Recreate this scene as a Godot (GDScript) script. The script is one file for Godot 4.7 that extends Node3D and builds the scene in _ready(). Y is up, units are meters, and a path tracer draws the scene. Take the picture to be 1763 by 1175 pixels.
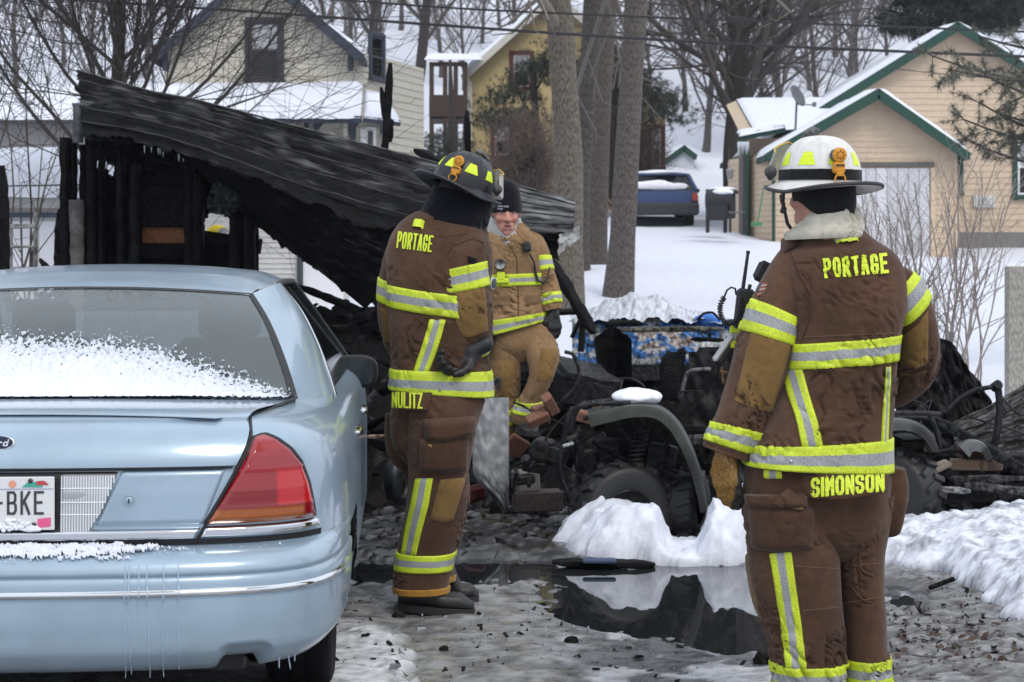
extends Node3D
const FOC := 3300.0
const EYE := 1.47
var rng := RandomNumberGenerator.new()
var nz := FastNoiseLite.new()
var nz2 := FastNoiseLite.new()
var taken := {}
var M := {}
func P(px: float,py: float,d: float) -> Vector3:
	return Vector3((px - 881.5) / FOC * d,EYE - (py - 450.0) / FOC * d,-d)
class MB:
	var v := PackedVector3Array()
	var c := PackedColorArray()
	var uv := PackedVector2Array()
	var ix := PackedInt32Array()
	func vert(p: Vector3,col := Color.WHITE,t := Vector2.ZERO) -> int:
		v.append(p); c.append(col); uv.append(t)
		return v.size() - 1
	func tri(a: int,b: int,d: int) -> void:
		ix.append(a); ix.append(b); ix.append(d)
	func quad(a: int,b: int,d: int,e: int) -> void:
		ix.append_array([a,b,d,a,d,e])
	func face(pts: Array,col := Color.WHITE) -> void:
		var s := v.size()
		for p in pts: vert(p,col,Vector2(p.x,p.y))
		for i in range(1,pts.size() - 1): tri(s,s + i,s + i + 1)
	func grid(pts: PackedVector3Array,nu: int,nv: int,cols := PackedColorArray(),uvs := PackedVector2Array(),wrap := false) -> void:
		var s := v.size()
		v.append_array(pts)
		if cols.size() == pts.size(): c.append_array(cols)
		else:
			var w := PackedColorArray(); w.resize(pts.size()); w.fill(Color.WHITE if cols.is_empty() else cols[0]); c.append_array(w)
		if uvs.size() == pts.size(): uv.append_array(uvs)
		else:
			for j in nv:
				for i in nu: uv.append(Vector2(float(i) / maxi(nu - 1,1),float(j) / maxi(nv - 1,1)))
		for j in nv - 1:
			var r := s + j * nu
			for i in (nu if wrap else nu - 1):
				var a := r + i
				var b := r + (i + 1) % nu
				ix.append(a); ix.append(b); ix.append(b + nu)
				ix.append(a); ix.append(b + nu); ix.append(a + nu)
	func box(t: Transform3D,sz: Vector3,col := Color.WHITE,bev := 0.0) -> void:
		var h := sz * 0.5
		var b := minf(bev,minf(h.x,minf(h.y,h.z)) * 0.9)
		for ax in 3:
			for sg in [-1.0,1.0]:
				var u := (ax + 1) % 3
				var w := (ax + 2) % 3
				var q := []
				for k in [[-1,-1],[1,-1],[1,1],[-1,1]]:
					var p := Vector3.ZERO
					p[ax] = h[ax] * sg; p[u] = k[0] * (h[u] - b); p[w] = k[1] * (h[w] - b)
					q.append(t * p)
				if sg > 0: q.reverse()
				face(q,col)
		if b > 0.0:
			for ax in 3:
				var u := (ax + 1) % 3
				var w := (ax + 2) % 3
				for su in [-1.0,1.0]:
					for sw in [-1.0,1.0]:
						var q := []
						for k in [[-1,0],[1,0],[1,1],[-1,1]]:
							var p := Vector3.ZERO
							p[ax] = k[0] * (h[ax] - b)
							p[u] = su * (h[u] - (b if k[1] == 0 else 0.0)); p[w] = sw * (h[w] - (0.0 if k[1] == 0 else b))
							q.append(t * p)
						if su * sw > 0: q.reverse()
						face(q,col)
			for sx in [-1.0,1.0]:
				for sy in [-1.0,1.0]:
					for sz2 in [-1.0,1.0]:
						var q := [t * Vector3(sx * h.x,sy * (h.y - b),sz2 * (h.z - b)),t * Vector3(sx * (h.x - b),sy * h.y,sz2 * (h.z - b)),t * Vector3(sx * (h.x - b),sy * (h.y - b),sz2 * h.z)]
						if sx * sy * sz2 > 0: q.reverse()
						face(q,col)
	func bar(a: Vector3,b: Vector3,w: float,h: float,col := Color.WHITE,bev := 0.0,up := Vector3.UP) -> void:
		var z := (b - a)
		var l := z.length()
		z = z / maxf(l,1e-6)
		if absf(z.dot(up)) > 0.98: up = Vector3(0.3,0,1)
		var x := up.cross(z).normalized()
		box(Transform3D(Basis(x,z.cross(x),z),(a + b) * 0.5),Vector3(w,h,l),col,bev)
	func tube(pts: PackedVector3Array,rad: PackedFloat32Array,n := 8,cap := true,col := Color.WHITE) -> void:
		var k := pts.size()
		var s := v.size()
		var prev := Vector3.ZERO
		for j in k:
			var d := (pts[mini(j + 1,k - 1)] - pts[maxi(j - 1,0)]).normalized()
			if j == 0: prev = d.cross(Vector3.UP if absf(d.y) < 0.95 else Vector3.RIGHT).normalized()
			else: prev = (prev - d * prev.dot(d)).normalized()
			var w := d.cross(prev)
			for i in n:
				var a := TAU * i / n
				v.append(pts[j] + (prev * cos(a) + w * sin(a)) * rad[j]); c.append(col); uv.append(Vector2(float(i) / n,float(j)))
		for j in k - 1:
			for i in n:
				var a := s + j * n + i
				var b := s + j * n + (i + 1) % n
				ix.append(a); ix.append(b + n); ix.append(b)
				ix.append(a); ix.append(a + n); ix.append(b + n)
		if cap:
			for e in [0,k - 1]:
				var s2 := v.size()
				for i in n: v.append(v[s + e * n + i]); c.append(col); uv.append(Vector2.ZERO)
				for i in range(1,n - 1):
					if e == 0: tri(s2,s2 + i,s2 + i + 1)
					else: tri(s2,s2 + i + 1,s2 + i)
	func rod(a: Vector3,b: Vector3,r: float,n := 8,col := Color.WHITE,r2 := -1.0) -> void:
		tube(PackedVector3Array([a,b]),PackedFloat32Array([r,r if r2 < 0 else r2]),n,true,col)
	func lathe(t: Transform3D,prof: Array,n := 24,col := Color.WHITE,arc := TAU) -> void:
		var pts := PackedVector3Array()
		var closed := arc > TAU - 0.001
		var m := n if closed else n + 1
		for q in prof:
			for i in m: pts.append(t * Vector3(cos(arc * i / n) * q.x,q.y,sin(arc * i / n) * q.x))
		grid(pts,m,prof.size(),PackedColorArray([col]),PackedVector2Array(),closed)
	func blob(ctr: Vector3,r: Vector3,noise: FastNoiseLite,amp: float,f: float,n := 12,col := Color.WHITE) -> void:
		var pts := PackedVector3Array()
		for j in n + 1:
			var b := PI * j / n - PI / 2
			for i in n * 2:
				var a := TAU * i / (n * 2)
				var d := Vector3(cos(b) * cos(a),sin(b),cos(b) * sin(a))
				var k := 1.0 + amp * noise.get_noise_3dv((d * r + ctr) * f)
				pts.append(ctr + d * r * k)
		grid(pts,n * 2,n + 1,PackedColorArray([col]),PackedVector2Array(),true)
	func build() -> ArrayMesh:
		var n := PackedVector3Array(); n.resize(v.size())
		var q := ix.size()
		var i := 0
		while i < q:
			var a := ix[i]; var b := ix[i + 1]; var d := ix[i + 2]
			var f := (v[d] - v[a]).cross(v[b] - v[a])
			n[a] += f; n[b] += f; n[d] += f
			i += 3
		for k in n.size():
			n[k] = n[k].normalized() if n[k].length_squared() > 1e-20 else Vector3.UP
		var arr := []; arr.resize(Mesh.ARRAY_MAX)
		arr[Mesh.ARRAY_VERTEX] = v; arr[Mesh.ARRAY_NORMAL] = n; arr[Mesh.ARRAY_COLOR] = c; arr[Mesh.ARRAY_TEX_UV] = uv; arr[Mesh.ARRAY_INDEX] = ix
		var m := ArrayMesh.new()
		m.add_surface_from_arrays(Mesh.PRIMITIVE_TRIANGLES,arr)
		return m
func named(o: Node,called: String,parent: Node) -> void:
	var key := str(parent.get_instance_id()) + called
	var k: int = taken.get(key,0)
	taken[key] = k + 1
	o.name = called if k == 0 else "%s_%03d" % [called,k]
	parent.add_child(o,true)
func obj(called: String,mb: MB,mat: Material,parent: Node = self) -> MeshInstance3D:
	var o := MeshInstance3D.new()
	if mb.ix.size() > 0: o.mesh = mb.build()
	o.material_override = mat
	named(o,called,parent)
	return o
func tag(o: Node,label: String,category: String,group := "") -> Node:
	o.set_meta("label",label)
	if category: o.set_meta("category",category)
	if group: o.set_meta("group",group)
	return o
func thing(called: String,label: String,category: String,at := Vector3.ZERO,group := "",turn := 0.0) -> Node3D:
	var o := Node3D.new()
	named(o,called,self)
	o.position = at; o.rotation.y = turn
	tag(o,label,category,group)
	return o
func struct(called: String,mb: MB,mat: Material) -> MeshInstance3D:
	var o := obj(called,mb,mat)
	o.set_meta("kind","structure")
	return o
func copy(src: Node3D,called: String,at: Vector3,turn: float,size := 1.0,label := "",group := "") -> Node3D:
	var o: Node3D = src.duplicate()
	named(o,called,self)
	o.position = at; o.rotation = Vector3(0,turn,0); o.scale = Vector3.ONE * size
	if label: o.set_meta("label",label)
	if group: o.set_meta("group",group)
	return o
func local(o: Node3D,p: Vector3) -> Vector3: return o.transform.affine_inverse() * p
func noise(f: float,oct := 4,s := 1,type := FastNoiseLite.TYPE_SIMPLEX_SMOOTH) -> FastNoiseLite:
	var n := FastNoiseLite.new()
	n.noise_type = type; n.frequency = f; n.fractal_octaves = oct; n.seed = s
	return n
func ntex(f: float,oct: int,s: int,stops: Array,size := 512,type := FastNoiseLite.TYPE_SIMPLEX_SMOOTH) -> NoiseTexture2D:
	var t := NoiseTexture2D.new()
	t.width = size; t.height = size; t.seamless = true; t.noise = noise(f,oct,s,type)
	var g := Gradient.new()
	var off := PackedFloat32Array(); var cols := PackedColorArray()
	for q in stops: off.append(q[0]); cols.append(q[1])
	g.offsets = off; g.colors = cols
	t.color_ramp = g
	return t
func nnorm(f: float,oct: int,s: int,bump: float,size := 512,type := FastNoiseLite.TYPE_SIMPLEX_SMOOTH) -> NoiseTexture2D:
	var t := NoiseTexture2D.new()
	t.width = size; t.height = size; t.seamless = true; t.noise = noise(f,oct,s,type)
	t.as_normal_map = true; t.bump_strength = bump
	return t
func mat(col: Color,rough := 0.8,metal := 0.0,tex: Texture2D = null,nrm: Texture2D = null,sc := 1.0,vc := false,nsc := 1.0) -> StandardMaterial3D:
	var m := StandardMaterial3D.new()
	m.albedo_color = col; m.roughness = rough; m.metallic = metal
	m.vertex_color_use_as_albedo = vc
	if tex: m.albedo_texture = tex
	if nrm:
		m.normal_enabled = true; m.normal_texture = nrm; m.normal_scale = nsc
	if tex or nrm:
		m.uv1_triplanar = true; m.uv1_scale = Vector3.ONE * sc
	return m
func g8(a: float) -> Color: return Color(a,a,a)
func lin(h: String) -> Color: return Color(h).srgb_to_linear()
func _ready() -> void:
	rng.seed = 77
	nz.seed = 5; nz.frequency = 1.0; nz.fractal_octaves = 4
	nz2.seed = 9; nz2.frequency = 1.0; nz2.fractal_octaves = 2
	var cam := Camera3D.new()
	cam.name = "camera"
	add_child(cam)
	cam.position = Vector3(0,EYE,0)
	var at := CameraAttributesPhysical.new()
	at.frustum_focal_length = 44.0; at.frustum_focus_distance = 7.0; at.exposure_aperture = 5.6
	at.frustum_near = 0.1; at.frustum_far = 600.0
	cam.attributes = at
	cam.projection = Camera3D.PROJECTION_FRUSTUM
	cam.near = 0.1; cam.far = 600.0
	cam.size = 0.1 * 1175.0 / FOC
	cam.frustum_offset = Vector2(0,-0.1 * 137.5 / FOC)
	cam.current = true
	var we := WorldEnvironment.new()
	we.name = "environment"
	var e := Environment.new()
	e.background_mode = Environment.BG_SKY
	var sky := Sky.new()
	var sm := ProceduralSkyMaterial.new()
	sm.sky_top_color = Color(0.86,0.89,0.94); sm.sky_horizon_color = Color(0.86,0.88,0.92); sm.sky_curve = 0.25
	sm.ground_bottom_color = Color(0.6,0.62,0.66); sm.ground_horizon_color = Color(0.84,0.86,0.9)
	sm.sun_angle_max = 1.0
	sky.sky_material = sm
	e.sky = sky
	e.background_energy_multiplier = 1.0
	e.tonemap_mode = Environment.TONE_MAPPER_LINEAR
	e.tonemap_exposure = 1.54
	e.sdfgi_enabled = true; e.ssao_enabled = true; e.ssil_enabled = true
	e.fog_enabled = true; e.fog_density = 0.0004; e.fog_light_color = Color(0.85,0.87,0.92)
	we.environment = e
	add_child(we)
	var sun := DirectionalLight3D.new()
	sun.name = "sun"
	sun.light_energy = 0.35; sun.light_angular_distance = 22.0; sun.light_color = Color(1.0,0.985,0.96); sun.shadow_enabled = true
	sun.rotation_degrees = Vector3(-52,28,0)
	add_child(sun)
	materials()
	setting()
	background()
	wreck()
	car()
	people()
	small_things()
func materials() -> void:
	var W := Color.WHITE
	M.snow = mat(Color(0.93,0.94,0.97),0.75,0,ntex(0.02,4,3,[[0.0,g8(0.93)],[1.0,W]]),nnorm(0.02,5,4,5.0),0.7,true,0.7)
	M.ground = mat(W,0.5,0,ntex(0.02,6,5,[[0.25,g8(0.84)],[0.55,g8(0.97)],[0.8,W]]),nnorm(0.05,5,6,5.0),0.9,true,0.13)
	M.ground.roughness_texture = ntex(0.012,5,15,[[0.35,g8(0.2)],[0.7,g8(0.85)]])
	M.ground.roughness = 0.7
	M.burntsheet = mat(W,0.5,0.1,ntex(0.012,5,25,[[0.2,g8(0.6)],[0.6,W]]),nnorm(0.02,4,26,4.0),1.0,true,0.25)
	M.burntsheet.uv1_scale = Vector3(0.5,2.2,0.8)
	M.galv = mat(W,0.5,0.4,ntex(0.012,4,27,[[0.3,g8(0.93)],[0.7,W]]),null,2.0,true)
	M.rubber_vc = mat(W,0.55,0,null,null,1,true)
	M.char = mat(W,0.85,0,ntex(0.02,5,7,[[0.2,g8(0.35)],[0.55,g8(0.8)],[0.85,Color(1.7,1.7,1.7)]]),nnorm(0.025,5,8,14.0,512,FastNoiseLite.TYPE_CELLULAR),2.2,true,0.8)
	M.alligator = mat(W,0.7,0,null,nnorm(0.035,2,18,18.0,512,FastNoiseLite.TYPE_CELLULAR),3.0,true,1.0)
	M.bark = mat(W,0.95,0,ntex(0.03,5,9,[[0.2,g8(0.55)],[0.75,W]]),nnorm(0.03,5,10,12.0),2.4,true,0.9)
	M.bark.uv1_scale = Vector3(3.0,0.7,3.0)
	M.plain = mat(W,0.8,0,null,null,1,true)
	M.twig = mat(W,0.95,0,null,null,1,true)
	M.wall = mat(W,0.8,0,ntex(0.01,4,11,[[0.25,g8(0.965)],[0.7,W]]),null,1.0,true)
	M.glass_dark = mat(Color(0.035,0.04,0.045),0.08,0)
	M.metal = mat(W,0.45,0.8,ntex(0.015,5,12,[[0.2,g8(0.6)],[0.6,W]]),null,1.3,true)
	M.blackmetal = mat(W,0.5,0.2,ntex(0.02,5,13,[[0.25,g8(0.4)],[0.55,g8(0.9)],[0.85,Color(1.8,1.8,1.8)]]),nnorm(0.03,4,14,4.0),1.6,true,0.6)
	M.rubber = mat(Color(0.09,0.09,0.095),0.75,0,null,nnorm(0.05,3,16,3.0),3.0,false,0.5)
	M.water = mat(Color(0.13,0.135,0.14,1.0),0.02,0,null,nnorm(0.012,3,17,0.8),0.9,false,0.05)
	M.fender = mat(W,0.5,0,ntex(0.02,4,28,[[0.2,g8(0.85)],[0.7,W]]),null,1.0,true)
	M.water.metallic_specular = 0.7
	for q in [M.char,M.alligator,M.burntsheet,M.rubber]: q.metallic_specular = 0.2
	M.blackmetal.metallic_specular = 0.32
	M.needle = mat(W,0.8,0,null,null,1,true)
	M.needle.backlight_enabled = true; M.needle.backlight = Color(0.06,0.08,0.05)
	M.brick = mat(W,0.9,0,ntex(0.05,4,21,[[0.2,g8(0.7)],[0.7,W]]),nnorm(0.06,4,22,5.0),4.0,true)
	M.wood = mat(W,0.8,0,ntex(0.03,4,23,[[0.2,g8(0.65)],[0.7,W]]),null,2.0,true)
	M.wood.uv1_scale = Vector3(6,1,6)
func rise(x: float,d: float) -> float:
	var k := smoothstep(-7.0,-1.0,x)
	var h := 0.07 * maxf(0.0,d - 14.0) * lerpf(0.3 + 0.7 * smoothstep(24.0,40.0,d),1.0,k)
	h -= 0.45 * smoothstep(4.0,10.0,x) * smoothstep(20.0,40.0,d) * (1.0 - smoothstep(60.0,90.0,d))
	h += 0.17 * maxf(0.0,d - 60.0) - 0.20 * maxf(0.0,d - 135.0)
	h += 0.25 * maxf(0.0,nz2.get_noise_2d(x * 0.09,d * 0.09)) * smoothstep(16.0,26.0,d)
	return h
func blot(px: float,py: float,cx: float,cy: float,rx: float,ry: float) -> float:
	var q := Vector2((px - cx) / rx,(py - cy) / ry).length()
	return 1.0 - smoothstep(0.75,1.15,q)
func near_ground(x: float,d: float) -> Array:
	var n1 := nz.get_noise_2d(x * 1.3,d * 1.3)
	var n2 := nz.get_noise_2d(x * 5.0 + 40.0,d * 5.0)
	var n3 := nz.get_noise_2d(x * 16.0,d * 16.0 + 90.0)
	var n4 := nz2.get_noise_2d(x * 45.0,d * 45.0)
	var px := 881.5 + x / d * FOC + n2 * 70.0 + n3 * 30.0
	var py := 450.0 + EYE * FOC / d + n2 * 16.0 + n3 * 7.0
	var ice := Color(0.29,0.288,0.284).lerp(Color(0.12,0.12,0.122),clampf(0.30 - n2 * 1.3 - n3 * 0.9 - n1 * 0.5,0,1))
	var asphalt := Color(0.095,0.097,0.10) * (0.85 + 0.5 * n4) + Color(0.04,0.04,0.042) * clampf(n3 * 2.0,0,1)
	var grit := Color(0.055,0.05,0.048).lerp(Color(0.23,0.225,0.22),clampf(0.42 + n3 * 1.3 + n2 * 0.6,0,1))
	var soot := Color(0.009,0.009,0.0095).lerp(Color(0.20,0.20,0.205),clampf(n3 * 1.7 + n2 * 1.5 - 0.40,0,1))
	var h := 0.012 * n1 + 0.006 * n2 + 0.0015 * n3 + 0.0008 * n4
	var col := ice
	var a := smoothstep(930.0,1080.0,px + n1 * 90.0) * smoothstep(1020,1075,py + 0.04 * (px - 930))
	col = col.lerp(asphalt,a); h -= 0.012 * a
	var pale := smoothstep(0.12,0.3,n1 + 0.7 * n2) * smoothstep(1075.0,1095.0,py) * a
	col = col.lerp(Color(0.5,0.5,0.51),pale * 0.9)
	var g := smoothstep(1480.0,1540.0,px) * smoothstep(960.0,1000.0,py)
	col = col.lerp(grit,g); h += (0.006 * n3 + 0.01 * n2 + 0.015) * g
	var s := 1.0 - smoothstep(945.0,972.0,py)
	col = col.lerp(soot,s); h += s * (0.006 * n3 + 0.028 * n2 + 0.02)
	var strip := blot(px,py,610,1160,85,90)
	col = col.lerp(Color(0.74,0.75,0.78),strip * clampf(0.9 + n3,0,1)); h += 0.035 * strip
	var w := maxf(blot(px,py,770,978,330,24),maxf(blot(px,py,1170,1024,245,66),blot(px,py,1290,1075,130,42)))
	w = maxf(w,blot(px,py,1555,1026,58,24))
	h = lerpf(h,-0.05,w)
	col = col.lerp(Color(0.06,0.06,0.065),w)
	return [h,col]
func setting() -> void:
	var mb := MB.new()
	var nx := 300
	var nd := 330
	var pts := PackedVector3Array(); var cols := PackedColorArray()
	for j in nd:
		var d := 4.2 + 11.0 * pow(float(j) / (nd - 1),1.25)
		for i in nx:
			var half := 0.36 * d + 0.8
			var x := lerpf(-half,half,float(i) / (nx - 1))
			var q := near_ground(x,d)
			var far := smoothstep(14.2,15.2,d)
			pts.append(Vector3(x,q[0] + rise(x,d) * far,-d)); cols.append((q[1] as Color).lerp(Color(0.8,0.81,0.84),far))
	mb.grid(pts,nx,nd,cols)
	struct("ground",mb,M.ground)
	mb = MB.new()
	pts.clear(); cols.clear()
	nx = 161; nd = 170
	for j in nd:
		var t := float(j) / (nd - 1)
		var d := 13.0 + 30.0 * t + 220.0 * pow(t,3.0)
		for i in nx:
			var u := 2.0 * i / (nx - 1) - 1.0
			var x := u * (9.0 + d * 0.45) + 40.0 * pow(u,5.0)
			var n := nz.get_noise_2d(x * 0.35,d * 0.35)
			var m := nz2.get_noise_2d(x * 2.0,d * 2.0)
			pts.append(Vector3(x,rise(x,d) + 0.06 * n + 0.012 * m - 0.16 * (1.0 - smoothstep(13.0,16.0,d)),-d))
			cols.append(Color(0.84,0.85,0.88))
	mb.grid(pts,nx,nd,cols)
	struct("snow_field",mb,M.snow)
	mb = MB.new()
	mb.face([Vector3(-260,-0.35,120),Vector3(260,-0.35,120),Vector3(260,-0.35,-13),Vector3(-260,-0.35,-13)],Color(0.5,0.5,0.52))
	struct("street_ground",mb,M.snow)
	mb = MB.new()
	mb.face([Vector3(-3.2,-0.022,-6.7),Vector3(4.2,-0.022,-6.7),Vector3(4.2,-0.022,-10.2),Vector3(-3.2,-0.022,-10.2)])
	struct("puddle",mb,M.water)
	snow_banks()
func bank(called: String,poly: Array,top: float,dirt: float,seed_off: float,tall := [[0,1.0]]) -> void:
	var lo := Vector2(1e9,1e9); var hi := -lo
	var pp := PackedVector2Array()
	for p in poly:
		var d: float = FOC * EYE / (p[1] - 450.0)
		var q := Vector2((p[0] - 881.5) / FOC * d,d)
		pp.append(q); lo = lo.min(q); hi = hi.max(q)
	lo -= Vector2(0.2,0.2); hi += Vector2(0.2,0.2)
	var mb := MB.new()
	var st := 0.014
	var nx := int((hi.x - lo.x) / st) + 1
	var nd := int((hi.y - lo.y) / st) + 1
	var H := PackedFloat32Array(); H.resize(nx * nd)
	var id := PackedInt32Array(); id.resize(nx * nd); id.fill(-1)
	for j in nd:
		for i in nx:
			var q := lo + Vector2(i,j) * st
			var w := q + Vector2(nz2.get_noise_2d(q.x * 3.5 + seed_off,q.y * 3.5),nz2.get_noise_2d(q.x * 3.5,q.y * 3.5 + 31 + seed_off)) * 0.05
			var best := 1e9
			for k in pp.size():
				best = minf(best,Geometry2D.get_closest_point_to_segment(w,pp[k],pp[(k + 1) % pp.size()]).distance_to(w))
			var inside := Geometry2D.is_point_in_polygon(w,pp)
			var e := best if inside else -best
			if e < -0.13:
				H[j * nx + i] = -1.0
				continue
			var lump := 0.5 + 0.5 * nz.get_noise_2d(q.x * 2.2 + seed_off,q.y * 2.2)
			var h := top * (0.65 + 0.6 * lump) * (1.0 - exp(-maxf(e,0.0) / 0.10)) * pw(tall,881.5 + q.x / q.y * FOC + 9.0 * nz2.get_noise_2d(q.y * 8.0,q.x * 8.0)) + 0.01
			h += (0.02 * nz2.get_noise_2d(q.x * 6.0,q.y * 6.0 + seed_off) + 0.03 * nz.get_noise_2d(q.x * 11.0,q.y * 3.5)) * smoothstep(0.0,0.1,e)
			H[j * nx + i] = h if e > 0.0 else maxf(-0.3,0.01 + e * 6.0)
	for k in 2:
		var G := H.duplicate()
		for j in range(1,nd - 1):
			for i in range(1,nx - 1):
				var s := j * nx + i
				if H[s] > -0.5 and H[s - 1] > -0.5 and H[s + 1] > -0.5 and H[s - nx] > -0.5 and H[s + nx] > -0.5: G[s] = 0.4 * H[s] + 0.15 * (H[s - 1] + H[s + 1] + H[s - nx] + H[s + nx])
		H = G
	for j in nd:
		for i in nx:
			if H[j * nx + i] <= -0.5: continue
			H[j * nx + i] += 0.006 * nz2.get_noise_2d((lo.x + i * st) * 34.0,(lo.y + j * st) * 34.0)
			var q := lo + Vector2(i,j) * st
			var n := nz.get_noise_2d(q.x * 7.0 + 11,q.y * 7.0) + 0.6 * nz.get_noise_2d(q.x * 40.0,q.y * 40.0)
			var k := clampf(dirt * (0.6 + 1.6 * n) + maxf(0.0,dirt * 0.6 - H[j * nx + i] * 9.0),0.0,0.9)
			var r3 := Vector3(q.x,H[j * nx + i] * 2.0,q.y) * 9.0
			id[j * nx + i] = mb.vert(Vector3(q.x + 0.014 * nz2.get_noise_3dv(r3),H[j * nx + i],-q.y + 0.014 * nz2.get_noise_3dv(r3 + Vector3(40,7,3))),Color(0.9,0.91,0.94).lerp(Color(0.16,0.16,0.165),k))
	for j in nd - 1:
		for i in nx - 1:
			var a := id[j * nx + i]; var b := id[j * nx + i + 1]; var d := id[(j + 1) * nx + i + 1]; var e := id[(j + 1) * nx + i]
			if a >= 0 and b >= 0 and d >= 0 and e >= 0: mb.quad(a,b,d,e)
	struct(called,mb,M.snow)
func snow_banks() -> void:
	bank("snow_bank",[[945,940],[1010,962],[1130,968],[1290,966],[1400,962],[1400,880],[1270,905],[1215,915],[1190,932],[1140,930],[1130,900],[1120,868],[1050,862],[1000,880]],0.25,0.16,0.0,[[945,0.5],[1000,0.85],[1120,1.0],[1134,0.9],[1148,0.14],[1204,0.14],[1222,0.9],[1290,1.25]])
	bank("snow_bank",[[1400,960],[1520,975],[1600,985],[1680,1020],[1740,1070],[1900,1085],[1900,890],[1763,890],[1690,905],[1590,925],[1555,890],[1400,890]],0.15,0.5,50.0)
func snow_slab(called: String,a: Vector3,b: Vector3,c: Vector3,d: Vector3,th: float,label: String,cat := "snow",parent: Node = null,lip := 0.04) -> void:
	var mb := MB.new()
	var nu := 40
	var nv := 18
	var nrm := (b - a).cross(d - a).normalized()
	if nrm.y < 0: nrm = -nrm
	var pts := PackedVector3Array()
	for j in nv:
		var t := float(j) / (nv - 1)
		for i in nu:
			var s := float(i) / (nu - 1)
			var p := a.lerp(b,s).lerp(d.lerp(c,s),t)
			var edge := minf(minf(s,1 - s) * (b - a).length(),minf(t,1 - t) * (d - a).length())
			var k := 1.0 - exp(-edge / 0.05)
			var h := th * (0.8 + 0.3 * nz.get_noise_3dv(p * 0.8)) * k + 0.01
			var q := p + nrm * h
			if j == 0: q += (a - d).normalized() * lip * (1.0 + nz.get_noise_2d(p.x * 3,p.z * 3)) + Vector3(0,-0.03,0)
			pts.append(q)
	mb.grid(pts,nu,nv,PackedColorArray([Color(0.88,0.89,0.92)]))
	var o := obj(called,mb,M.snow,self if parent == null else parent)
	if parent == null: tag(o,label,cat)
func wall(parent: Node3D,o: Vector3,u: Vector3,poly: Array,holes: Array,col: Color,step := 0.115,boards := true,called := "wall") -> void:
	var n := u.cross(Vector3.UP)
	var mb := MB.new()
	var flat := PackedVector2Array()
	for p in poly: flat.append(Vector2(p[0],p[1]))
	var idx := Geometry2D.triangulate_polygon(flat)
	for z in [0.0,-0.12]:
		var s := mb.v.size()
		for p in flat: mb.vert(o + u * p.x + Vector3.UP * p.y + n * z,col * 0.9)
		for k in range(0,idx.size(),3):
			if z == 0.0: mb.tri(s + idx[k],s + idx[k + 1],s + idx[k + 2])
			else: mb.tri(s + idx[k],s + idx[k + 2],s + idx[k + 1])
	for k in flat.size():
		var a := flat[k]; var b := flat[(k + 1) % flat.size()]
		var pa := o + u * a.x + Vector3.UP * a.y
		var pb := o + u * b.x + Vector3.UP * b.y
		mb.face([pa,pb,pb - n * 0.12,pa - n * 0.12],col * 0.9)
	var w := obj(called,mb,M.wall,parent)
	if not boards: return
	var lo := 1e9; var hi := -1e9
	for p in flat: lo = minf(lo,p.y); hi = maxf(hi,p.y)
	var y := lo
	while y < hi - 0.02:
		var top := minf(y + step,hi)
		var yl := span(flat,y + 0.004)
		var yh := span(flat,top - 0.004)
		if yl.y > yl.x and yh.y > yh.x:
			var cuts := [Vector2(-1e9,1e9)]
			for hl in holes:
				var r: Rect2 = hl
				if r.position.y < top - 0.01 and r.end.y > y + 0.01:
					var nw := []
					for q in cuts:
						nw.append(Vector2(q.x,minf(q.y,r.position.x))); nw.append(Vector2(maxf(q.x,r.end.x),q.y))
					cuts = nw
			for q in cuts:
				var x0 := maxf(yl.x,q.x); var x1 := minf(yl.y,q.y)
				var x2 := maxf(yh.x,q.x); var x3 := minf(yh.y,q.y)
				if x1 - x0 < 0.05: continue
				if x3 - x2 < 0.02:
					x2 = (x2 + x3) / 2; x3 = x2 + 0.01
				var b := MB.new()
				var k := 0.94 + 0.06 * rng.randf()
				var cc := Color(col.r * k,col.g * k,col.b * k)
				var f := func(x: float,yy: float,z: float) -> Vector3: return o + u * x + Vector3.UP * yy + n * z
				b.face([f.call(x0,y,0.022),f.call(x2,top,0.006),f.call(x3,top,0.006),f.call(x1,y,0.022)],cc)
				b.face([f.call(x0,y,0.002),f.call(x0,y,0.022),f.call(x1,y,0.022),f.call(x1,y,0.002)],cc)
				b.face([f.call(x0,y,0.002),f.call(x2,top,0.002),f.call(x2,top,0.006),f.call(x0,y,0.022)],cc)
				b.face([f.call(x1,y,0.022),f.call(x3,top,0.006),f.call(x3,top,0.002),f.call(x1,y,0.002)],cc)
				obj("siding_board",b,M.wall,w)
		y += step
func span(poly: PackedVector2Array,y: float) -> Vector2:
	var lo := 1e9; var hi := -1e9
	for k in poly.size():
		var a := poly[k]; var b := poly[(k + 1) % poly.size()]
		if (a.y - y) * (b.y - y) <= 0.0 and absf(a.y - b.y) > 1e-6:
			var x := lerpf(a.x,b.x,(y - a.y) / (b.y - a.y))
			lo = minf(lo,x); hi = maxf(hi,x)
	return Vector2(lo,hi)
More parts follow.
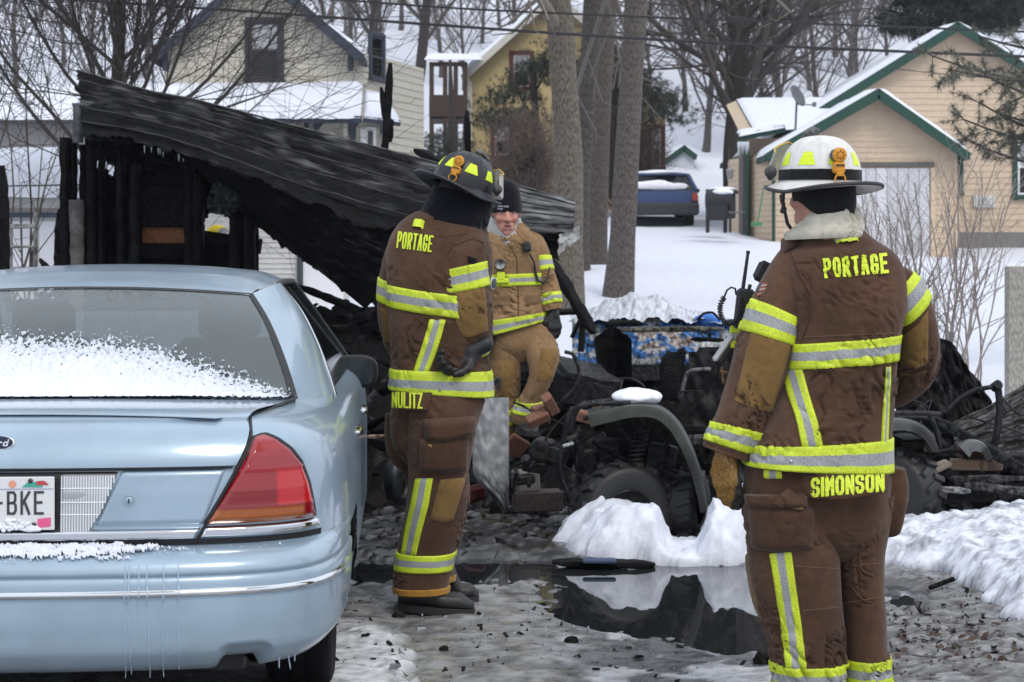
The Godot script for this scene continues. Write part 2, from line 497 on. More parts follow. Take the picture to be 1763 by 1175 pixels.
func window(parent: Node3D,o: Vector3,u: Vector3,r: Rect2,fr: Color,sash: Color,fw := 0.09,curtain := true) -> void:
	var n := u.cross(Vector3.UP)
	var B := Basis(u,Vector3.UP,n)
	var w := MB.new()
	var c := r.get_center()
	var put := func(mb: MB,x: float,y: float,z: float,sx: float,sy: float,sz: float,col: Color) -> void:
		mb.box(Transform3D(B,o + u * x + Vector3.UP * y + n * z),Vector3(sx,sy,sz),col,0.006)
	put.call(w,r.position.x - fw / 2,c.y,0.03,fw,r.size.y + 2 * fw,0.08,fr)
	put.call(w,r.end.x + fw / 2,c.y,0.03,fw,r.size.y + 2 * fw,0.08,fr)
	put.call(w,c.x,r.end.y + fw / 2,0.032,r.size.x,fw,0.08,fr)
	var wn := obj("window",w,M.plain,parent)
	var s := MB.new()
	put.call(s,c.x,r.position.y - fw / 2,0.045,r.size.x + 2 * fw + 0.06,fw * 0.8,0.12,fr)
	obj("sill",s,M.plain,wn)
	s = MB.new()
	for sx in [-1.0,1.0]: put.call(s,c.x + sx * (r.size.x / 2 - 0.025),c.y,0.02,0.05,r.size.y,0.04,sash)
	for sy in [-1.0,0.0,1.0]: put.call(s,c.x,c.y + sy * (r.size.y / 2 - 0.025),0.021,r.size.x,0.05,0.04,sash)
	obj("sash",s,M.plain,wn)
	s = MB.new()
	var a := o + u * r.position.x + Vector3.UP * r.position.y + n * 0.012
	s.face([a,a + Vector3.UP * r.size.y,a + Vector3.UP * r.size.y + u * r.size.x,a + u * r.size.x])
	obj("pane",s,M.glass_dark,wn)
	if curtain:
		s = MB.new()
		var b := o + u * (r.position.x + 0.05) + Vector3.UP * (c.y + 0.03) + n * 0.016
		s.face([b,b + Vector3.UP * (r.size.y / 2 - 0.08),b + Vector3.UP * (r.size.y / 2 - 0.08) + u * (r.size.x - 0.1),b + u * (r.size.x - 0.1)],Color(0.35,0.36,0.38))
		obj("curtain",s,M.plain,wn)
func roof_board(parent: Node3D,a: Vector3,b: Vector3,h: float,th: float,col: Color,called := "fascia") -> void:
	var mb := MB.new()
	mb.bar(a,b,th,h,col,0.008)
	obj(called,mb,M.plain,parent)
func gable_roof(parent: Node3D,o: Vector3,u: Vector3,xl: float,yl: float,xa: float,ya: float,xr: float,yr: float,depth: float,trim: Color,over := 0.25,snow := 0.12) -> void:
	var n := u.cross(Vector3.UP)
	var at := func(x: float,y: float,z: float) -> Vector3: return o + u * x + Vector3.UP * y + n * z
	for s in [[xl,yl],[xr,yr]]:
		var mb := MB.new()
		var dx: float = s[0] - xa
		var dy: float = s[1] - ya
		var ex: float = s[0] + dx * 0.06
		var ey: float = s[1] + dy * 0.06
		var p := [at.call(ex,ey,over),at.call(xa,ya,over),at.call(xa,ya,-depth),at.call(ex,ey,-depth)]
		var up := Vector3(0,0.06,0)
		mb.face(p,Color(0.05,0.05,0.055)); mb.face([p[3] + up,p[2] + up,p[1] + up,p[0] + up],Color(0.05,0.05,0.055))
		mb.face([p[0],p[0] + up,p[1] + up,p[1]],trim); mb.face([p[3],p[3] + up,p[0] + up,p[0]],trim)
		obj("roof",mb,M.plain,parent)
		roof_board(parent,at.call(ex,ey - 0.06,over + 0.02),at.call(xa,ya - 0.06,over + 0.02),0.2,0.05,trim,"rake_board")
		roof_board(parent,at.call(ex,ey - 0.04,over),at.call(ex,ey - 0.04,-depth),0.14,0.05,trim,"eave_board")
		if dx < 0: snow_slab("roof_snow",at.call(ex,ey + 0.06,over),at.call(ex,ey + 0.06,-depth),at.call(xa,ya + 0.06,-depth),at.call(xa,ya + 0.06,over),snow,"","",parent)
		else: snow_slab("roof_snow",at.call(ex,ey + 0.06,-depth),at.call(ex,ey + 0.06,over),at.call(xa,ya + 0.06,over),at.call(xa,ya + 0.06,-depth),snow,"","",parent)
func background() -> void:
	beige_house()
	white_garage()
	cream_house()
	yellow_house()
	far_sheds()
	trees()
	wires()
	yard_things()
func beige_house() -> void:
	var beige := lin("cab59d")
	var green := lin("23463d")
	var R := Vector3.RIGHT
	var D := 46.0
	var o := P(1460,443,D); o.y = 1.2
	var h := thing("beige_house","large beige clapboard house with green trim and snow on its steep roof","house",o)
	var sx := D / FOC
	var Y := func(py: float) -> float: return EYE - (py - 450) * sx - 1.2
	var X := func(px: float) -> float: return (px - 1460) * sx
	var win := Rect2(X.call(1752),Y.call(336),1.0,1.35)
	var Z := Vector3.ZERO
	wall(h,Z,R,[[X.call(1330),Y.call(400)],[X.call(1330),Y.call(240)],[X.call(1645),Y.call(50)],[X.call(1960),Y.call(240)],[X.call(1960),Y.call(400)]],[win.grow(0.1)],beige,0.146)
	wall(h,Vector3(0,0,0.03),R,[[X.call(1330),0.0],[X.call(1330),Y.call(401)],[X.call(1960),Y.call(401)],[X.call(1960),0.0]],[],Color(0.2,0.195,0.185),0.2,false,"foundation")
	window(h,Z,R,win,green,Color(0.75,0.75,0.75),0.12)
	var sm := Rect2(X.call(1636),Y.call(330),0.2,1.15)
	window(h,Z,R,sm,green,green,0.1,false)
	gable_roof(h,Z,R,X.call(1330),Y.call(240),X.call(1645),Y.call(44),X.call(1960),Y.call(240),9.0,green,0.3,0.13)
	var mb := MB.new()
	mb.box(Transform3D(Basis.IDENTITY,Vector3(X.call(1694),Y.call(347),0.05)),Vector3(0.52,0.3,0.08),Color(0.55,0.55,0.53),0.02)
	mb.box(Transform3D(Basis.IDENTITY,Vector3(X.call(1694),Y.call(347),0.1)),Vector3(0.3,0.16,0.03),Color(0.45,0.45,0.44),0.01)
	obj("meter_box",mb,M.plain,h)
	D = 44.0
	sx = D / FOC
	var o2 := P(1380,400,D); o2.y = 1.4
	var w := thing("house_wing","low beige wing with a snowy roof slope carrying a dark satellite dish","house",o2)
	var Yw := func(py: float) -> float: return EYE - (py - 450) * sx - 1.4
	var Xw := func(px: float) -> float: return (px - 1380) * sx
	wall(w,Z,R,[[Xw.call(1279),-0.3],[Xw.call(1279),Yw.call(238)],[Xw.call(1460),Yw.call(238)],[Xw.call(1460),-0.3]],[],beige,0.14)
	snow_slab("roof_snow",Vector3(Xw.call(1297),Yw.call(225),0.1),Vector3(Xw.call(1480),Yw.call(215),0.1),Vector3(Xw.call(1470),Yw.call(150),-3.4),Vector3(Xw.call(1298),Yw.call(150),-3.4),0.1,"","",w)
	mb = MB.new()
	mb.face([Vector3(Xw.call(1297),Yw.call(228),0.08),Vector3(Xw.call(1298),Yw.call(152),-3.42),Vector3(Xw.call(1470),Yw.call(152),-3.42),Vector3(Xw.call(1480),Yw.call(218),0.08)],Color(0.05,0.05,0.05))
	mb.face([Vector3(Xw.call(1279),Yw.call(238),-0.05),Vector3(Xw.call(1279),Yw.call(160),-3.4),Vector3(Xw.call(1297),Yw.call(152),-3.4),Vector3(Xw.call(1297),Yw.call(228),0.08)],beige * 0.9)
	obj("roof",mb,M.plain,w)
	snow_slab("roof_snow",Vector3(Xw.call(1266),Yw.call(237),0.75),Vector3(Xw.call(1345),Yw.call(222),0.75),Vector3(Xw.call(1345),Yw.call(218),-0.4),Vector3(Xw.call(1272),Yw.call(226),-0.4),0.09,"","",w)
	roof_board(w,Vector3(Xw.call(1266),Yw.call(240),0.7),Vector3(Xw.call(1345),Yw.call(225),0.7),0.16,0.05,green)
	mb = MB.new()
	mb.box(Transform3D(Basis.IDENTITY,Vector3(Xw.call(1276),Yw.call(238) / 2 - 0.1,0.3)),Vector3(0.1,Yw.call(238) + 0.1,0.7),Color(0.10,0.095,0.09),0.01)
	obj("side_panel",mb,M.plain,w)
	mb = MB.new()
	mb.tube(PackedVector3Array([Vector3(Xw.call(1272),Yw.call(246),0.72),Vector3(Xw.call(1280),Yw.call(254),0.72),Vector3(Xw.call(1281),Yw.call(264),0.72),Vector3(Xw.call(1281),-0.2,0.72)]),PackedFloat32Array([0.045,0.045,0.045,0.045]),8,true,green)
	obj("downspout",mb,M.plain,w)
	mb = MB.new()
	for i in 9:
		var l := 0.12 + 0.3 * rng.randf()
		var p := Vector3(Xw.call(1264 + i * 2.2),Yw.call(248),0.78)
		mb.rod(p,p - Vector3(0,l,0),0.016,5,Color(0.7,0.75,0.8),0.002)
	obj("icicle",mb,M.plain,w)
	var dp := P(1371,195,43.0)
	var s := thing("satellite_dish","dark grey satellite dish on a bent arm on the snowy roof","satellite dish",dp)
	mb = MB.new()
	mb.lathe(Transform3D(Basis(Vector3.UP,0.9) * Basis(Vector3.RIGHT,1.15),Vector3(0,0.37,0)),[Vector2(0.001,0),Vector2(0.14,0.015),Vector2(0.26,0.06),Vector2(0.265,0.05),Vector2(0.14,-0.005),Vector2(0.001,-0.02)],24,Color(0.10,0.105,0.115))
	obj("reflector",mb,M.plain,s)
	mb = MB.new()
	mb.rod(Vector3(0,-0.35,-0.1),Vector3(0.02,0.35,-0.03),0.025,8,Color(0.12,0.12,0.12))
	mb.rod(Vector3(0.02,0.2,0),Vector3(0.36,0.16,0.3),0.015,6,Color(0.12,0.12,0.12))
	mb.box(Transform3D(Basis.IDENTITY,Vector3(0.36,0.17,0.3)),Vector3(0.08,0.1,0.1),Color(0.12,0.12,0.12),0.01)
	obj("mount",mb,M.plain,s)
	D = 42.0
	sx = D / FOC
	var og := P(1480,450,D); og.y = 1.3
	var g := thing("garage","small beige clapboard garage with green rake boards and weathered white doors","garage",og)
	var Yg := func(py: float) -> float: return EYE - (py - 450) * sx - 1.3
	var Xg := func(px: float) -> float: return (px - 1480) * sx
	var door := Rect2(Xg.call(1378),-0.1,Xg.call(1602) - Xg.call(1378),Yg.call(285) + 0.1)
	wall(g,Z,R,[[Xg.call(1332),-0.2],[Xg.call(1332),Yg.call(262)],[Xg.call(1507),Yg.call(166)],[Xg.call(1648),Yg.call(262)],[Xg.call(1648),-0.2]],[door],beige,0.125)
	var dirv := Vector3(0.2,0,1.0).normalized()
	wall(g,Vector3(Xg.call(1332),0,0) - dirv * 3.2,dirv,[[0.0,-0.2],[0.0,Yg.call(262)],[3.2,Yg.call(262)],[3.2,-0.2]],[],beige,0.125)
	gable_roof(g,Z,R,Xg.call(1326),Yg.call(264),Xg.call(1507),Yg.call(160),Xg.call(1652),Yg.call(262),4.6,green,0.42,0.1)
	mb = MB.new()
	var nb := 12
	for i in nb:
		var d := MB.new()
		var x0 := lerpf(door.position.x + 0.02,door.end.x - 0.02,float(i) / nb)
		var k := 0.66 + 0.2 * rng.randf()
		d.box(Transform3D(Basis.IDENTITY,Vector3(x0 + door.size.x / nb / 2,door.get_center().y - 0.03,0.02 + 0.006 * rng.randf())),Vector3(door.size.x / nb - 0.014,door.size.y - 0.06,0.03),Color(k,k,k * 1.04),0.004)
		obj("door_board",d,M.wood,g)
	mb.box(Transform3D(Basis.IDENTITY,Vector3(door.get_center().x,door.end.y + 0.02,0.03)),Vector3(door.size.x + 0.16,0.1,0.08),Color(0.16,0.15,0.14),0.01)
	obj("door_lintel",mb,M.wood,g)
	mb = MB.new()
	for x in [door.position.x - 0.05,door.end.x + 0.05]: mb.box(Transform3D(Basis.IDENTITY,Vector3(x,door.get_center().y - 0.05,0.025)),Vector3(0.1,door.size.y,0.07),beige,0.01)
	obj("door_frame",mb,M.plain,g)
	mb = MB.new()
	for x in [Xg.call(1332),Xg.call(1646)]: mb.box(Transform3D(Basis.IDENTITY,Vector3(x,Yg.call(262) / 2 - 0.1,0.012)),Vector3(0.07,Yg.call(262) + 0.16,0.07),green if x < 0 else beige,0.01)
	obj("corner_post",mb,M.plain,g)
	mb = MB.new()
	mb.tube(PackedVector3Array([Vector3(Xg.call(1652),Yg.call(268),0.15),Vector3(Xg.call(1654),Yg.call(285),0.1),Vector3(Xg.call(1654),Yg.call(320),0.06)]),PackedFloat32Array([0.05,0.05,0.05]),8,true,green)
	obj("downspout",mb,M.plain,g)
func white_garage() -> void:
	var D := 20.0
	var sx := D / FOC
	var o := P(0,450,D); o.y = 0.0
	var white := Color(0.66,0.65,0.62)
	var g := thing("white_garage","low white garage with a deep snowy roof behind the burnt frame","garage",o)
	var Y := func(py: float) -> float: return EYE - (py - 450) * sx
	var X := func(px: float) -> float: return px * sx
	var R := Vector3.RIGHT
	wall(g,Vector3.ZERO,R,[[X.call(-260),-0.2],[X.call(-260),Y.call(352)],[X.call(600),Y.call(352)],[X.call(600),-0.2]],[Rect2(X.call(-30),-0.2,X.call(138),Y.call(372) + 0.2),Rect2(X.call(519),-0.2,0.5,2.4)],white,0.055)
	roof_board(g,Vector3(X.call(-270),Y.call(348),0.3),Vector3(X.call(330),Y.call(348),0.3),0.14,0.06,Color(0.38,0.375,0.36))
	roof_board(g,Vector3(X.call(-262),Y.call(358),0.03),Vector3(X.call(330),Y.call(358),0.03),0.12,0.03,Color(0.42,0.41,0.39),"frieze_board")
	for q in [[-28,18],[22,60],[68,103]]:
		var mb := MB.new()
		mb.box(Transform3D(Basis.IDENTITY,Vector3(X.call((q[0] + q[1]) * 0.5),Y.call(372) / 2 - 0.1,0.0)),Vector3(X.call(q[1]) - X.call(q[0]),Y.call(372) + 0.1,0.04),Color(0.8,0.8,0.82),0.006)
		obj("door_panel",mb,M.plain,g)
	var mb := MB.new()
	mb.box(Transform3D(Basis.IDENTITY,Vector3(X.call(38),Y.call(371),0.03)),Vector3(X.call(140),0.05,0.05),Color(0.08,0.12,0.17),0.005)
	obj("door_head",mb,M.plain,g)
	mb = MB.new()
	mb.box(Transform3D(Basis.IDENTITY,Vector3(X.call(516.5),1.0,0.03)),Vector3(0.05,2.6,0.07),Color(0.05,0.06,0.07),0.005)
	obj("corner_trim",mb,M.plain,g)
	mb = MB.new()
	mb.box(Transform3D(Basis.IDENTITY,Vector3(X.call(556),0.9,0.0)),Vector3(0.42,2.6,0.05),Color(0.82,0.82,0.84),0.006)
	obj("side_door",mb,M.plain,g)
	mb = MB.new()
	mb.face([Vector3(X.call(-270),Y.call(340),0.34),Vector3(X.call(-270),Y.call(340) + 0.6,-3.2),Vector3(X.call(330),Y.call(340) + 0.6,-3.2),Vector3(X.call(330),Y.call(340),0.34)],Color(0.05,0.05,0.05))
	obj("roof",mb,M.plain,g)
	snow_slab("roof_snow",Vector3(X.call(-270),Y.call(338),0.36),Vector3(X.call(332),Y.call(338),0.36),Vector3(X.call(332),Y.call(338) + 0.62,-3.2),Vector3(X.call(-270),Y.call(338) + 0.62,-3.2),0.12,"","",g)
	D = 30.0
	sx = D / FOC
	o = P(0,450,D); o.y = 0.6
	var s := thing("long_shed","long low shed whose white snowy roof rises behind the bare twigs","shed",o)
	var X2 := func(px: float) -> float: return px * sx
	var Y2 := func(py: float) -> float: return EYE - (py - 450) * sx - 0.6
	wall(s,Vector3.ZERO,R,[[X2.call(-200),0.0],[X2.call(-200),Y2.call(214)],[X2.call(250),Y2.call(214)],[X2.call(250),0.0]],[],Color(0.3,0.29,0.28),0.2,false)
	roof_board(s,Vector3(X2.call(-210),Y2.call(211),0.25),Vector3(X2.call(262),Y2.call(211),0.25),0.1,0.05,Color(0.10,0.10,0.10))
	mb = MB.new()
	mb.face([Vector3(X2.call(-210),Y2.call(208),0.27),Vector3(X2.call(-210),Y2.call(120),-4.0),Vector3(X2.call(262),Y2.call(120),-4.0),Vector3(X2.call(262),Y2.call(208),0.27)],Color(0.05,0.05,0.05))
	obj("roof",mb,M.plain,s)
	snow_slab("roof_snow",Vector3(X2.call(-210),Y2.call(206),0.3),Vector3(X2.call(262),Y2.call(206),0.3),Vector3(X2.call(262),Y2.call(118),-4.0),Vector3(X2.call(-210),Y2.call(118),-4.0),0.12,"","",s)
func cream_house() -> void:
	var cream := lin("bdb8aa")
	var navy := lin("363c48")
	var D := 40.0
	var sx := D / FOC
	var o := P(460,300,D); o.y = 0.7
	var h := thing("cream_house","tall cream house with navy eaves, a dark attic window and a snowy porch roof","house",o)
	var Y := func(py: float) -> float: return EYE - (py - 450) * sx - 0.7
	var X := func(px: float) -> float: return (px - 460) * sx
	var R := Vector3.RIGHT
	var Z := Vector3.ZERO
	var win := Rect2(X.call(430),Y.call(136),X.call(481) - X.call(430),Y.call(38) - Y.call(136))
	wall(h,Z,R,[[X.call(282),0],[X.call(282),Y.call(92)],[X.call(445),Y.call(-42)],[X.call(608),Y.call(92)],[X.call(608),0]],[win.grow(0.06)],cream,0.16)
	window(h,Z,R,win,Color(0.045,0.045,0.05),Color(0.05,0.05,0.06),0.1,true)
	gable_roof(h,Z,R,X.call(276),Y.call(92),X.call(445),Y.call(-52),X.call(616),Y.call(92),7.0,navy,0.35,0.1)
	var dirv := Vector3(0.32,0,-1.0).normalized()
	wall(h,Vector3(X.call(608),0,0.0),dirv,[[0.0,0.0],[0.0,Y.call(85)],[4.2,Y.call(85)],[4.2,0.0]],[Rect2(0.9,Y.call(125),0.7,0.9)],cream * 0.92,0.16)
	window(h,Vector3(X.call(608),0,0.0),dirv,Rect2(0.9,Y.call(125),0.7,0.9),navy,navy,0.08,false)
	var mb := MB.new()
	for x in [286,604]:
		mb.box(Transform3D(Basis.IDENTITY,Vector3(X.call(x),Y.call(104),0.12)),Vector3(0.1,0.45,0.2),navy,0.01)
	obj("eave_bracket",mb,M.plain,h)
	var zf := 2.0
	snow_slab("roof_snow",Vector3(X.call(262),Y.call(213),zf),Vector3(X.call(634),Y.call(213),zf),Vector3(X.call(625),Y.call(148),0.05),Vector3(X.call(262),Y.call(152),0.05),0.16,"","",h,0.08)
	snow_slab("roof_snow",Vector3(X.call(636),Y.call(210),zf - 0.4),Vector3(X.call(694),Y.call(214),zf - 0.9),Vector3(X.call(655),Y.call(166),0.0),Vector3(X.call(626),Y.call(160),0.05),0.12,"","",h)
	mb = MB.new()
	mb.face([Vector3(X.call(262),Y.call(215),zf),Vector3(X.call(262),Y.call(154),0.05),Vector3(X.call(625),Y.call(150),0.05),Vector3(X.call(634),Y.call(215),zf)],Color(0.06,0.06,0.07))
	mb.face([Vector3(X.call(636),Y.call(213),zf - 0.4),Vector3(X.call(626),Y.call(163),0.05),Vector3(X.call(655),Y.call(169),0),Vector3(X.call(694),Y.call(217),zf - 0.9)],Color(0.06,0.06,0.07))
	obj("porch_roof",mb,M.plain,h)
	roof_board(h,Vector3(X.call(262),Y.call(218),zf),Vector3(X.call(636),Y.call(218),zf),0.14,0.06,navy)
	roof_board(h,Vector3(X.call(636),Y.call(215),zf - 0.4),Vector3(X.call(694),Y.call(219),zf - 0.9),0.12,0.06,navy)
	wall(h,Vector3(0,0,zf - 0.7),R,[[X.call(540),0],[X.call(540),Y.call(216)],[X.call(668),Y.call(216)],[X.call(668),0]],[Rect2(X.call(627),0,0.36,Y.call(224))],cream,0.16)
	mb = MB.new()
	mb.box(Transform3D(Basis.IDENTITY,Vector3(X.call(642),Y.call(226) / 2,zf - 0.68)),Vector3(0.33,Y.call(226),0.05),Color(0.7,0.7,0.68),0.01)
	mb.box(Transform3D(Basis.IDENTITY,Vector3(X.call(646),Y.call(248),zf - 0.64)),Vector3(0.1,0.35,0.05),Color(0.05,0.05,0.06),0.005)
	obj("door",mb,M.plain,h)
	for x in [540,605,618,670]:
		mb = MB.new()
		mb.box(Transform3D(Basis.IDENTITY,Vector3(X.call(x),Y.call(218) / 2,zf - 0.58)),Vector3(0.1,Y.call(218),0.1),navy if x != 605 else cream,0.01)
		obj("post",mb,M.plain,h)
	for x in [552,612,662]:
		mb = MB.new()
		mb.face([Vector3(X.call(x),Y.call(219),zf - 0.5),Vector3(X.call(x) + 0.22,Y.call(219),zf - 0.5),Vector3(X.call(x),Y.call(242),zf - 0.5)],navy)
		mb.face([Vector3(X.call(x),Y.call(219),zf - 0.56),Vector3(X.call(x),Y.call(242),zf - 0.56),Vector3(X.call(x) + 0.22,Y.call(219),zf - 0.56)],navy)
		obj("bracket",mb,M.plain,h)
func yellow_house() -> void:
	var yel := lin("cbb583")
	var brown := lin("4d3c34")
	var maroon := lin("5e2f30")
	var D := 56.0
	var sx := D / FOC
	var o := P(975,330,D); o.y = 2.4
	var h := thing("yellow_house","ochre yellow house with maroon windows and a dark two storey wooden porch","house",o)
	var Y := func(py: float) -> float: return EYE - (py - 450) * sx - 2.4
	var X := func(px: float) -> float: return (px - 975) * sx
	var R := Vector3.RIGHT
	var wins := []
	for q in [[1122,1138,222,288],[852,876,215,268],[884,912,95,150],[1004,1040,108,160]]:
		wins.append(Rect2(X.call(q[0]),Y.call(q[3]),X.call(q[1]) - X.call(q[0]),Y.call(q[2]) - Y.call(q[3])))
	wall(h,Vector3.ZERO,R,[[X.call(808),0],[X.call(808),Y.call(128)],[X.call(955),Y.call(2)],[X.call(1102),Y.call(128)],[X.call(1146),Y.call(166)],[X.call(1146),0]],wins,yel,0.2,false)
	for w in wins: window(h,Vector3.ZERO,R,w,maroon,Color(0.5,0.48,0.45),0.12,true)
	gable_roof(h,Vector3.ZERO,R,X.call(806),Y.call(126),X.call(955),Y.call(-8),X.call(1104),Y.call(126),6.0,Color(0.55,0.52,0.46),0.5,0.14)
	snow_slab("roof_snow",Vector3(X.call(1096),Y.call(150),0.5),Vector3(X.call(1152),Y.call(166),0.5),Vector3(X.call(1152),Y.call(150),-2.5),Vector3(X.call(1096),Y.call(124),-2.5),0.1,"","",h)
	var mb := MB.new()
	mb.tube(PackedVector3Array([Vector3(X.call(800),Y.call(134),0.5),Vector3(X.call(808),Y.call(144),0.2),Vector3(X.call(809),Y.call(155),0.08),Vector3(X.call(809),0.2,0.08)]),PackedFloat32Array([0.07,0.07,0.07,0.07]),8,true,Color(0.7,0.68,0.62))
	mb.rod(Vector3(X.call(1110),Y.call(255),0.06),Vector3(X.call(1110),0.3,0.06),0.07,8,Color(0.7,0.68,0.62))
	obj("downspout",mb,M.plain,h)
	snow_slab("roof_snow",Vector3(X.call(733),Y.call(108),1.0),Vector3(X.call(832),Y.call(108),1.0),Vector3(X.call(826),Y.call(92),-2.0),Vector3(X.call(738),Y.call(92),-2.0),0.2,"","",h)
	for q in [[741,805,112,119,0.0],[741,805,168,205,0.06]]:
		mb = MB.new()
		mb.box(Transform3D(Basis.IDENTITY,Vector3(X.call((q[0] + q[1]) * 0.5),Y.call((q[2] + q[3]) * 0.5),0.8 + q[4])),Vector3(X.call(q[1]) - X.call(q[0]),Y.call(q[2]) - Y.call(q[3]),0.14),brown,0.01)
		obj("balcony_rail" if q[2] > 150 else "porch_beam",mb,M.wood,h)
	for x in [745,768,786,802]:
		mb = MB.new()
		mb.box(Transform3D(Basis.IDENTITY,Vector3(X.call(x),Y.call(112) / 2,0.8)),Vector3(0.13,Y.call(112),0.16),brown,0.01)
		obj("porch_post",mb,M.wood,h)
	mb = MB.new()
	mb.box(Transform3D(Basis.IDENTITY,Vector3(X.call(774),Y.call(204),-0.4)),Vector3(1.1,0.12,2.2),brown,0.01)
	obj("porch_back",mb,M.wood,h)
func far_sheds() -> void:
	var D := 66.0
	var o := P(1180,303,D); o.y = EYE - (310 - 450) * D / FOC
	var sx := D / FOC
	var h := thing("small_shed","small pale blue shed with green roof edges beyond the parked car","shed",o)
	var X := func(px: float) -> float: return (px - 1180) * sx
	var Y := func(py: float) -> float: return EYE - (py - 450) * sx - o.y
	wall(h,Vector3.ZERO,Vector3.RIGHT,[[X.call(1146),-0.5],[X.call(1146),Y.call(277)],[X.call(1178),Y.call(254)],[X.call(1195),Y.call(268)],[X.call(1195),-0.5]],[],Color(0.62,0.66,0.72),0.2,false)
	gable_roof(h,Vector3.ZERO,Vector3.RIGHT,X.call(1144),Y.call(277),X.call(1178),Y.call(253),X.call(1197),Y.call(268),2.5,lin("23463d"),0.1,0.08)
	snow_slab("roof_snow",Vector3(X.call(1200),Y.call(304),0.4),Vector3(X.call(1276),Y.call(304),0.4),Vector3(X.call(1272),Y.call(270),-2.0),Vector3(X.call(1192),Y.call(268),-2.0),0.14,"","",h)
	var D2 := 76.0
	var o2 := P(1190,270,D2)
	var b := thing("far_house","low far house under a broad white roof with a brick chimney","house",o2)
	var s2 := D2 / FOC
	snow_slab("roof_snow",Vector3(-60 * s2,0.0,1.5),Vector3(85 * s2,0,1.5),Vector3(85 * s2,43 * s2,-3.0),Vector3(-60 * s2,43 * s2,-3.0),0.15,"","",b)
	wall(b,Vector3(0,0,1.2),Vector3.RIGHT,[[-58 * s2,-2.0],[-58 * s2,0.0],[84 * s2,0.0],[84 * s2,-2.0]],[],Color(0.5,0.5,0.5),0.2,false)
	var mb := MB.new()
	mb.box(Transform3D(Basis.IDENTITY,Vector3(-1 * s2,55 * s2,-2.6)),Vector3(11 * s2,32 * s2,0.25),lin("6e4238"),0.01)
	mb.box(Transform3D(Basis.IDENTITY,Vector3(-1 * s2,69 * s2,-2.6)),Vector3(14 * s2,5 * s2,0.32),lin("5a3a32"),0.01)
	obj("chimney",mb,M.brick,b)
func grow(mb: MB,p: Vector3,dir: Vector3,l: float,r: float,lev: int,q: Dictionary) -> void:
	var n := maxi(2,int(l / q.seg))
	var pts := PackedVector3Array([p]); var rad := PackedFloat32Array([r])
	var d := dir
	var kids := []
	for i in n:
		var t := float(i + 1) / n
		d = (d + Vector3(rng.randf_range(-1,1),rng.randf_range(-1,1),rng.randf_range(-1,1)) * q.wander + Vector3.UP * q.up).normalized()
		p += d * l / n
		pts.append(p); rad.append(lerpf(r,r * q.taper,t))
		if lev < q.levels and t > q.bare[mini(lev,q.bare.size() - 1)]:
			var k: float = q.kids[mini(lev,q.kids.size() - 1)]
			var m := int(k) + (1 if rng.randf() < k - int(k) else 0)
			for z in m: kids.append([p,d,lerpf(r,r * q.taper,t),1.0 - 0.55 * t])
	mb.tube(pts,rad,8 if lev == 0 else (5 if lev == 1 else 3),false,q.col * (0.85 + 0.3 * rng.randf()))
	for k in kids:
		var side := (k[1] as Vector3).cross(Vector3(rng.randf_range(-1,1),rng.randf_range(-1,1),rng.randf_range(-1,1))).normalized()
		var ang: float = rng.randf_range(q.ang[0],q.ang[1])
		var dd := ((k[1] as Vector3) * cos(ang) + side * sin(ang)).normalized()
		grow(mb,k[0],dd,l * q.shrink * k[3] * rng.randf_range(0.7,1.25),maxf(k[2] * q.thin,q.rmin),lev + 1,q)
func bare_tree(called: String,label: String,base: Vector3,dir: Vector3,l: float,r: float,over := {},group := "") -> Node3D:
	var q := {"seg": 0.5,"wander": 0.12,"up": 0.03,"levels": 4,"bare": [0.25,0.15,0.1],"kids": [1.2,1.1,1.0,0.8],"taper": 0.35,"shrink": 0.5,"thin": 0.55,"rmin": 0.006,"ang": [0.5,1.1],"col": Color(0.075,0.066,0.06)}
	q.merge(over,true)
	var t := thing(called,label,"shrub" if called.contains("shrub") else "tree",base,group)
	var trunk := MB.new()
	var n := 20
	var pts := PackedVector3Array(); var rad := PackedFloat32Array()
	var d := dir.normalized()
	var p := Vector3(0,-0.25,0)
	var crown := MB.new()
	for i in n + 1:
		var f := float(i) / n
		pts.append(p); rad.append(r * (lerpf(1.0,q.taper,f) + 0.45 * exp(-f * 16.0)) * (1.0 + 0.10 * nz2.get_noise_2d(f * 17.0,base.x)))
		if f > q.bare[0] and i > 0:
			var k: float = q.kids[0]
			var m := int(k) + (1 if rng.randf() < k - int(k) else 0)
			for z in m:
				var side := d.cross(Vector3(rng.randf_range(-1,1),rng.randf_range(-0.4,0.4),rng.randf_range(-1,1))).normalized()
				var ang: float = rng.randf_range(q.ang[0],q.ang[1])
				grow(crown,p,(d * cos(ang) + side * sin(ang)).normalized(),l * q.shrink * (1.1 - 0.6 * f) * rng.randf_range(0.7,1.2),maxf(rad[i] * q.thin * 0.8,q.rmin),1,q)
		d = (d + Vector3(rng.randf_range(-1,1),0,rng.randf_range(-1,1)) * q.wander * 0.45).normalized()
		p += d * l / n
	trunk.tube(pts,rad,14,false,q.col)
	var tr := obj("trunk",trunk,M.bark,t)
	var cr := obj("crown",crown,M.twig,t)
	return t
func ground_at(px: float,d: float) -> Vector3:
	var x := (px - 881.5) / FOC * d
	return Vector3(x,rise(x,d),-d)
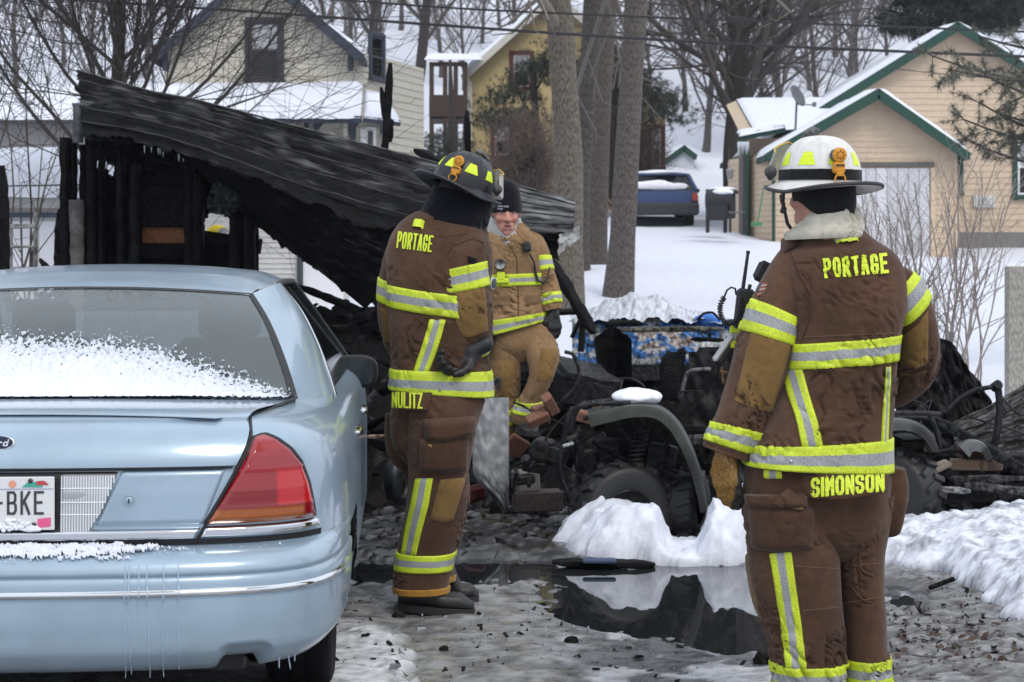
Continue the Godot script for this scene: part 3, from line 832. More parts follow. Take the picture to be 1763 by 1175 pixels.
func trees() -> void:
	var grey := Color(0.155,0.135,0.12)
	bare_tree("bare_tree","thick straight trunk with mossy bark right behind the end of the fallen roof",ground_at(972,25.0),Vector3(-0.01,1,0),11.0,0.2,{"bare": [0.33,0.1,0.1],"taper": 0.6,"col": Color(0.20,0.175,0.14),"kids": [1.1,1.3,1.1,0.8],"ang": [0.6,1.4],"up": -0.01})
	bare_tree("bare_tree","thick leaning grey trunk standing alone in the open snow",ground_at(1062,27.0),Vector3(0.085,1,0),11.0,0.18,{"bare": [0.38,0.1,0.1],"taper": 0.75,"col": grey,"kids": [1.0,1.3,1.1,0.8],"wander": 0.03,"ang": [0.6,1.4],"up": -0.01})
	bare_tree("bare_tree","brown forked trunk between the mossy trunk and the leaning one",ground_at(1022,34.0),Vector3(0.07,1,0),12.0,0.19,{"bare": [0.45,0.2,0.1],"taper": 0.7,"col": Color(0.125,0.105,0.09),"wander": 0.06})
	bare_tree("bare_tree","dark trunk half hidden behind the mossy trunk",ground_at(993,31.0),Vector3(0.0,1,0),12.0,0.17,{"bare": [0.45,0.2,0.1],"taper": 0.8,"col": Color(0.115,0.10,0.088)})
	bare_tree("bare_tree","young tree with fine dark twigs rising over the left end of the burnt roof",ground_at(216,18.5),Vector3(0,1,0),6.8,0.085,{"bare": [0.26,0.05,0.05],"kids": [3.0,1.5,1.1,0.8],"thin": 0.42,"ang": [0.5,0.95],"up": 0.05,"wander": 0.10,"taper": 0.4,"shrink": 0.74,"seg": 0.3,"rmin": 0.0034,"col": Color(0.055,0.048,0.045)})
	bare_tree("bare_shrub","leggy bare shrub with arching branches at the far left edge",ground_at(85,16.5),Vector3(-0.25,1,0),3.2,0.04,{"bare": [0.1,0.05,0.05],"kids": [1.8,1.2,0.9],"levels": 3,"ang": [0.35,0.8],"up": 0.06,"shrink": 0.75,"rmin": 0.004,"col": Color(0.06,0.05,0.045)})
	bare_tree("bare_tree","bare tree with spreading limbs between the cream house and the yellow house",ground_at(640,62.0),Vector3(0.02,1,0),15.0,0.2,{"bare": [0.25,0.1,0.1],"kids": [1.8,1.4,1.1,0.8],"rmin": 0.011,"seg": 0.8})
	bare_tree("bare_tree","bare tree whose limbs arch out behind the roof of the yellow house",ground_at(715,70.0),Vector3(-0.03,1,0),16.0,0.22,{"bare": [0.22,0.1,0.1],"kids": [1.8,1.4,1.1,0.8],"rmin": 0.011,"seg": 0.8,"shrink": 0.6})
	bare_tree("bare_tree","dark bare tree standing just left of the snowy wing roof",ground_at(1268,52.0),Vector3(-0.02,1,0),12.0,0.3,{"bare": [0.16,0.1,0.1],"kids": [2.4,1.7,1.3,0.9],"rmin": 0.012,"seg": 0.7,"shrink": 0.6,"col": Color(0.085,0.072,0.065)})
	var src := []
	for k in 3:
		src.append(bare_tree("bare_tree","slender bare grey tree on the far snowy slope",Vector3(0,-200,0),Vector3(0,1,0),12.0,0.10,{"wander": 0.2,"bare": [0.08,0.06,0.06],"kids": [2.0,1.6,1.2,0.9],"ang": [0.35,0.9],"up": 0.05,"rmin": 0.011,"seg": 0.8,"col": Color(0.16,0.145,0.14)},"bare trees on the far slope"))
	var spots := [[1180,78],[1230,92],[1310,80],[1352,98],[1395,84],[1440,95],[1480,76],[1530,90],[1330,110],[1420,118],[1560,112],[1205,118],[1275,125],[1375,130],[1500,128],[1600,100],[560,96],[760,88],[690,105],[830,100],[30,84],[110,92],[180,100],[250,88],[320,104],[70,112],[600,115],[890,96],[150,75],[1150,100],[1095,110],[940,115],[1215,70],[1340,68],[1410,72],[1465,88],[1300,100],[1520,104],[1190,104],[1250,112],[1435,110],[1575,86],[600,78],[660,92],[730,110],[800,84],[570,108],[1120,84],[1050,92],[860,108],[125,108],[290,96]]
	for i in spots.size():
		var g := ground_at(spots[i][0],spots[i][1])
		if i < 3:
			src[i].position = g; src[i].rotation.y = i * 2.0
		else: copy(src[i % 3],"bare_tree",g,rng.randf() * TAU,rng.randf_range(0.8,1.25))
	bare_tree("thicket_shrub","dense brown twiggy thicket before the yellow house, left of the mossy trunk",ground_at(892,38.0),Vector3(0,1,0),2.4,0.05,{"bare": [0.02,0.02,0.02],"kids": [7.0,2.6,2.0],"levels": 3,"ang": [0.3,1.0],"up": 0.05,"shrink": 0.6,"rmin": 0.006,"seg": 0.22,"col": Color(0.14,0.105,0.09)})
	bare_tree("thicket_shrub","dense brown twiggy thicket between the thick trunks",ground_at(1070,53.0),Vector3(0,1,0),3.2,0.05,{"bare": [0.02,0.02,0.02],"kids": [7.0,2.6,2.0],"levels": 3,"ang": [0.3,1.0],"up": 0.05,"shrink": 0.6,"rmin": 0.006,"seg": 0.22,"col": Color(0.14,0.105,0.09)})
	var sh := thing("bare_shrub","bare many stemmed shrub in the snow in front of the beige garage","shrub",ground_at(1625,17.5) + Vector3(0,-0.1,0))
	var stems := MB.new()
	for i in 46:
		var a := rng.randf() * TAU
		var b := Vector3(rng.randf_range(-0.8,0.35),0,rng.randf_range(-0.4,0.4))
		grow(stems,b,Vector3(cos(a) * 0.3,1,sin(a) * 0.3).normalized(),rng.randf_range(1.2,2.35),rng.randf_range(0.008,0.015),0,{"seg": 0.14,"wander": 0.12,"up": 0.03,"levels": 2,"bare": [0.3,0.2],"kids": [0.8,0.7],"taper": 0.4,"shrink": 0.42,"thin": 0.6,"rmin": 0.003,"ang": [0.35,0.9],"col": Color(0.25,0.215,0.195)})
	obj("stem",stems,M.twig,sh)
	conifer("dark_pine","tall dark pine behind the ridge of the beige house",ground_at(1640,62.0),17.0,3.8,0.35,Color(0.018,0.026,0.02),5200)
	conifer("dark_pine","dark pine rising beside the first, at the right edge",ground_at(1790,66.0),17.0,3.8,0.35,Color(0.018,0.026,0.02),4600)
	cedar("cedar_tree","dark green cedar with drooping boughs before the yellow house",ground_at(920,52.0),[[905,120],[885,150],[925,105],[960,90],[860,175],[845,200],[900,180]],52.0)
	cedar("cedar_tree","dark green cedar between the thick trunks, hiding the yellow house",ground_at(1080,50.0),[[1000,110],[1040,130],[1080,150],[1120,170],[1150,185],[1100,120],[1060,90],[1140,150],[1010,160]],50.0)
	cedar("juniper_tree","dark juniper growing at the foot of the wooden porch",ground_at(775,50.0),[[755,280],[790,265],[770,240],[745,255],[800,290]],50.0)
	pine_boughs()
func needle_mesh(l: float,n: int,col: Color) -> ArrayMesh:
	var mb := MB.new()
	for i in n:
		var d := Vector3(rng.randf_range(-1,1),rng.randf_range(-0.7,1),rng.randf_range(-1,1)).normalized()
		var s := d.cross(Vector3(rng.randf(),rng.randf(),rng.randf())).normalized() * l * 0.035
		var k := rng.randf_range(0.6,1.4)
		mb.face([-s,d * l * rng.randf_range(0.7,1.1),s],col * k)
	return mb.build()
func scatter(called: String,mesh: Mesh,where: Array,mt: Material,parent: Node,stuff := true) -> void:
	var mm := MultiMesh.new()
	mm.transform_format = MultiMesh.TRANSFORM_3D
	mm.mesh = mesh
	mm.instance_count = where.size()
	for i in where.size(): mm.set_instance_transform(i,where[i])
	var o := MultiMeshInstance3D.new()
	o.multimesh = mm; o.material_override = mt
	named(o,called,parent)
	if stuff: o.set_meta("kind","stuff")
func conifer(called: String,label: String,base: Vector3,h: float,w: float,bare: float,col: Color,n: int) -> void:
	var t := thing(called,label,"tree",base)
	var mb := MB.new()
	mb.rod(Vector3(0,-0.3,0),Vector3(0,h,0),0.28,10,Color(0.06,0.05,0.045),0.03)
	obj("trunk",mb,M.bark,t)
	var nm := needle_mesh(0.5,26,col)
	var at := []
	for i in n:
		var y := lerpf(bare,1.0,rng.randf())
		var tier := absf(fmod(y * 13.0,1.0) - 0.5)
		var r := w * (1.15 - y) * (0.55 + 0.9 * tier) * sqrt(rng.randf())
		var a := rng.randf() * TAU
		at.append(Transform3D(Basis.from_euler(Vector3(rng.randf() * 3,rng.randf() * 6,0)) * rng.randf_range(0.6,1.2),Vector3(cos(a) * r,y * h - r * 0.22,sin(a) * r)))
	scatter("foliage",nm,at,M.needle,t)
func cedar(called: String,label: String,base: Vector3,clumps: Array,d: float) -> void:
	var t := thing(called,label,"tree",base)
	var mb := MB.new()
	mb.tube(PackedVector3Array([Vector3(0,-0.2,0),Vector3(0.05,2,0),Vector3(0,4.2,0.1)]),PackedFloat32Array([0.16,0.12,0.04]),8,true,Color(0.07,0.055,0.05))
	for c in clumps:
		var q := local(t,P(c[0],c[1],d))
		mb.rod(Vector3(0,q.y * 0.75,0),q,0.04,5,Color(0.07,0.055,0.05),0.012)
	obj("trunk",mb,M.bark,t)
	var nm := needle_mesh(0.16,20,Color(0.042,0.047,0.034))
	var at := []
	for c in clumps:
		for k in 4:
			var q := local(t,P(c[0] + rng.randf_range(-22,22),c[1] + rng.randf_range(-14,14),d + rng.randf_range(-0.8,0.8)))
			for i in 44:
				var v := Vector3(rng.randfn(0,0.34),rng.randfn(0,0.11),rng.randfn(0,0.34))
				v.y -= v.length() * 0.3
				at.append(Transform3D(Basis.from_euler(Vector3(rng.randf() * 3,rng.randf() * 6,0)) * rng.randf_range(0.6,1.3),q + v))
	scatter("foliage",nm,at,M.needle,t)
func pine_boughs() -> void:
	var d := 19.0
	var t := thing("white_pine","soft long needled pine boughs reaching in at the right edge","tree",ground_at(2080,d))
	var mb := MB.new()
	mb.rod(Vector3(0,-0.3,0),Vector3(0.1,7.0,0),0.22,12,Color(0.10,0.085,0.075),0.08)
	var at := []
	var nm := needle_mesh(0.11,22,Color(0.11,0.118,0.095))
	for q in [[1990,60,1640,118],[1990,130,1700,128],[2000,200,1665,205],[1980,240,1668,240],[1960,150,1720,190],[2000,20,1690,60],[1990,230,1740,225],[1980,90,1610,95],[1970,200,1690,175]]:
		var a := local(t,P(q[0],q[1] + 40,d + rng.randf_range(-0.6,0.6)))
		var b := local(t,P(q[2],q[3],d + rng.randf_range(-0.9,0.5)))
		var pts := PackedVector3Array(); var rad := PackedFloat32Array()
		for i in 9:
			var f := i / 8.0
			pts.append(a.lerp(b,f) + Vector3(0,-0.18 * sin(f * PI),0.1 * sin(f * 5))); rad.append(lerpf(0.035,0.008,f))
		mb.tube(pts,rad,5,true,Color(0.10,0.085,0.075))
		for i in range(2,9):
			for k in 4:
				var e := pts[i] + Vector3(rng.randf_range(-0.28,0.28),rng.randf_range(-0.22,0.2),rng.randf_range(-0.3,0.3))
				mb.rod(pts[i],e,0.006,3,Color(0.10,0.085,0.075),0.003)
				for z in 3: at.append(Transform3D(Basis.from_euler(Vector3(rng.randf() * 3,rng.randf() * 6,0)) * rng.randf_range(0.6,1.1),pts[i].lerp(e,0.45 + 0.2 * z) + Vector3(0,-0.01,0)))
	obj("bough",mb,M.bark,t)
	scatter("foliage",nm,at,M.needle,t)
func wires() -> void:
	var w := [[-120,-16,360,15,1160,70,1900,103,24.0,0.02,"thick lower power cable crossing the whole upper picture"],[520,-6,800,15,1160,31,1900,60,24.5,0.015,"thinner upper power cable above the thick one"],[1540,118,1600,125,1700,134,1900,146,30.0,0.007,"thin service wire in front of the big beige gable"]]
	for q in w:
		var mb := MB.new()
		var d: float = q[8]
		var ctl := [P(q[0],q[1],d),P(q[2],q[3],d),P(q[4],q[5],d),P(q[6],q[7],d)]
		var c := Curve3D.new()
		for i in 4:
			var tn: Vector3 = (ctl[mini(i + 1,3)] - ctl[maxi(i - 1,0)]) * 0.16
			c.add_point(ctl[i],-tn,tn)
		var pts := c.tessellate_even_length(5,0.25)
		var rad := PackedFloat32Array(); rad.resize(pts.size()); rad.fill(q[9])
		mb.tube(pts,rad,6,true,Color(0.03,0.03,0.033))
		tag(obj("power_cable",mb,M.plain),q[10],"power cable")
func yard_things() -> void:
	var D := 47.0
	var s := D / FOC
	var base := ground_at(1141,D); base.y = EYE - (388 - 450) * s
	var c := thing("parked_car","dark blue parked car with snow on its roof and rear window","car",base)
	var X := func(px: float) -> float: return (px - 881.5) * s - base.x
	var Y := func(py: float) -> float: return EYE - (py - 450) * s - base.y
	var blue := lin("3b4f74")
	var ring := func(z: float,w: float,y0: float,y1: float,col: Color) -> Array:
		return [Vector3(-w,y0,z),Vector3(-w * 1.02,(y0 + y1) / 2,z),Vector3(-w * 0.97,y1,z),Vector3(w * 0.97,y1,z),Vector3(w * 1.02,(y0 + y1) / 2,z),Vector3(w,y0,z)]
	var mb := MB.new()
	var prof := [[0.0,0.86,0.28,0.84],[-0.15,0.88,0.26,0.86],[-2.4,0.89,0.26,0.86],[-3.9,0.86,0.3,0.78],[-4.3,0.75,0.35,0.7]]
	for k in prof.size() - 1:
		var a: Array = ring.call(prof[k][0],prof[k][1],prof[k][2],prof[k][3],blue)
		var b: Array = ring.call(prof[k + 1][0],prof[k + 1][1],prof[k + 1][2],prof[k + 1][3],blue)
		for i in 5: mb.face([a[i],b[i],b[i + 1],a[i + 1]],blue)
	mb.face(ring.call(0.0,0.86,0.52,0.84,blue),blue)
	obj("body",mb,M.plain,c)
	mb = MB.new()
	mb.box(Transform3D(Basis.IDENTITY,Vector3(0,0.4,0.04)),Vector3(1.78,0.3,0.2),Color(0.035,0.037,0.04),0.05)
	obj("bumper",mb,M.plain,c)
	mb = MB.new()
	var g0 := [Vector3(-0.8,0.86,-0.05),Vector3(0.8,0.86,-0.05),Vector3(0.66,1.24,-0.5),Vector3(-0.66,1.24,-0.5)]
	mb.face([g0[3],g0[2],g0[1],g0[0]],Color.WHITE)
	mb.face([Vector3(0.8,0.86,-0.1),Vector3(0.66,1.24,-0.5),Vector3(0.66,1.24,-2.2),Vector3(0.84,0.86,-2.9)],Color.WHITE)
	mb.face([Vector3(-0.8,0.86,-0.1),Vector3(-0.84,0.86,-2.9),Vector3(-0.66,1.24,-2.2),Vector3(-0.66,1.24,-0.5)],Color.WHITE)
	obj("window",mb,M.glass_dark,c)
	mb = MB.new()
	for x in [-1.0,1.0]:
		mb.bar(Vector3(x * 0.83,0.85,-0.03),Vector3(x * 0.67,1.26,-0.5),0.09,0.07,blue * 0.8,0.01)
	mb.box(Transform3D(Basis.IDENTITY,Vector3(0,1.26,-1.35)),Vector3(1.36,0.06,1.75),blue,0.02)
	obj("roof",mb,M.plain,c)
	mb = MB.new()
	mb.blob(Vector3(0,1.32,-1.3),Vector3(0.7,0.09,0.95),nz,0.2,1.5,12)
	obj("roof_snow",mb,M.snow,c)
	mb = MB.new()
	mb.blob(Vector3(-0.2,0.98,-0.13),Vector3(0.55,0.13,0.1),nz,0.5,3.0,12)
	mb.blob(Vector3(0.3,0.95,-0.12),Vector3(0.35,0.1,0.09),nz,0.5,3.0,12)
	obj("window_snow",mb,M.snow,c)
	for x in [-0.79,0.79]:
		mb = MB.new()
		mb.box(Transform3D(Basis.IDENTITY,Vector3(x,0.69,0.03)),Vector3(0.13,0.2,0.12),Color(0.35,0.06,0.035),0.02)
		obj("tail_light",mb,M.plain,c)
	for q in [[-0.72,0.0],[0.72,0.0],[-0.72,-2.9],[0.72,-2.9]]:
		mb = MB.new()
		mb.lathe(Transform3D(Basis(Vector3.BACK,PI / 2),Vector3(q[0] + 0.1,0.29,-0.75 + q[1])),[Vector2(0.01,0),Vector2(0.28,0.0),Vector2(0.31,0.04),Vector2(0.31,0.16),Vector2(0.28,0.2),Vector2(0.01,0.2)],20,Color(0.02,0.02,0.02))
		obj("wheel",mb,M.plain,c)
	mb = MB.new()
	mb.blob(Vector3(1.02,0.93,-2.2),Vector3(0.11,0.07,0.06),nz,0.0,1,8,Color(0.03,0.03,0.03))
	obj("mirror",mb,M.plain,c)
	D = 40.0
	s = D / FOC
	var b2 := P(1235,397,D)
	var k := thing("grill_cart","black charcoal grill on legs with a cap of snow","grill",b2)
	var dark := Color(0.022,0.022,0.025)
	mb = MB.new()
	mb.lathe(Transform3D(Basis(Vector3.BACK,PI / 2),Vector3(0.28,0.62,0)),[Vector2(0.01,0),Vector2(0.17,0),Vector2(0.2,0.02),Vector2(0.2,0.5),Vector2(0.17,0.52),Vector2(0.01,0.52)],20,dark)
	obj("barrel",mb,M.plain,k)
	mb = MB.new()
	mb.box(Transform3D(Basis.IDENTITY,Vector3(-0.02,0.38,0.02)),Vector3(0.42,0.34,0.34),dark,0.02)
	obj("fire_box",mb,M.plain,k)
	mb = MB.new()
	mb.box(Transform3D(Basis.IDENTITY,Vector3(0.38,0.37,0.15)),Vector3(0.34,0.03,0.34),Color(0.10,0.10,0.10),0.008)
	obj("side_shelf",mb,M.plain,k)
	for q in [[-0.2,0.15],[0.17,0.15],[0.24,0.3],[0.53,0.3],[-0.2,-0.12],[0.17,-0.12]]:
		mb = MB.new()
		mb.box(Transform3D(Basis.IDENTITY,Vector3(q[0],0.16,q[1] - 0.02)),Vector3(0.05,0.42,0.05),dark,0.006)
		obj("leg",mb,M.plain,k)
	mb = MB.new()
	mb.blob(Vector3(0.1,0.8,0.05),Vector3(0.22,0.07,0.14),nz,0.25,4,10)
	obj("snow_cap",mb,M.snow,k)
	var b3 := P(1243,372,41.5)
	var bin := thing("waste_bin","dark wheeled waste bin with a snowy lid behind the grill","bin",b3)
	mb = MB.new()
	mb.box(Transform3D(Basis.IDENTITY,Vector3(0,0.22,0)),Vector3(0.55,0.55,0.5),dark,0.03)
	obj("body",mb,M.plain,bin)
	mb = MB.new()
	mb.box(Transform3D(Basis(Vector3.RIGHT,0.1),Vector3(0,0.53,0.02)),Vector3(0.66,0.07,0.6),dark,0.02)
	obj("lid",mb,M.plain,bin)
	mb = MB.new()
	mb.blob(Vector3(0,0.58,0),Vector3(0.3,0.05,0.25),nz,0.2,4,8)
	obj("snow_cap",mb,M.snow,bin)
	mb = MB.new()
	mb.rod(P(1316,318,41.0),P(1304,388,41.0),0.018,6,lin("4f8058"))
	mb.box(Transform3D(Basis.IDENTITY,P(1303,386,41.0)),Vector3(0.24,0.09,0.05),lin("4f8058"),0.01)
	tag(obj("garden_broom",mb,M.plain),"green handled broom leaning on the beige garage wall","broom")
	mb = MB.new()
	mb.rod(P(1256,255,43.2),P(1256,290,43.2),0.006,4,Color(0.1,0.1,0.1))
	mb.lathe(Transform3D(Basis.IDENTITY,P(1257,309,43.2)),[Vector2(0.02,0.0),Vector2(0.06,0.0),Vector2(0.09,0.2),Vector2(0.1,0.2),Vector2(0.02,0.28)],10,Color(0.25,0.25,0.24))
	tag(obj("bird_feeder",mb,M.plain),"grey lantern shaped bird feeder hanging from the icy eave","bird feeder")
func cr2(a: Array,t: float) -> Vector2:
	var n := a.size() - 1
	var x := clampf(t,0,1) * n
	var i := mini(int(x),n - 1)
	var f := x - i
	return (a[i] as Vector2).cubic_interpolate(a[i + 1],a[maxi(i - 1,0)],a[mini(i + 2,n)],f)
func cr3(a: Array,t: float) -> Vector3:
	var n := a.size() - 1
	var x := clampf(t,0,1) * n
	var i := mini(int(x),n - 1)
	var f := x - i
	return (a[i] as Vector3).cubic_interpolate(a[i + 1],a[maxi(i - 1,0)],a[mini(i + 2,n)],f)
func pw(a: Array,x: float) -> float:
	if x <= a[0][0]: return a[0][1]
	for i in a.size() - 1:
		if x <= a[i + 1][0]: return lerpf(a[i][1],a[i + 1][1],(x - a[i][0]) / (a[i + 1][0] - a[i][0]))
	return a[-1][1]
const PLAN_LOW := [[0.0,0.0],[0.35,0.008],[0.6,0.034],[0.76,0.085],[0.85,0.15],[0.91,0.24],[0.95,0.37],[0.972,0.55],[0.984,0.8],[0.992,1.2]]
const PLAN_UP := [[0.0,0.118],[0.35,0.126],[0.6,0.155],[0.75,0.205],[0.84,0.27],[0.9,0.36],[0.94,0.5],[0.965,0.7],[0.978,0.95],[0.984,1.3],[0.986,2.2],[0.985,3.6],[0.95,4.5],[0.8,5.1],[0.5,5.3],[0.0,5.36]]
var plan_low := []
var plan_up := []
func plan_smooth(src: Array) -> Array:
	var a := []
	for q in src: a.append(Vector2(q[0],q[1]))
	a.insert(0,Vector2(-a[1].x,a[1].y))
	var out := []
	var n := 260
	var t0 := 1.0 / (a.size() - 1)
	for i in n:
		var t := lerpf(t0,1.0,pow(float(i) / (n - 1),1.0))
		var p := cr2(a,t)
		var d := cr2(a,minf(t + 0.004,1)) - cr2(a,t - 0.004)
		out.append([p,Vector2(d.y,-d.x).normalized()])
	return out
func plan_at(pl: Array,x: float) -> Array:
	var ax := absf(x)
	var lo := 0
	for i in pl.size() - 1:
		if pl[i + 1][0].x >= ax:
			lo = i
			break
	var a: Vector2 = pl[lo][0]; var b: Vector2 = pl[lo + 1][0]
	var f := clampf((ax - a.x) / maxf(b.x - a.x,1e-5),0,1)
	return [a.lerp(b,f),(pl[lo][1] as Vector2).lerp(pl[lo + 1][1],f).normalized()]
func skin(pl_pt: Array,inset: float,y: float,sgn := 1.0) -> Vector3:
	var p: Vector2 = pl_pt[0] - pl_pt[1] * inset
	return Vector3(p.x * sgn,y,-p.y)
const INS_UP := [[0.62,0.0],[0.70,0.0],[0.80,0.004],[0.87,0.012],[0.91,0.024],[0.945,0.046],[0.97,0.075],[0.988,0.115],[1.0,0.17]]
func on_rear(x: float,y: float,proud: float) -> Vector3:
	return skin(plan_at(plan_up,x),pw(INS_UP,y) - proud,y,1.0 if x >= 0 else -1.0)
func rear_patch(mb: MB,poly: Array,proud: float,col: Color,step := 0.012,edge := 0.012) -> void:
	var pp := PackedVector2Array()
	for q in poly: pp.append(Vector2(q[0],q[1]))
	var lo := Vector2(1e9,1e9); var hi := -lo
	for q in pp: lo = lo.min(q); hi = hi.max(q)
	var rows := maxi(2,int((hi.y - lo.y) / step))
	var pts := PackedVector3Array()
	var nu := maxi(6,int((hi.x - lo.x) / step))
	var cols := PackedColorArray()
	for j in rows + 1:
		var y := lerpf(lo.y + 0.0004,hi.y - 0.0004,float(j) / rows)
		var s := span(pp,y)
		var ey := minf(y - lo.y,hi.y - y)
		for i in nu + 1:
			var x := lerpf(s.x,s.y,float(i) / nu)
			var e := minf(ey,minf(x - s.x,s.y - x))
			pts.append(on_rear(x,y,lerpf(-0.004,proud,smoothstep(0.0,edge,e + 0.0005)))); cols.append(col)
	mb.grid(pts,nu + 1,rows + 1,cols)
func car() -> void:
	plan_low = plan_smooth(PLAN_LOW)
	plan_up = plan_smooth(PLAN_UP)
	var paint := mat(Color(0.60,0.68,0.745),0.36,0.25,ntex(0.008,5,31,[[0.3,g8(0.95)],[0.7,Color.WHITE]]),null,0.8)
	paint.clearcoat_enabled = true; paint.clearcoat = 0.7; paint.clearcoat_roughness = 0.08
	var chrome := mat(Color(0.86,0.87,0.88),0.07,1.0)
	var black := mat(Color(0.06,0.06,0.063),0.5)
	var glass := mat(Color(0.42,0.47,0.47,0.34),0.03)
	glass.transparency = BaseMaterial3D.TRANSPARENCY_ALPHA
	var t := thing("sedan","light blue four door sedan seen from behind, snow on its rear window","car",Vector3(-1.460,0.0,-5.39),"",0.058)
	var mb := MB.new()
	for sg in [1.0,-1.0]:
		var pts := PackedVector3Array()
		var ys := [0.60,0.65,0.70,0.75,0.80,0.85,0.89,0.92,0.945,0.96,0.975,0.985,0.993,1.0,1.003]
		for y in ys:
			for i in 130:
				pts.append(skin(plan_up[i * 2],pw(INS_UP,y) if y < 1.001 else 0.24,y,sg))
		mb.grid(pts,130,ys.size())
		pts.clear()
		var ok := []
		for j in 17:
			var y := lerpf(0.24,0.605,j / 16.0)
			for i in 130:
				var q: Array = plan_up[i * 2]
				var p := skin(q,0.0 if y > 0.4 else (0.4 - y) * 0.25,y,sg)
				pts.append(p)
		var s := mb.v.size()
		for p in pts: mb.vert(p)
		for j in 16:
			for i in 129:
				var c: Vector3 = (pts[j * 130 + i] + pts[(j + 1) * 130 + i + 1]) * 0.5
				if -c.z < 0.85: continue
				if Vector2(-c.z - 1.22,c.y - 0.34).length() < 0.40 or Vector2(-c.z - 4.25,c.y - 0.34).length() < 0.40: continue
				mb.quad(s + j * 130 + i,s + j * 130 + i + 1,s + (j + 1) * 130 + i + 1,s + (j + 1) * 130 + i)
	var dk := PackedVector3Array()
	for j in 60:
		var f := lerpf(0.26,5.2,j / 59.0)
		var w := 0.0
		for q in plan_up:
			if q[0].y >= f:
				w = q[0].x - 0.235
				break
		w = maxf(w,0.05) if f < 4.6 else maxf(w,0.2)
		for i in 21:
			var x := lerpf(-w,w,i / 20.0)
			dk.append(Vector3(x,1.003 + 0.014 * (1.0 - pow(x / maxf(w,0.01),2.0)) - 0.14 * smoothstep(4.2,5.2,f),-f))
	mb.grid(dk,21,60)
	var body := obj("body",mb,paint,t)
	var prof := [[0.645,0.13],[0.642,0.10],[0.634,0.06],[0.622,0.03],[0.605,0.012],[0.588,0.006],[0.578,0.006],[0.574,0.012],[0.570,0.012],[0.566,0.003],[0.552,0.0],[0.538,0.0],[0.516,0.0],[0.50,0.0],[0.46,0.0],[0.42,0.004],[0.385,0.010],[0.365,0.012],[0.345,0.022],[0.32,0.045],[0.298,0.075],[0.285,0.12]]
	mb = MB.new()
	for sg in [1.0,-1.0]:
		var pts := PackedVector3Array()
		var nu := 90
		for q in prof:
			var y: float = q[0]
			var fe := 1.22 - sqrt(maxf(0.42 * 0.42 - pow(y - 0.33,2.0),0.0001))
			var n := 0
			for k in plan_low.size():
				if plan_low[k][0].y <= fe: n = k
			for i in nu:
				var x := float(n) * i / (nu - 1)
				var k := mini(int(x),plan_low.size() - 2)
				var f := x - k
				var pt := [(plan_low[k][0] as Vector2).lerp(plan_low[k + 1][0],f),(plan_low[k][1] as Vector2).lerp(plan_low[k + 1][1],f).normalized()]
				var blend := smoothstep(0.1,0.5,pt[0].y)
				var ins: float = q[1] * (1.0 - 0.8 * blend * smoothstep(0.58,0.63,y))
				var yy := y
				if y < 0.36: yy += 0.035 * (1.0 - smoothstep(0.05,0.085,absf(pt[0].x - 0.71)))
				pts.append(skin(pt,ins,yy,sg))
		mb.grid(pts,nu,prof.size())
	obj("bumper",mb,paint,t)
	mb = MB.new()
	for sg in [1.0,-1.0]:
		var pts := PackedVector3Array()
		for q in [[0.538,-0.001],[0.535,-0.008],[0.527,-0.011],[0.519,-0.008],[0.516,-0.001]]:
			for i in 96:
				var k := i * 2
				if plan_low[k][0].y > 0.82: k = 190
				pts.append(skin(plan_low[k],q[1],q[0],sg))
		mb.grid(pts,96,5)
	obj("bumper_trim",mb,chrome,t)
	mb = MB.new()
	var pts2 := PackedVector3Array()
	for q in [[0.664,0.006],[0.646,0.004]]:
		for i in 61: pts2.append(on_rear(lerpf(-0.9,0.9,i / 60.0),q[0],q[1]))
	mb.grid(pts2,61,2)
	obj("joint",mb,black,t)
	var XR := [[0.655,0.545],[0.70,0.572],[0.87,0.668],[0.95,0.715],[0.985,0.735],[1.0,0.745]]
	mb = MB.new()
	var lid := [[0.872,0.010],[0.874,0.016],[0.90,0.016],[0.93,0.016],[0.955,0.016],[0.972,0.018],[0.985,0.020],[0.995,0.022]]
	var lp := PackedVector3Array()
	for q in lid:
		for i in 61:
			var u := lerpf(-1,1,i / 60.0)
			lp.append(on_rear(u * (pw(XR,q[0]) - 0.006),q[0],q[1]))
	for j in 14:
		var f := j / 13.0
		for i in 61:
			var u := lerpf(-1,1,i / 60.0)
			var e := on_rear(u * 0.742,0.995,0.022)
			var b := Vector3(u * 0.79,1.016,-0.99)
			var p := e.lerp(b,f)
			p.y = 1.004 + 0.030 * (1.0 - exp(-f * 13.0)) * (1.0 - 0.45 * u * u) - 0.014 * f
			lp.append(p)
	mb.grid(lp,61,lid.size() + 14)
	obj("boot_lid",mb,paint,t)
	mb = MB.new()
	for sg in [1.0,-1.0]:
		mb = MB.new()
		rear_patch(mb,[[sg * 0.337,0.866],[sg * 0.64,0.866],[sg * 0.574,0.703],[sg * 0.262,0.703]],0.009,Color.WHITE,0.01,0.006)
		obj("lower_panel",mb,paint,t)
	mb = MB.new()
	for sg in [1.0,-1.0]:
		var gp := PackedVector3Array()
		for j in 14:
			var y := lerpf(0.655,0.985,j / 13.0)
			gp.append(on_rear(sg * (pw(XR,y) + 0.004),y,0.0065))
		for j in 6: gp.append(on_rear(sg * 0.742,0.995,0.012).lerp(Vector3(sg * 0.797,1.014,-0.98),(j + 0.3) / 5.3))
		var rr := PackedFloat32Array(); rr.resize(gp.size()); rr.fill(0.0055)
		mb.tube(gp,rr,6)
	var gl := PackedVector3Array(); var g2 := PackedFloat32Array()
	for i in 41:
		gl.append(on_rear(lerpf(-0.655,0.655,i / 40.0),0.869,0.009)); g2.append(0.0042)
	mb.tube(gl,g2,5)
	obj("panel_gap",mb,black,t)
	mb = MB.new()
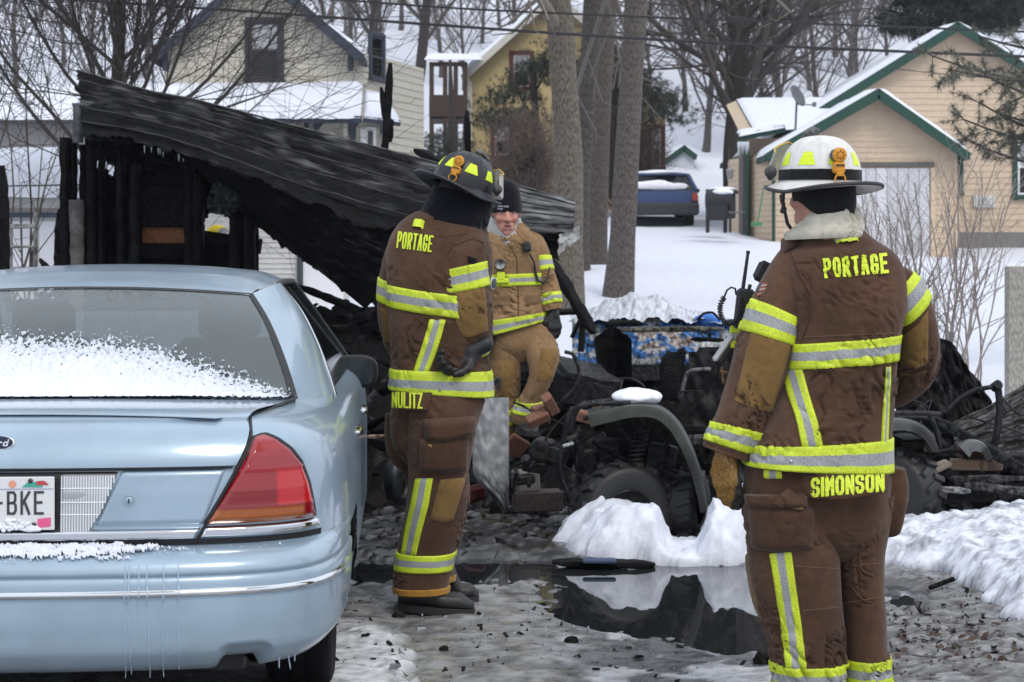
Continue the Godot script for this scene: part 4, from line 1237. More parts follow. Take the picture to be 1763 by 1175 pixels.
	rear_patch(mb,[[-0.335,0.864],[0.335,0.864],[0.305,0.78],[0.258,0.695],[0.225,0.668],[-0.225,0.668],[-0.258,0.695],[-0.305,0.78]],0.004,Color.WHITE,0.012,0.003)
	obj("plate_recess",mb,black,t)
	var plate_mat := mat(Color.WHITE,0.4,0,null,null,1,true)
	var pc := on_rear(0.0,0.775,0.02)
	mb = MB.new()
	mb.box(Transform3D(Basis.IDENTITY,Vector3(0,0.775,pc.z)),Vector3(0.305,0.153,0.006),Color(0.66,0.67,0.68),0.002)
	var plate := obj("number_plate",mb,plate_mat,t)
	mb = MB.new()
	var pz := pc.z + 0.0045
	var ink := Color(0.04,0.04,0.045)
	letters(mb,"-BKE",0.0285,0.068,0.34,0.0,func(x: float,y: float,k: float) -> Vector3: return Vector3(-0.0198 + x,0.743 + y,pz + 0.0005 * k),ink,0.0075)
	obj("characters",mb,plate_mat,plate)
	mb = MB.new()
	letters(mb,"SIN",0.018,0.018,0.2,0.0,func(x: float,y: float,k: float) -> Vector3: return Vector3(-0.052 + x,0.823 + y,pz + 0.0004 * k),Color(0.45,0.05,0.06),0.004)
	mb.face([Vector3(0.060,0.822,pz),Vector3(0.075,0.834,pz),Vector3(0.10,0.838,pz),Vector3(0.12,0.826,pz),Vector3(0.118,0.821,pz)],Color(0.05,0.35,0.28))
	mb.face([Vector3(0.10,0.828,pz + 0.0006),Vector3(0.104,0.84,pz + 0.0006),Vector3(0.125,0.84,pz + 0.0006),Vector3(0.138,0.828,pz + 0.0006)],Color(0.45,0.05,0.06))
	var sunp := []
	for i in 12: sunp.append(Vector3(0.034 + 0.011 * cos(-TAU * i / 12),0.831 + 0.011 * sin(-TAU * i / 12),pz))
	mb.face(sunp,Color(0.7,0.3,0.2))
	mb.face([Vector3(-0.15,0.816,pz),Vector3(-0.15,0.8175,pz),Vector3(0.15,0.8175,pz),Vector3(0.15,0.816,pz)],Color(0.1,0.13,0.3))
	mb.face([Vector3(0.105,0.705,pz),Vector3(0.105,0.731,pz),Vector3(0.143,0.735,pz),Vector3(0.143,0.709,pz)],Color(0.7,0.10,0.25))
	obj("print",mb,plate_mat,plate)
	mb = MB.new()
	for x in [0.085,0.095]:
		var y := 0.846 if x < 0.09 else 0.72
		mb.lathe(Transform3D(Basis(Vector3.RIGHT,PI / 2),Vector3(x,y - 0.006,pz)),[Vector2(0.0075,-0.001),Vector2(0.0065,0.003),Vector2(0.0008,0.004)],10,Color(0.05,0.035,0.03))
	obj("bolt",mb,plate_mat,plate)
	var lens := mat(Color.WHITE,0.12,0.35,null,null,1,true)
	for sg in [1.0,-1.0]:
		mb = MB.new()
		rear_patch(mb,[[sg * 0.166,0.857],[sg * 0.326,0.857],[sg * 0.313,0.81],[sg * 0.285,0.745],[sg * 0.25,0.69],[sg * 0.212,0.676],[sg * 0.166,0.676]],0.012,Color(0.36,0.37,0.38),0.006,0.004)
		var r := obj("reversing_lamp",mb,lens,t)
		mb = MB.new()
		for i in 20:
			var x: float = sg * (0.170 + i * 0.0078)
			var yb := pw([[0.17,0.682],[0.21,0.682],[0.25,0.695],[0.285,0.752],[0.313,0.817],[0.326,0.85]],absf(x))
			mb.rod(on_rear(x,yb,0.0125),on_rear(x,0.852,0.0125),0.0026,5,Color(0.72,0.74,0.77))
		for y in [0.74,0.775,0.815]:
			mb.rod(on_rear(sg * 0.168,y,0.013),on_rear(sg * (pw([[0.7,0.25],[0.745,0.285],[0.81,0.312],[0.857,0.325]],y) - 0.003),y,0.013),0.0022,5,Color(0.8,0.82,0.85))
		obj("lens_rib",mb,lens,r)
	mb = MB.new()
	rear_patch(mb,[[-0.545,0.660],[0.545,0.660],[0.566,0.698],[0.30,0.698],[0.225,0.672],[-0.225,0.672],[-0.30,0.698],[-0.566,0.698]].slice(0,8),0.016,Color.WHITE,0.006,0.006)
	obj("boot_trim",mb,chrome,t)
	var red := mat(Color.WHITE,0.12,0.0,null,null,1,true)
	red.clearcoat_enabled = true; red.clearcoat = 0.6; red.clearcoat_roughness = 0.03
	for sg in [1.0,-1.0]:
		var ol := [[0.572,0.703],[0.889,0.703],[0.884,0.745],[0.872,0.81],[0.856,0.868],[0.832,0.912],[0.80,0.943],[0.765,0.957],[0.733,0.952],[0.72,0.94],[0.66,0.84]]
		var pp := PackedVector2Array()
		for q in ol: pp.append(Vector2(q[0],q[1]))
		mb = MB.new()
		var lo2 := []
		for q in ol: lo2.append([sg * (q[0] + (0.008 if q[0] > 0.72 else -0.008)),q[1] + (0.006 if q[1] > 0.75 else -0.002)])
		rear_patch(mb,lo2,0.006,Color.WHITE,0.01,0.003)
		obj("lamp_seal",mb,black,t)
		mb = MB.new()
		var rows := 44
		var nu := 54
		var pts := PackedVector3Array(); var cols := PackedColorArray()
		for j in rows + 1:
			var y := lerpf(0.7035,0.9565,float(j) / rows)
			var s := span(pp,y)
			for i in nu + 1:
				var x := lerpf(s.x,s.y,float(i) / nu)
				var e := minf(minf(y - 0.703,0.957 - y),minf(x - s.x,s.y - x))
				var c := Color(0.20,0.004,0.008)
				if y < 0.745 and x < 0.845: c = Color(0.30,0.075,0.008) * (0.9 + 0.2 * (int(x * 150) % 2))
				elif y < 0.752: c = Color(0.2,0.004,0.008)
				elif y < 0.855 and x > 0.775 and x < 0.868: c = Color(0.46,0.010,0.014)
				elif y > 0.855 and y < 0.87: c = Color(0.30,0.010,0.014)
				elif y > 0.87: c = Color(0.27,0.012,0.017) * (0.9 + 3.0 * (y - 0.87))
				elif y > 0.80: c = Color(0.26,0.006,0.010)
				if e < 0.006: c = Color(0.12,0.004,0.008)
				c = c * (0.96 + 0.08 * (int(y * 260) % 2))
				pts.append(on_rear(sg * x,y,lerpf(0.004,0.020,smoothstep(0.0,0.018,e)) + (0.002 if absf(y - 0.861) < 0.006 or absf(y - 0.748) < 0.004 else 0.0))); cols.append(c)
		mb.grid(pts,nu + 1,rows + 1,cols)
		obj("tail_lamp",mb,red,t)
		mb = MB.new()
		rear_patch(mb,[[sg * 0.556,0.664],[sg * 0.893,0.672],[sg * 0.892,0.701],[sg * 0.574,0.701]],0.017,Color.WHITE,0.006,0.007)
		obj("lamp_trim",mb,chrome,t)
	mb = MB.new()
	var lk := on_rear(0.361,0.778,0.011)
	mb.lathe(Transform3D(Basis(Vector3.RIGHT,PI / 2),lk),[Vector2(0.017,-0.002),Vector2(0.016,0.002),Vector2(0.012,-0.003),Vector2(0.011,0.0015),Vector2(0.0005,0.0018)],20)
	var lock := obj("lock",mb,paint,t)
	mb = MB.new()
	mb.box(Transform3D(Basis.IDENTITY,lk + Vector3(0,0,0.003)),Vector3(0.004,0.011,0.003))
	obj("keyhole",mb,black,lock)
	var bc := on_rear(-0.02,0.945,0.02)
	mb = MB.new()
	mb.lathe(Transform3D(Basis(Vector3.RIGHT,PI / 2 - 0.2) * Basis.from_scale(Vector3(1,1,0.42)),bc),[Vector2(0.053,-0.004),Vector2(0.053,0.003),Vector2(0.049,0.005),Vector2(0.047,0.003)],40)
	var badge := obj("badge",mb,chrome,t)
	mb = MB.new()
	mb.lathe(Transform3D(Basis(Vector3.RIGHT,PI / 2 - 0.2) * Basis.from_scale(Vector3(1,1,0.42)),bc),[Vector2(0.0475,0.0028),Vector2(0.03,0.0036),Vector2(0.0005,0.0038)],40)
	var enamel := mat(Color(0.05,0.09,0.22),0.2)
	obj("enamel",mb,enamel,badge)
	mb = MB.new()
	var tilt := Basis(Vector3.RIGHT,-0.2)
	letters(mb,"Ford",0.0155,0.02,0.16,0.25,func(x: float,y: float,k: float) -> Vector3: return bc + tilt * Vector3(-0.037 + x,-0.01 + y,0.0046 + 0.0004 * k),Color.WHITE,0.0035)
	obj("script",mb,chrome,badge)
	var A := [Vector3(0.80,0.985,-0.86),Vector3(0.790,1.018,-0.97),Vector3(0.735,1.13,-1.21),Vector3(0.665,1.25,-1.47),Vector3(0.588,1.348,-1.72)]
	var Bc := [Vector3(0.895,0.955,-1.60),Vector3(0.885,0.985,-1.74),Vector3(0.82,1.14,-1.94),Vector3(0.745,1.27,-2.08),Vector3(0.655,1.372,-2.2)]
	for sg in [1.0,-1.0]:
		mb = MB.new()
		var pts := PackedVector3Array()
		for j in 25:
			var a := cr3(A,j / 24.0); var b := cr3(Bc,j / 24.0)
			for i in 13:
				var u := i / 12.0
				var p := a.lerp(b,u) + Vector3(0.052,0.026,0.0) * sin(u * PI)
				if j == 0: p.y -= 0.05
				pts.append(Vector3(p.x * sg,p.y,p.z))
		mb.grid(pts,13,25)
		obj("rear_pillar",mb,paint,t)
	var RF := [[1.70,1.372],[1.78,1.392],[2.0,1.430],[2.3,1.452],[2.6,1.458],[2.9,1.448],[3.2,1.412]]
	var roof_y := func(x: float,f: float) -> float: return pw(RF,f) - 0.034 * pow(absf(x) / 0.6,2.4) - 0.025 * smoothstep(0.56,0.68,absf(x))
	mb = MB.new()
	var rp := PackedVector3Array()
	for j in 31:
		var f := lerpf(1.705,3.2,j / 30.0)
		var w := lerpf(0.588,0.66,smoothstep(1.7,2.2,f))
		for i in 41:
			var x := lerpf(-w,w,i / 40.0)
			rp.append(Vector3(x,roof_y.call(x,f + 0.03 * x * x),-(f + 0.03 * x * x)))
	mb.grid(rp,41,31)
	obj("roof",mb,paint,t)
	var glass_pt := func(u: float,v: float,out: float) -> Vector3:
		var e := cr3(A,0.25 + 0.75 * v)
		var x := e.x * u
		var bow := 1.0 - u * u
		var f := -e.z - 0.075 * bow * (1.0 - v) - 0.03 * bow * v
		var y := e.y + bow * (0.004 + 0.022 * v) + 0.012 * sin(v * PI) * (0.6 + 0.4 * bow)
		return Vector3(x,y + out * 0.75,-f + out * 0.65)
	mb = MB.new()
	var gp3 := PackedVector3Array()
	for j in 21:
		for i in 41: gp3.append(glass_pt.call(lerpf(-1,1,i / 40.0),j / 20.0,0.0))
	mb.grid(gp3,41,21)
	obj("rear_window",mb,glass,t)
	mb = MB.new()
	for q in [[0.985,-1.01],[-1.01,0.985]]: pass
	var strip := func(u0: float,v0: float,u1: float,v1: float,w: Vector2,n: int) -> void:
		var pts := PackedVector3Array()
		for k in 2:
			for i in n:
				var f := float(i) / (n - 1)
				pts.append(glass_pt.call(lerpf(u0,u1,f) + w.x * k,clampf(lerpf(v0,v1,f) + w.y * k,0,1),0.004))
		mb.grid(pts,n,2)
	strip.call(1.012,0.0,1.012,1.0,Vector2(-0.032,0),20)
	strip.call(-1.012,0.0,-1.012,1.0,Vector2(0.032,0),20)
	strip.call(-1.0,1.0,1.0,1.0,Vector2(0,-0.035),40)
	strip.call(-1.0,0.0,1.0,0.0,Vector2(0,0.04),40)
	obj("window_seal",mb,black,t)
	var tint := mat(Color(0.03,0.035,0.04,0.55),0.03)
	tint.transparency = BaseMaterial3D.TRANSPARENCY_ALPHA
	mb = MB.new()
	strip.call(0.975,0.04,0.975,0.96,Vector2(-0.085,0),20)
	strip.call(-0.975,0.04,-0.975,0.96,Vector2(0.085,0),20)
	strip.call(-0.89,0.962,0.89,0.962,Vector2(0,-0.10),40)
	obj("window_border",mb,tint,t)
	for sg in [1.0,-1.0]:
		mb = MB.new()
		mb.face([Vector3(sg * 0.886,0.985,-1.74),Vector3(sg * 0.655,1.37,-2.2),Vector3(sg * 0.655,1.37,-3.15),Vector3(sg * 0.905,0.98,-3.7)])
		obj("side_window",mb,M.glass_dark,t)
		mb = MB.new()
		var sp := PackedVector3Array(); var sr := PackedFloat32Array()
		for j in 14:
			var p := cr3(Bc,0.2 + 0.8 * j / 13.0)
			sp.append(Vector3(sg * (p.x + 0.004),p.y + 0.003,p.z)); sr.append(0.014)
		for q in [Vector3(0.662,1.385,-2.5),Vector3(0.66,1.38,-3.15),Vector3(0.74,1.25,-3.4),Vector3(0.905,0.98,-3.8)]:
			sp.append(Vector3(sg * q.x,q.y,q.z)); sr.append(0.014)
		mb.tube(sp,sr,8)
		obj("window_trim",mb,black,t)
		mb = MB.new()
		sp.clear(); sr.clear()
		for j in 14:
			var p := cr3(Bc,0.18 + 0.8 * j / 13.0)
			sp.append(Vector3(sg * (p.x + 0.010),p.y + 0.006,p.z + 0.02)); sr.append(0.006)
		mb.tube(sp,sr,6)
		obj("window_moulding",mb,chrome,t)
	mb = MB.new()
	mb.face([Vector3(-0.66,1.40,-3.2),Vector3(0.66,1.40,-3.2),Vector3(0.8,1.0,-4.15),Vector3(-0.8,1.0,-4.15)])
	var ws := mat(Color(0.4,0.45,0.45,0.08),0.02)
	ws.transparency = BaseMaterial3D.TRANSPARENCY_ALPHA
	obj("windscreen",mb,ws,t)
	var dark := mat(Color(0.16,0.165,0.175),0.9)
	mb = MB.new()
	mb.box(Transform3D(Basis.IDENTITY,Vector3(0,1.022,-2.45)),Vector3(1.5,0.02,2.7))
	obj("interior_deck",mb,dark,t)
	for q in [[-0.38,1.03,-2.05,0.62],[0.38,1.03,-2.05,0.62],[-0.4,1.06,-2.95,0.5],[0.4,1.06,-2.95,0.5]]:
		mb = MB.new()
		mb.box(Transform3D(Basis(Vector3.RIGHT,0.2),Vector3(q[0],q[1],q[2])),Vector3(q[3],0.16,0.14),Color.WHITE,0.06)
		var st := obj("seat_back",mb,dark,t)
		if q[3] < 0.55:
			mb = MB.new()
			mb.box(Transform3D(Basis(Vector3.RIGHT,0.12),Vector3(q[0],q[1] + 0.15,q[2])),Vector3(0.27,0.19,0.1),Color.WHITE,0.05)
			obj("head_rest",mb,dark,st)
	mb = MB.new()
	mb.box(Transform3D(Basis.IDENTITY,Vector3(0.02,1.325,-3.25)),Vector3(0.25,0.07,0.03),Color.WHITE,0.02)
	obj("inner_mirror",mb,dark,t)
	for sg in [1.0,-1.0]:
		mb = MB.new()
		var pts := PackedVector3Array()
		var prof2 := [[0.5,0.5,0.0],[0.93,0.9,0.0],[1.0,1.0,0.012],[1.0,1.0,0.035],[0.92,0.9,0.075],[0.6,0.6,0.11],[0.02,0.02,0.125]]
		for q in prof2:
			for i in 36:
				var a := TAU * i / 36
				var c := cos(a); var s := sin(a)
				var ex := 0.7
				pts.append(Vector3(sg * 0.935 + 0.106 * q[0] * signf(c) * pow(absf(c),ex),0.962 + 0.077 * q[1] * signf(s) * pow(absf(s),ex),-3.36 - q[2]))
		mb.grid(pts,36,prof2.size(),PackedColorArray(),PackedVector2Array(),true)
		mb.bar(Vector3(sg * 0.87,0.95,-3.43),Vector3(sg * 0.92,0.95,-3.42),0.06,0.06,Color.WHITE,0.015)
		var mm := obj("door_mirror",mb,black,t)
		mb = MB.new()
		var ring := []
		for i in 36:
			var a := -TAU * i / 36
			var c := cos(a); var s := sin(a)
			ring.append(Vector3(sg * 0.935 + 0.086 * signf(c) * pow(absf(c),0.62),0.962 + 0.059 * signf(s) * pow(absf(s),0.62),-3.354))
		mb.face(ring)
		obj("mirror_glass",mb,mat(Color(0.22,0.24,0.24),0.03,1.0),mm)
		for f in [1.92,2.95]:
			mb = MB.new()
			mb.blob(Vector3(sg * 0.972,0.82,-f),Vector3(0.03,0.022,0.11),nz,0.0,1,10)
			obj("door_handle",mb,chrome,t)
	for q in [[0.80,1.22],[-0.80,1.22],[0.80,4.25],[-0.80,4.25]]:
		mb = MB.new()
		var sg := signf(q[0])
		var X := Transform3D(Basis(Vector3.BACK,-PI / 2 * sg),Vector3(q[0] - sg * 0.11,0.325,-q[1]))
		mb.lathe(X,[Vector2(0.2,0.0),Vector2(0.29,0.0),Vector2(0.318,0.015),Vector2(0.328,0.04),Vector2(0.328,0.075),Vector2(0.32,0.08),Vector2(0.328,0.085),Vector2(0.328,0.13),Vector2(0.32,0.135),Vector2(0.328,0.14),Vector2(0.328,0.19),Vector2(0.315,0.215),Vector2(0.28,0.225),Vector2(0.2,0.21)],48)
		var wh := obj("wheel",mb,M.rubber,t)
		mb = MB.new()
		mb.lathe(X,[Vector2(0.205,0.2),Vector2(0.19,0.19),Vector2(0.17,0.16),Vector2(0.06,0.18),Vector2(0.001,0.185)],32,Color(0.4,0.4,0.42))
		obj("rim",mb,M.metal,wh)
	mb = MB.new()
	mb.box(Transform3D(Basis.IDENTITY,Vector3(0,0.36,-2.7)),Vector3(1.35,0.22,4.8))
	mb.box(Transform3D(Basis.IDENTITY,Vector3(0,0.62,-1.22)),Vector3(1.8,0.35,0.9))
	mb.box(Transform3D(Basis.IDENTITY,Vector3(0,0.62,-4.25)),Vector3(1.8,0.35,0.9))
	obj("underbody",mb,black,t)
	mb = MB.new()
	mb.tube(PackedVector3Array([Vector3(0.71,0.30,-0.7),Vector3(0.71,0.30,-0.3)]),PackedFloat32Array([0.03,0.03]),14,false,Color(0.2,0.18,0.17))
	mb.tube(PackedVector3Array([Vector3(0.71,0.30,-0.3),Vector3(0.71,0.30,-0.6)]),PackedFloat32Array([0.026,0.026]),14,false,Color(0.02,0.02,0.02))
	obj("exhaust_pipe",mb,M.metal,t)
	car_snow(t,glass_pt)
func car_snow(t: Node3D,glass_pt: Callable) -> void:
	var mb := MB.new()
	var nu := 470
	var nv := 200
	var id := PackedInt32Array(); id.resize(nu * nv); id.fill(-1)
	for j in nv:
		var v := -0.045 + 0.83 * j / (nv - 1.0)
		for i in nu:
			var u := lerpf(-0.99,0.985,float(i) / (nu - 1))
			var limit := 0.50 - 0.10 * (u + 0.2) - 0.36 * pow(maxf(u - 0.25,0.0) / 0.75,1.7) + 0.025 * nz.get_noise_2d(u * 9.0,3.0)
			var n := nz.get_noise_2d(u * 34.0,v * 24.0 + u * 6.0) + 0.7 * nz.get_noise_2d(u * 110.0,v * 75.0)
			var th := (limit - v) / 0.3 + 0.62 * n
			var thin := smoothstep(0.0,0.2,limit - v)
			if th < 0.10 - 0.35 * thin: continue
			var speck := 0.72 * nz2.get_noise_2d(u * 150.0,v * 95.0)
			if th < 0.75 and speck > 0.34 + 0.3 * th: continue
			var h := 0.0015 + 0.011 * clampf(th,0.0,1.2) + 0.006 * maxf(0.0,n) + 0.012 * smoothstep(0.2,0.0,v)
			var k := clampf(th * 1.6,0.0,1.0)
			id[j * nu + i] = mb.vert(t.transform * (glass_pt.call(u,maxf(v,0.0),h) as Vector3) + t.basis * Vector3(0,minf(v,0.0) * 0.25,-minf(v,0.0) * 1.1),Color(0.5,0.55,0.58).lerp(Color(0.9,0.91,0.94),k))
	for j in nv - 1:
		for i in nu - 1:
			var a := id[j * nu + i]; var b := id[j * nu + i + 1]; var d := id[(j + 1) * nu + i + 1]; var e := id[(j + 1) * nu + i]
			if a >= 0 and b >= 0 and d >= 0: mb.tri(a,b,d)
			if a >= 0 and d >= 0 and e >= 0: mb.tri(a,d,e)
	tag(obj("window_snow",mb,M.snow),"ragged sheet of melting snow on the lower half of the sedan's rear window","snow")
	mb = MB.new()
	nu = 520; nv = 36
	id.resize(nu * nv); id.fill(-1)
	for j in nv:
		for i in nu:
			var x := lerpf(-0.95,0.86,float(i) / (nu - 1))
			var q := plan_at(plan_low,x)
			var f := j / (nv - 1.0)
			var n := nz.get_noise_2d(x * 14.0,f * 4.0) + 0.8 * nz.get_noise_2d(x * 80.0,f * 16.0)
			var amt := 0.75 - 1.1 * smoothstep(0.25,0.62,x) - 0.9 * pow(absf(f - 0.42) * 2.0,2.0) + 0.9 * n
			if amt < 0.0: continue
			var ins := lerpf(0.115,0.018,f)
			var y := pw([[0.012,0.605],[0.03,0.622],[0.06,0.634],[0.10,0.642],[0.13,0.645]],ins)
			id[j * nu + i] = mb.vert(t.transform * (skin(q,ins,y,signf(x)) + Vector3(0,0.0025 + 0.02 * clampf(amt,0,1.0) + 0.004 * nz.get_noise_2d(x * 60.0,f * 20.0),0.003)),Color(0.6,0.66,0.72).lerp(Color(0.88,0.89,0.92),clampf(amt * 2.5,0,1)))
	for j in nv - 1:
		for i in nu - 1:
			var a := id[j * nu + i]; var b := id[j * nu + i + 1]; var d := id[(j + 1) * nu + i + 1]; var e := id[(j + 1) * nu + i]
			if a >= 0 and b >= 0 and d >= 0: mb.tri(a,b,d)
			if a >= 0 and d >= 0 and e >= 0: mb.tri(a,d,e)
	tag(obj("bumper_snow",mb,M.snow),"thin broken line of snow on the ledge of the sedan's rear bumper","snow")
	mb = MB.new()
	nu = 260; nv = 40
	id.resize(nu * nv); id.fill(-1)
	for j in nv:
		for i in nu:
			var u := lerpf(-0.97,0.97,float(i) / (nu - 1))
			var f := lerpf(0.35,1.0,j / (nv - 1.0))
			var n := nz.get_noise_2d(u * 30.0,f * 22.0) + 0.7 * nz2.get_noise_2d(u * 90.0,f * 70.0)
			if n + (f - 0.82) * 2.2 < 0.18: continue
			var e := on_rear(u * 0.742,0.995,0.022)
			var p := e.lerp(Vector3(u * 0.79,1.016,-0.99),f)
			p.y = 1.0065 + 0.030 * (1.0 - exp(-f * 13.0)) * (1.0 - 0.45 * u * u) - 0.014 * f + 0.002 * absf(n)
			id[j * nu + i] = mb.vert(t.transform * p,Color(0.62,0.68,0.74))
	for j in nv - 1:
		for i in nu - 1:
			var a := id[j * nu + i]; var b := id[j * nu + i + 1]; var d := id[(j + 1) * nu + i + 1]; var e := id[(j + 1) * nu + i]
			if a >= 0 and b >= 0 and d >= 0: mb.tri(a,b,d)
			if a >= 0 and d >= 0 and e >= 0: mb.tri(a,d,e)
	tag(obj("lid_frost",mb,M.snow),"grainy frost on the sedan's boot lid below the rear window","frost")
	mb = MB.new()
	for i in 170:
		var x := rng.randf_range(-0.15,0.11)
		mb.blob(t.transform * (on_rear(0,0.775,0.03) * Vector3(0,0,1) + Vector3(x,0.698 + 0.026 * rng.randf() * (0.75 + 0.5 * sin(x * 40.0)),-0.004)),Vector3(0.007,0.005,0.0045) * rng.randf_range(0.6,1.3),nz,0.5,40.0,6)
	tag(obj("plate_snow",mb,M.snow),"crust of snow over the foot of the sedan's number plate","snow")
	var ice := mat(Color(0.75,0.83,0.9,0.45),0.05)
	ice.transparency = BaseMaterial3D.TRANSPARENCY_ALPHA
	mb = MB.new()
	for q in [[0.365,0.29],[0.378,0.30],[0.405,0.46],[0.427,0.29],[0.475,0.29],[0.515,0.31],[0.83,0.29],[0.86,0.28],[0.885,0.30]]:
		var pts := PackedVector3Array(); var rr := PackedFloat32Array()
		var x: float = q[0]
		var y0 := 0.61 if x < 0.6 else 0.31
		for k in 26:
			var y := lerpf(y0,q[1] - 0.012,k / 25.0)
			x += rng.randf_range(-0.0012,0.0012)
			var ins := pw([[0.285,0.12],[0.298,0.075],[0.32,0.045],[0.345,0.022],[0.385,0.01],[0.42,0.004],[0.5,0.0],[0.56,0.0],[0.588,0.006],[0.605,0.012]],y)
			var hang := 0.0 if y > q[1] + 0.03 else 0.03
			pts.append(t.transform * (skin(plan_at(plan_low,x),minf(ins,0.06) - 0.002 - (0.012 if absf(y - 0.527) < 0.013 else 0.0),y))); rr.append(0.0016 * (1.0 + 0.5 * rng.randf()) * (1.0 if k < 23 else 0.5))
		mb.tube(pts,rr,6)
	tag(obj("bumper_icicles",mb,ice),"thin frozen drips running down the sedan's rear bumper","ice")
const GLYPH := {
	"P": [[0,0,0,1,0.75,1,1,0.85,1,0.6,0.75,0.45,0,0.45]],"O": [[0.25,0,0,0.18,0,0.82,0.25,1,0.75,1,1,0.82,1,0.18,0.75,0,0.25,0]],
	"R": [[0,0,0,1,0.75,1,1,0.85,1,0.62,0.75,0.48,0,0.48],[0.5,0.46,1,0]],"T": [[0,1,1,1],[0.5,0,0.5,0.9]],"A": [[0,0,0.36,1,0.64,1,1,0],[0.17,0.32,0.83,0.32]],
	"G": [[1,0.72,1,0.85,0.75,1,0.25,1,0,0.82,0,0.18,0.25,0,0.75,0,1,0.18,1,0.45,0.55,0.45]],"E": [[1,1,0,1,0,0,1,0],[0.05,0.52,0.8,0.52]],
	"S": [[1,0.78,1,0.85,0.75,1,0.25,1,0,0.85,0,0.65,0.25,0.52,0.75,0.48,1,0.35,1,0.15,0.75,0,0.25,0,0,0.15,0,0.22]],"I": [[0.5,0,0.5,1]],"M": [[0,0,0,1,0.5,0.4,1,1,1,0]],
	"N": [[0,0,0,1,1,0,1,1]],"L": [[0,1,0,0,1,0]],"Z": [[0,1,1,1,0,0,1,0]],"W": [[0,1,0.25,0,0.5,0.7,0.75,0,1,1]],"B": [[0,0.5,0.72,0.5,0.95,0.62,0.95,0.88,0.72,1,0,1,0,0,0.78,0,1,0.14,1,0.38,0.78,0.5]],
	"K": [[0,0,0,1],[1,1,0.05,0.42],[0.35,0.6,1,0]],"-": [[0.1,0.5,0.9,0.5]],"F": [[0,0,0,1,1,1],[0.05,0.52,0.8,0.52]],"o": [[0.25,0,0,0.15,0,0.45,0.25,0.6,0.75,0.6,1,0.45,1,0.15,0.75,0,0.25,0]],"r": [[0.1,0,0.1,0.6],[0.12,0.42,0.5,0.6,0.9,0.55]],
	"d": [[0.9,1,0.9,0,0.25,0,0,0.15,0,0.45,0.25,0.6,0.85,0.6]],"U": [[0,1,0,0.18,0.25,0,0.75,0,1,0.18,1,1]],"1": [[0.2,0.8,0.5,1,0.5,0]],"7": [[0,1,1,1,0.35,0]],"Y": [[0,1,0.5,0.5,1,1],[0.5,0.5,0.5,0]],"C": [[1,0.75,1,0.85,0.75,1,0.25,1,0,0.82,0,0.18,0.25,0,0.75,0,1,0.15,1,0.25]],"H": [[0,0,0,1],[1,0,1,1],[0,0.5,1,0.5]],
}
func letters(mb: MB,text: String,w: float,h: float,gap: float,slant: float,put: Callable,col: Color,stroke: float) -> void:
	var x0 := 0.0
	for ch in text:
		var cw := w * (0.35 if ch == "I" else 1.0)
		if GLYPH.has(ch):
			var layer := 0.0
			for line in GLYPH[ch]:
				var pts := []
				for k in range(0,line.size(),2):
					var gx: float = line[k] if ch != "I" else 0.5
					var p := Vector2(lerpf(stroke / 2,cw - stroke / 2,gx),lerpf(stroke / 2,h - stroke / 2,line[k + 1]))
					if not pts.is_empty():
						var q: Vector2 = pts[-1]
						var m := maxi(1,int(p.distance_to(q) / 0.02))
						for z in range(1,m): pts.append(q.lerp(p,float(z) / m))
					pts.append(p)
				var closed: bool = pts[0].distance_to(pts[-1]) < 1e-4
				var n := pts.size()
				var s := mb.v.size()
				for k in n:
					var p: Vector2 = pts[k]
					var a: Vector2 = pts[k - 1] if k > 0 else (pts[n - 2] if closed else p * 2.0 - pts[1])
					var b: Vector2 = pts[k + 1] if k < n - 1 else (pts[1] if closed else p * 2.0 - pts[n - 2])
					var d1 := (p - a).normalized()
					var d2 := (b - p).normalized()
					var n1 := Vector2(-d1.y,d1.x); var n2 := Vector2(-d2.y,d2.x)
					var mm := (n1 + n2).normalized()
					var wd := stroke / 2 / maxf(mm.dot(n1),0.5)
					var ext := Vector2.ZERO
					if not closed and k == 0: ext = -d2 * stroke * 0.5
					if not closed and k == n - 1: ext = d1 * stroke * 0.5
					for sgn in [1.0,-1.0]:
						var e: Vector2 = p + ext + mm * wd * sgn
						mb.vert(put.call(x0 + e.x + slant * e.y,e.y,layer),col)
				for k in n - 1: mb.quad(s + k * 2,s + k * 2 + 2,s + k * 2 + 3,s + k * 2 + 1)
				layer += 1.0
		x0 += cw + w * gap
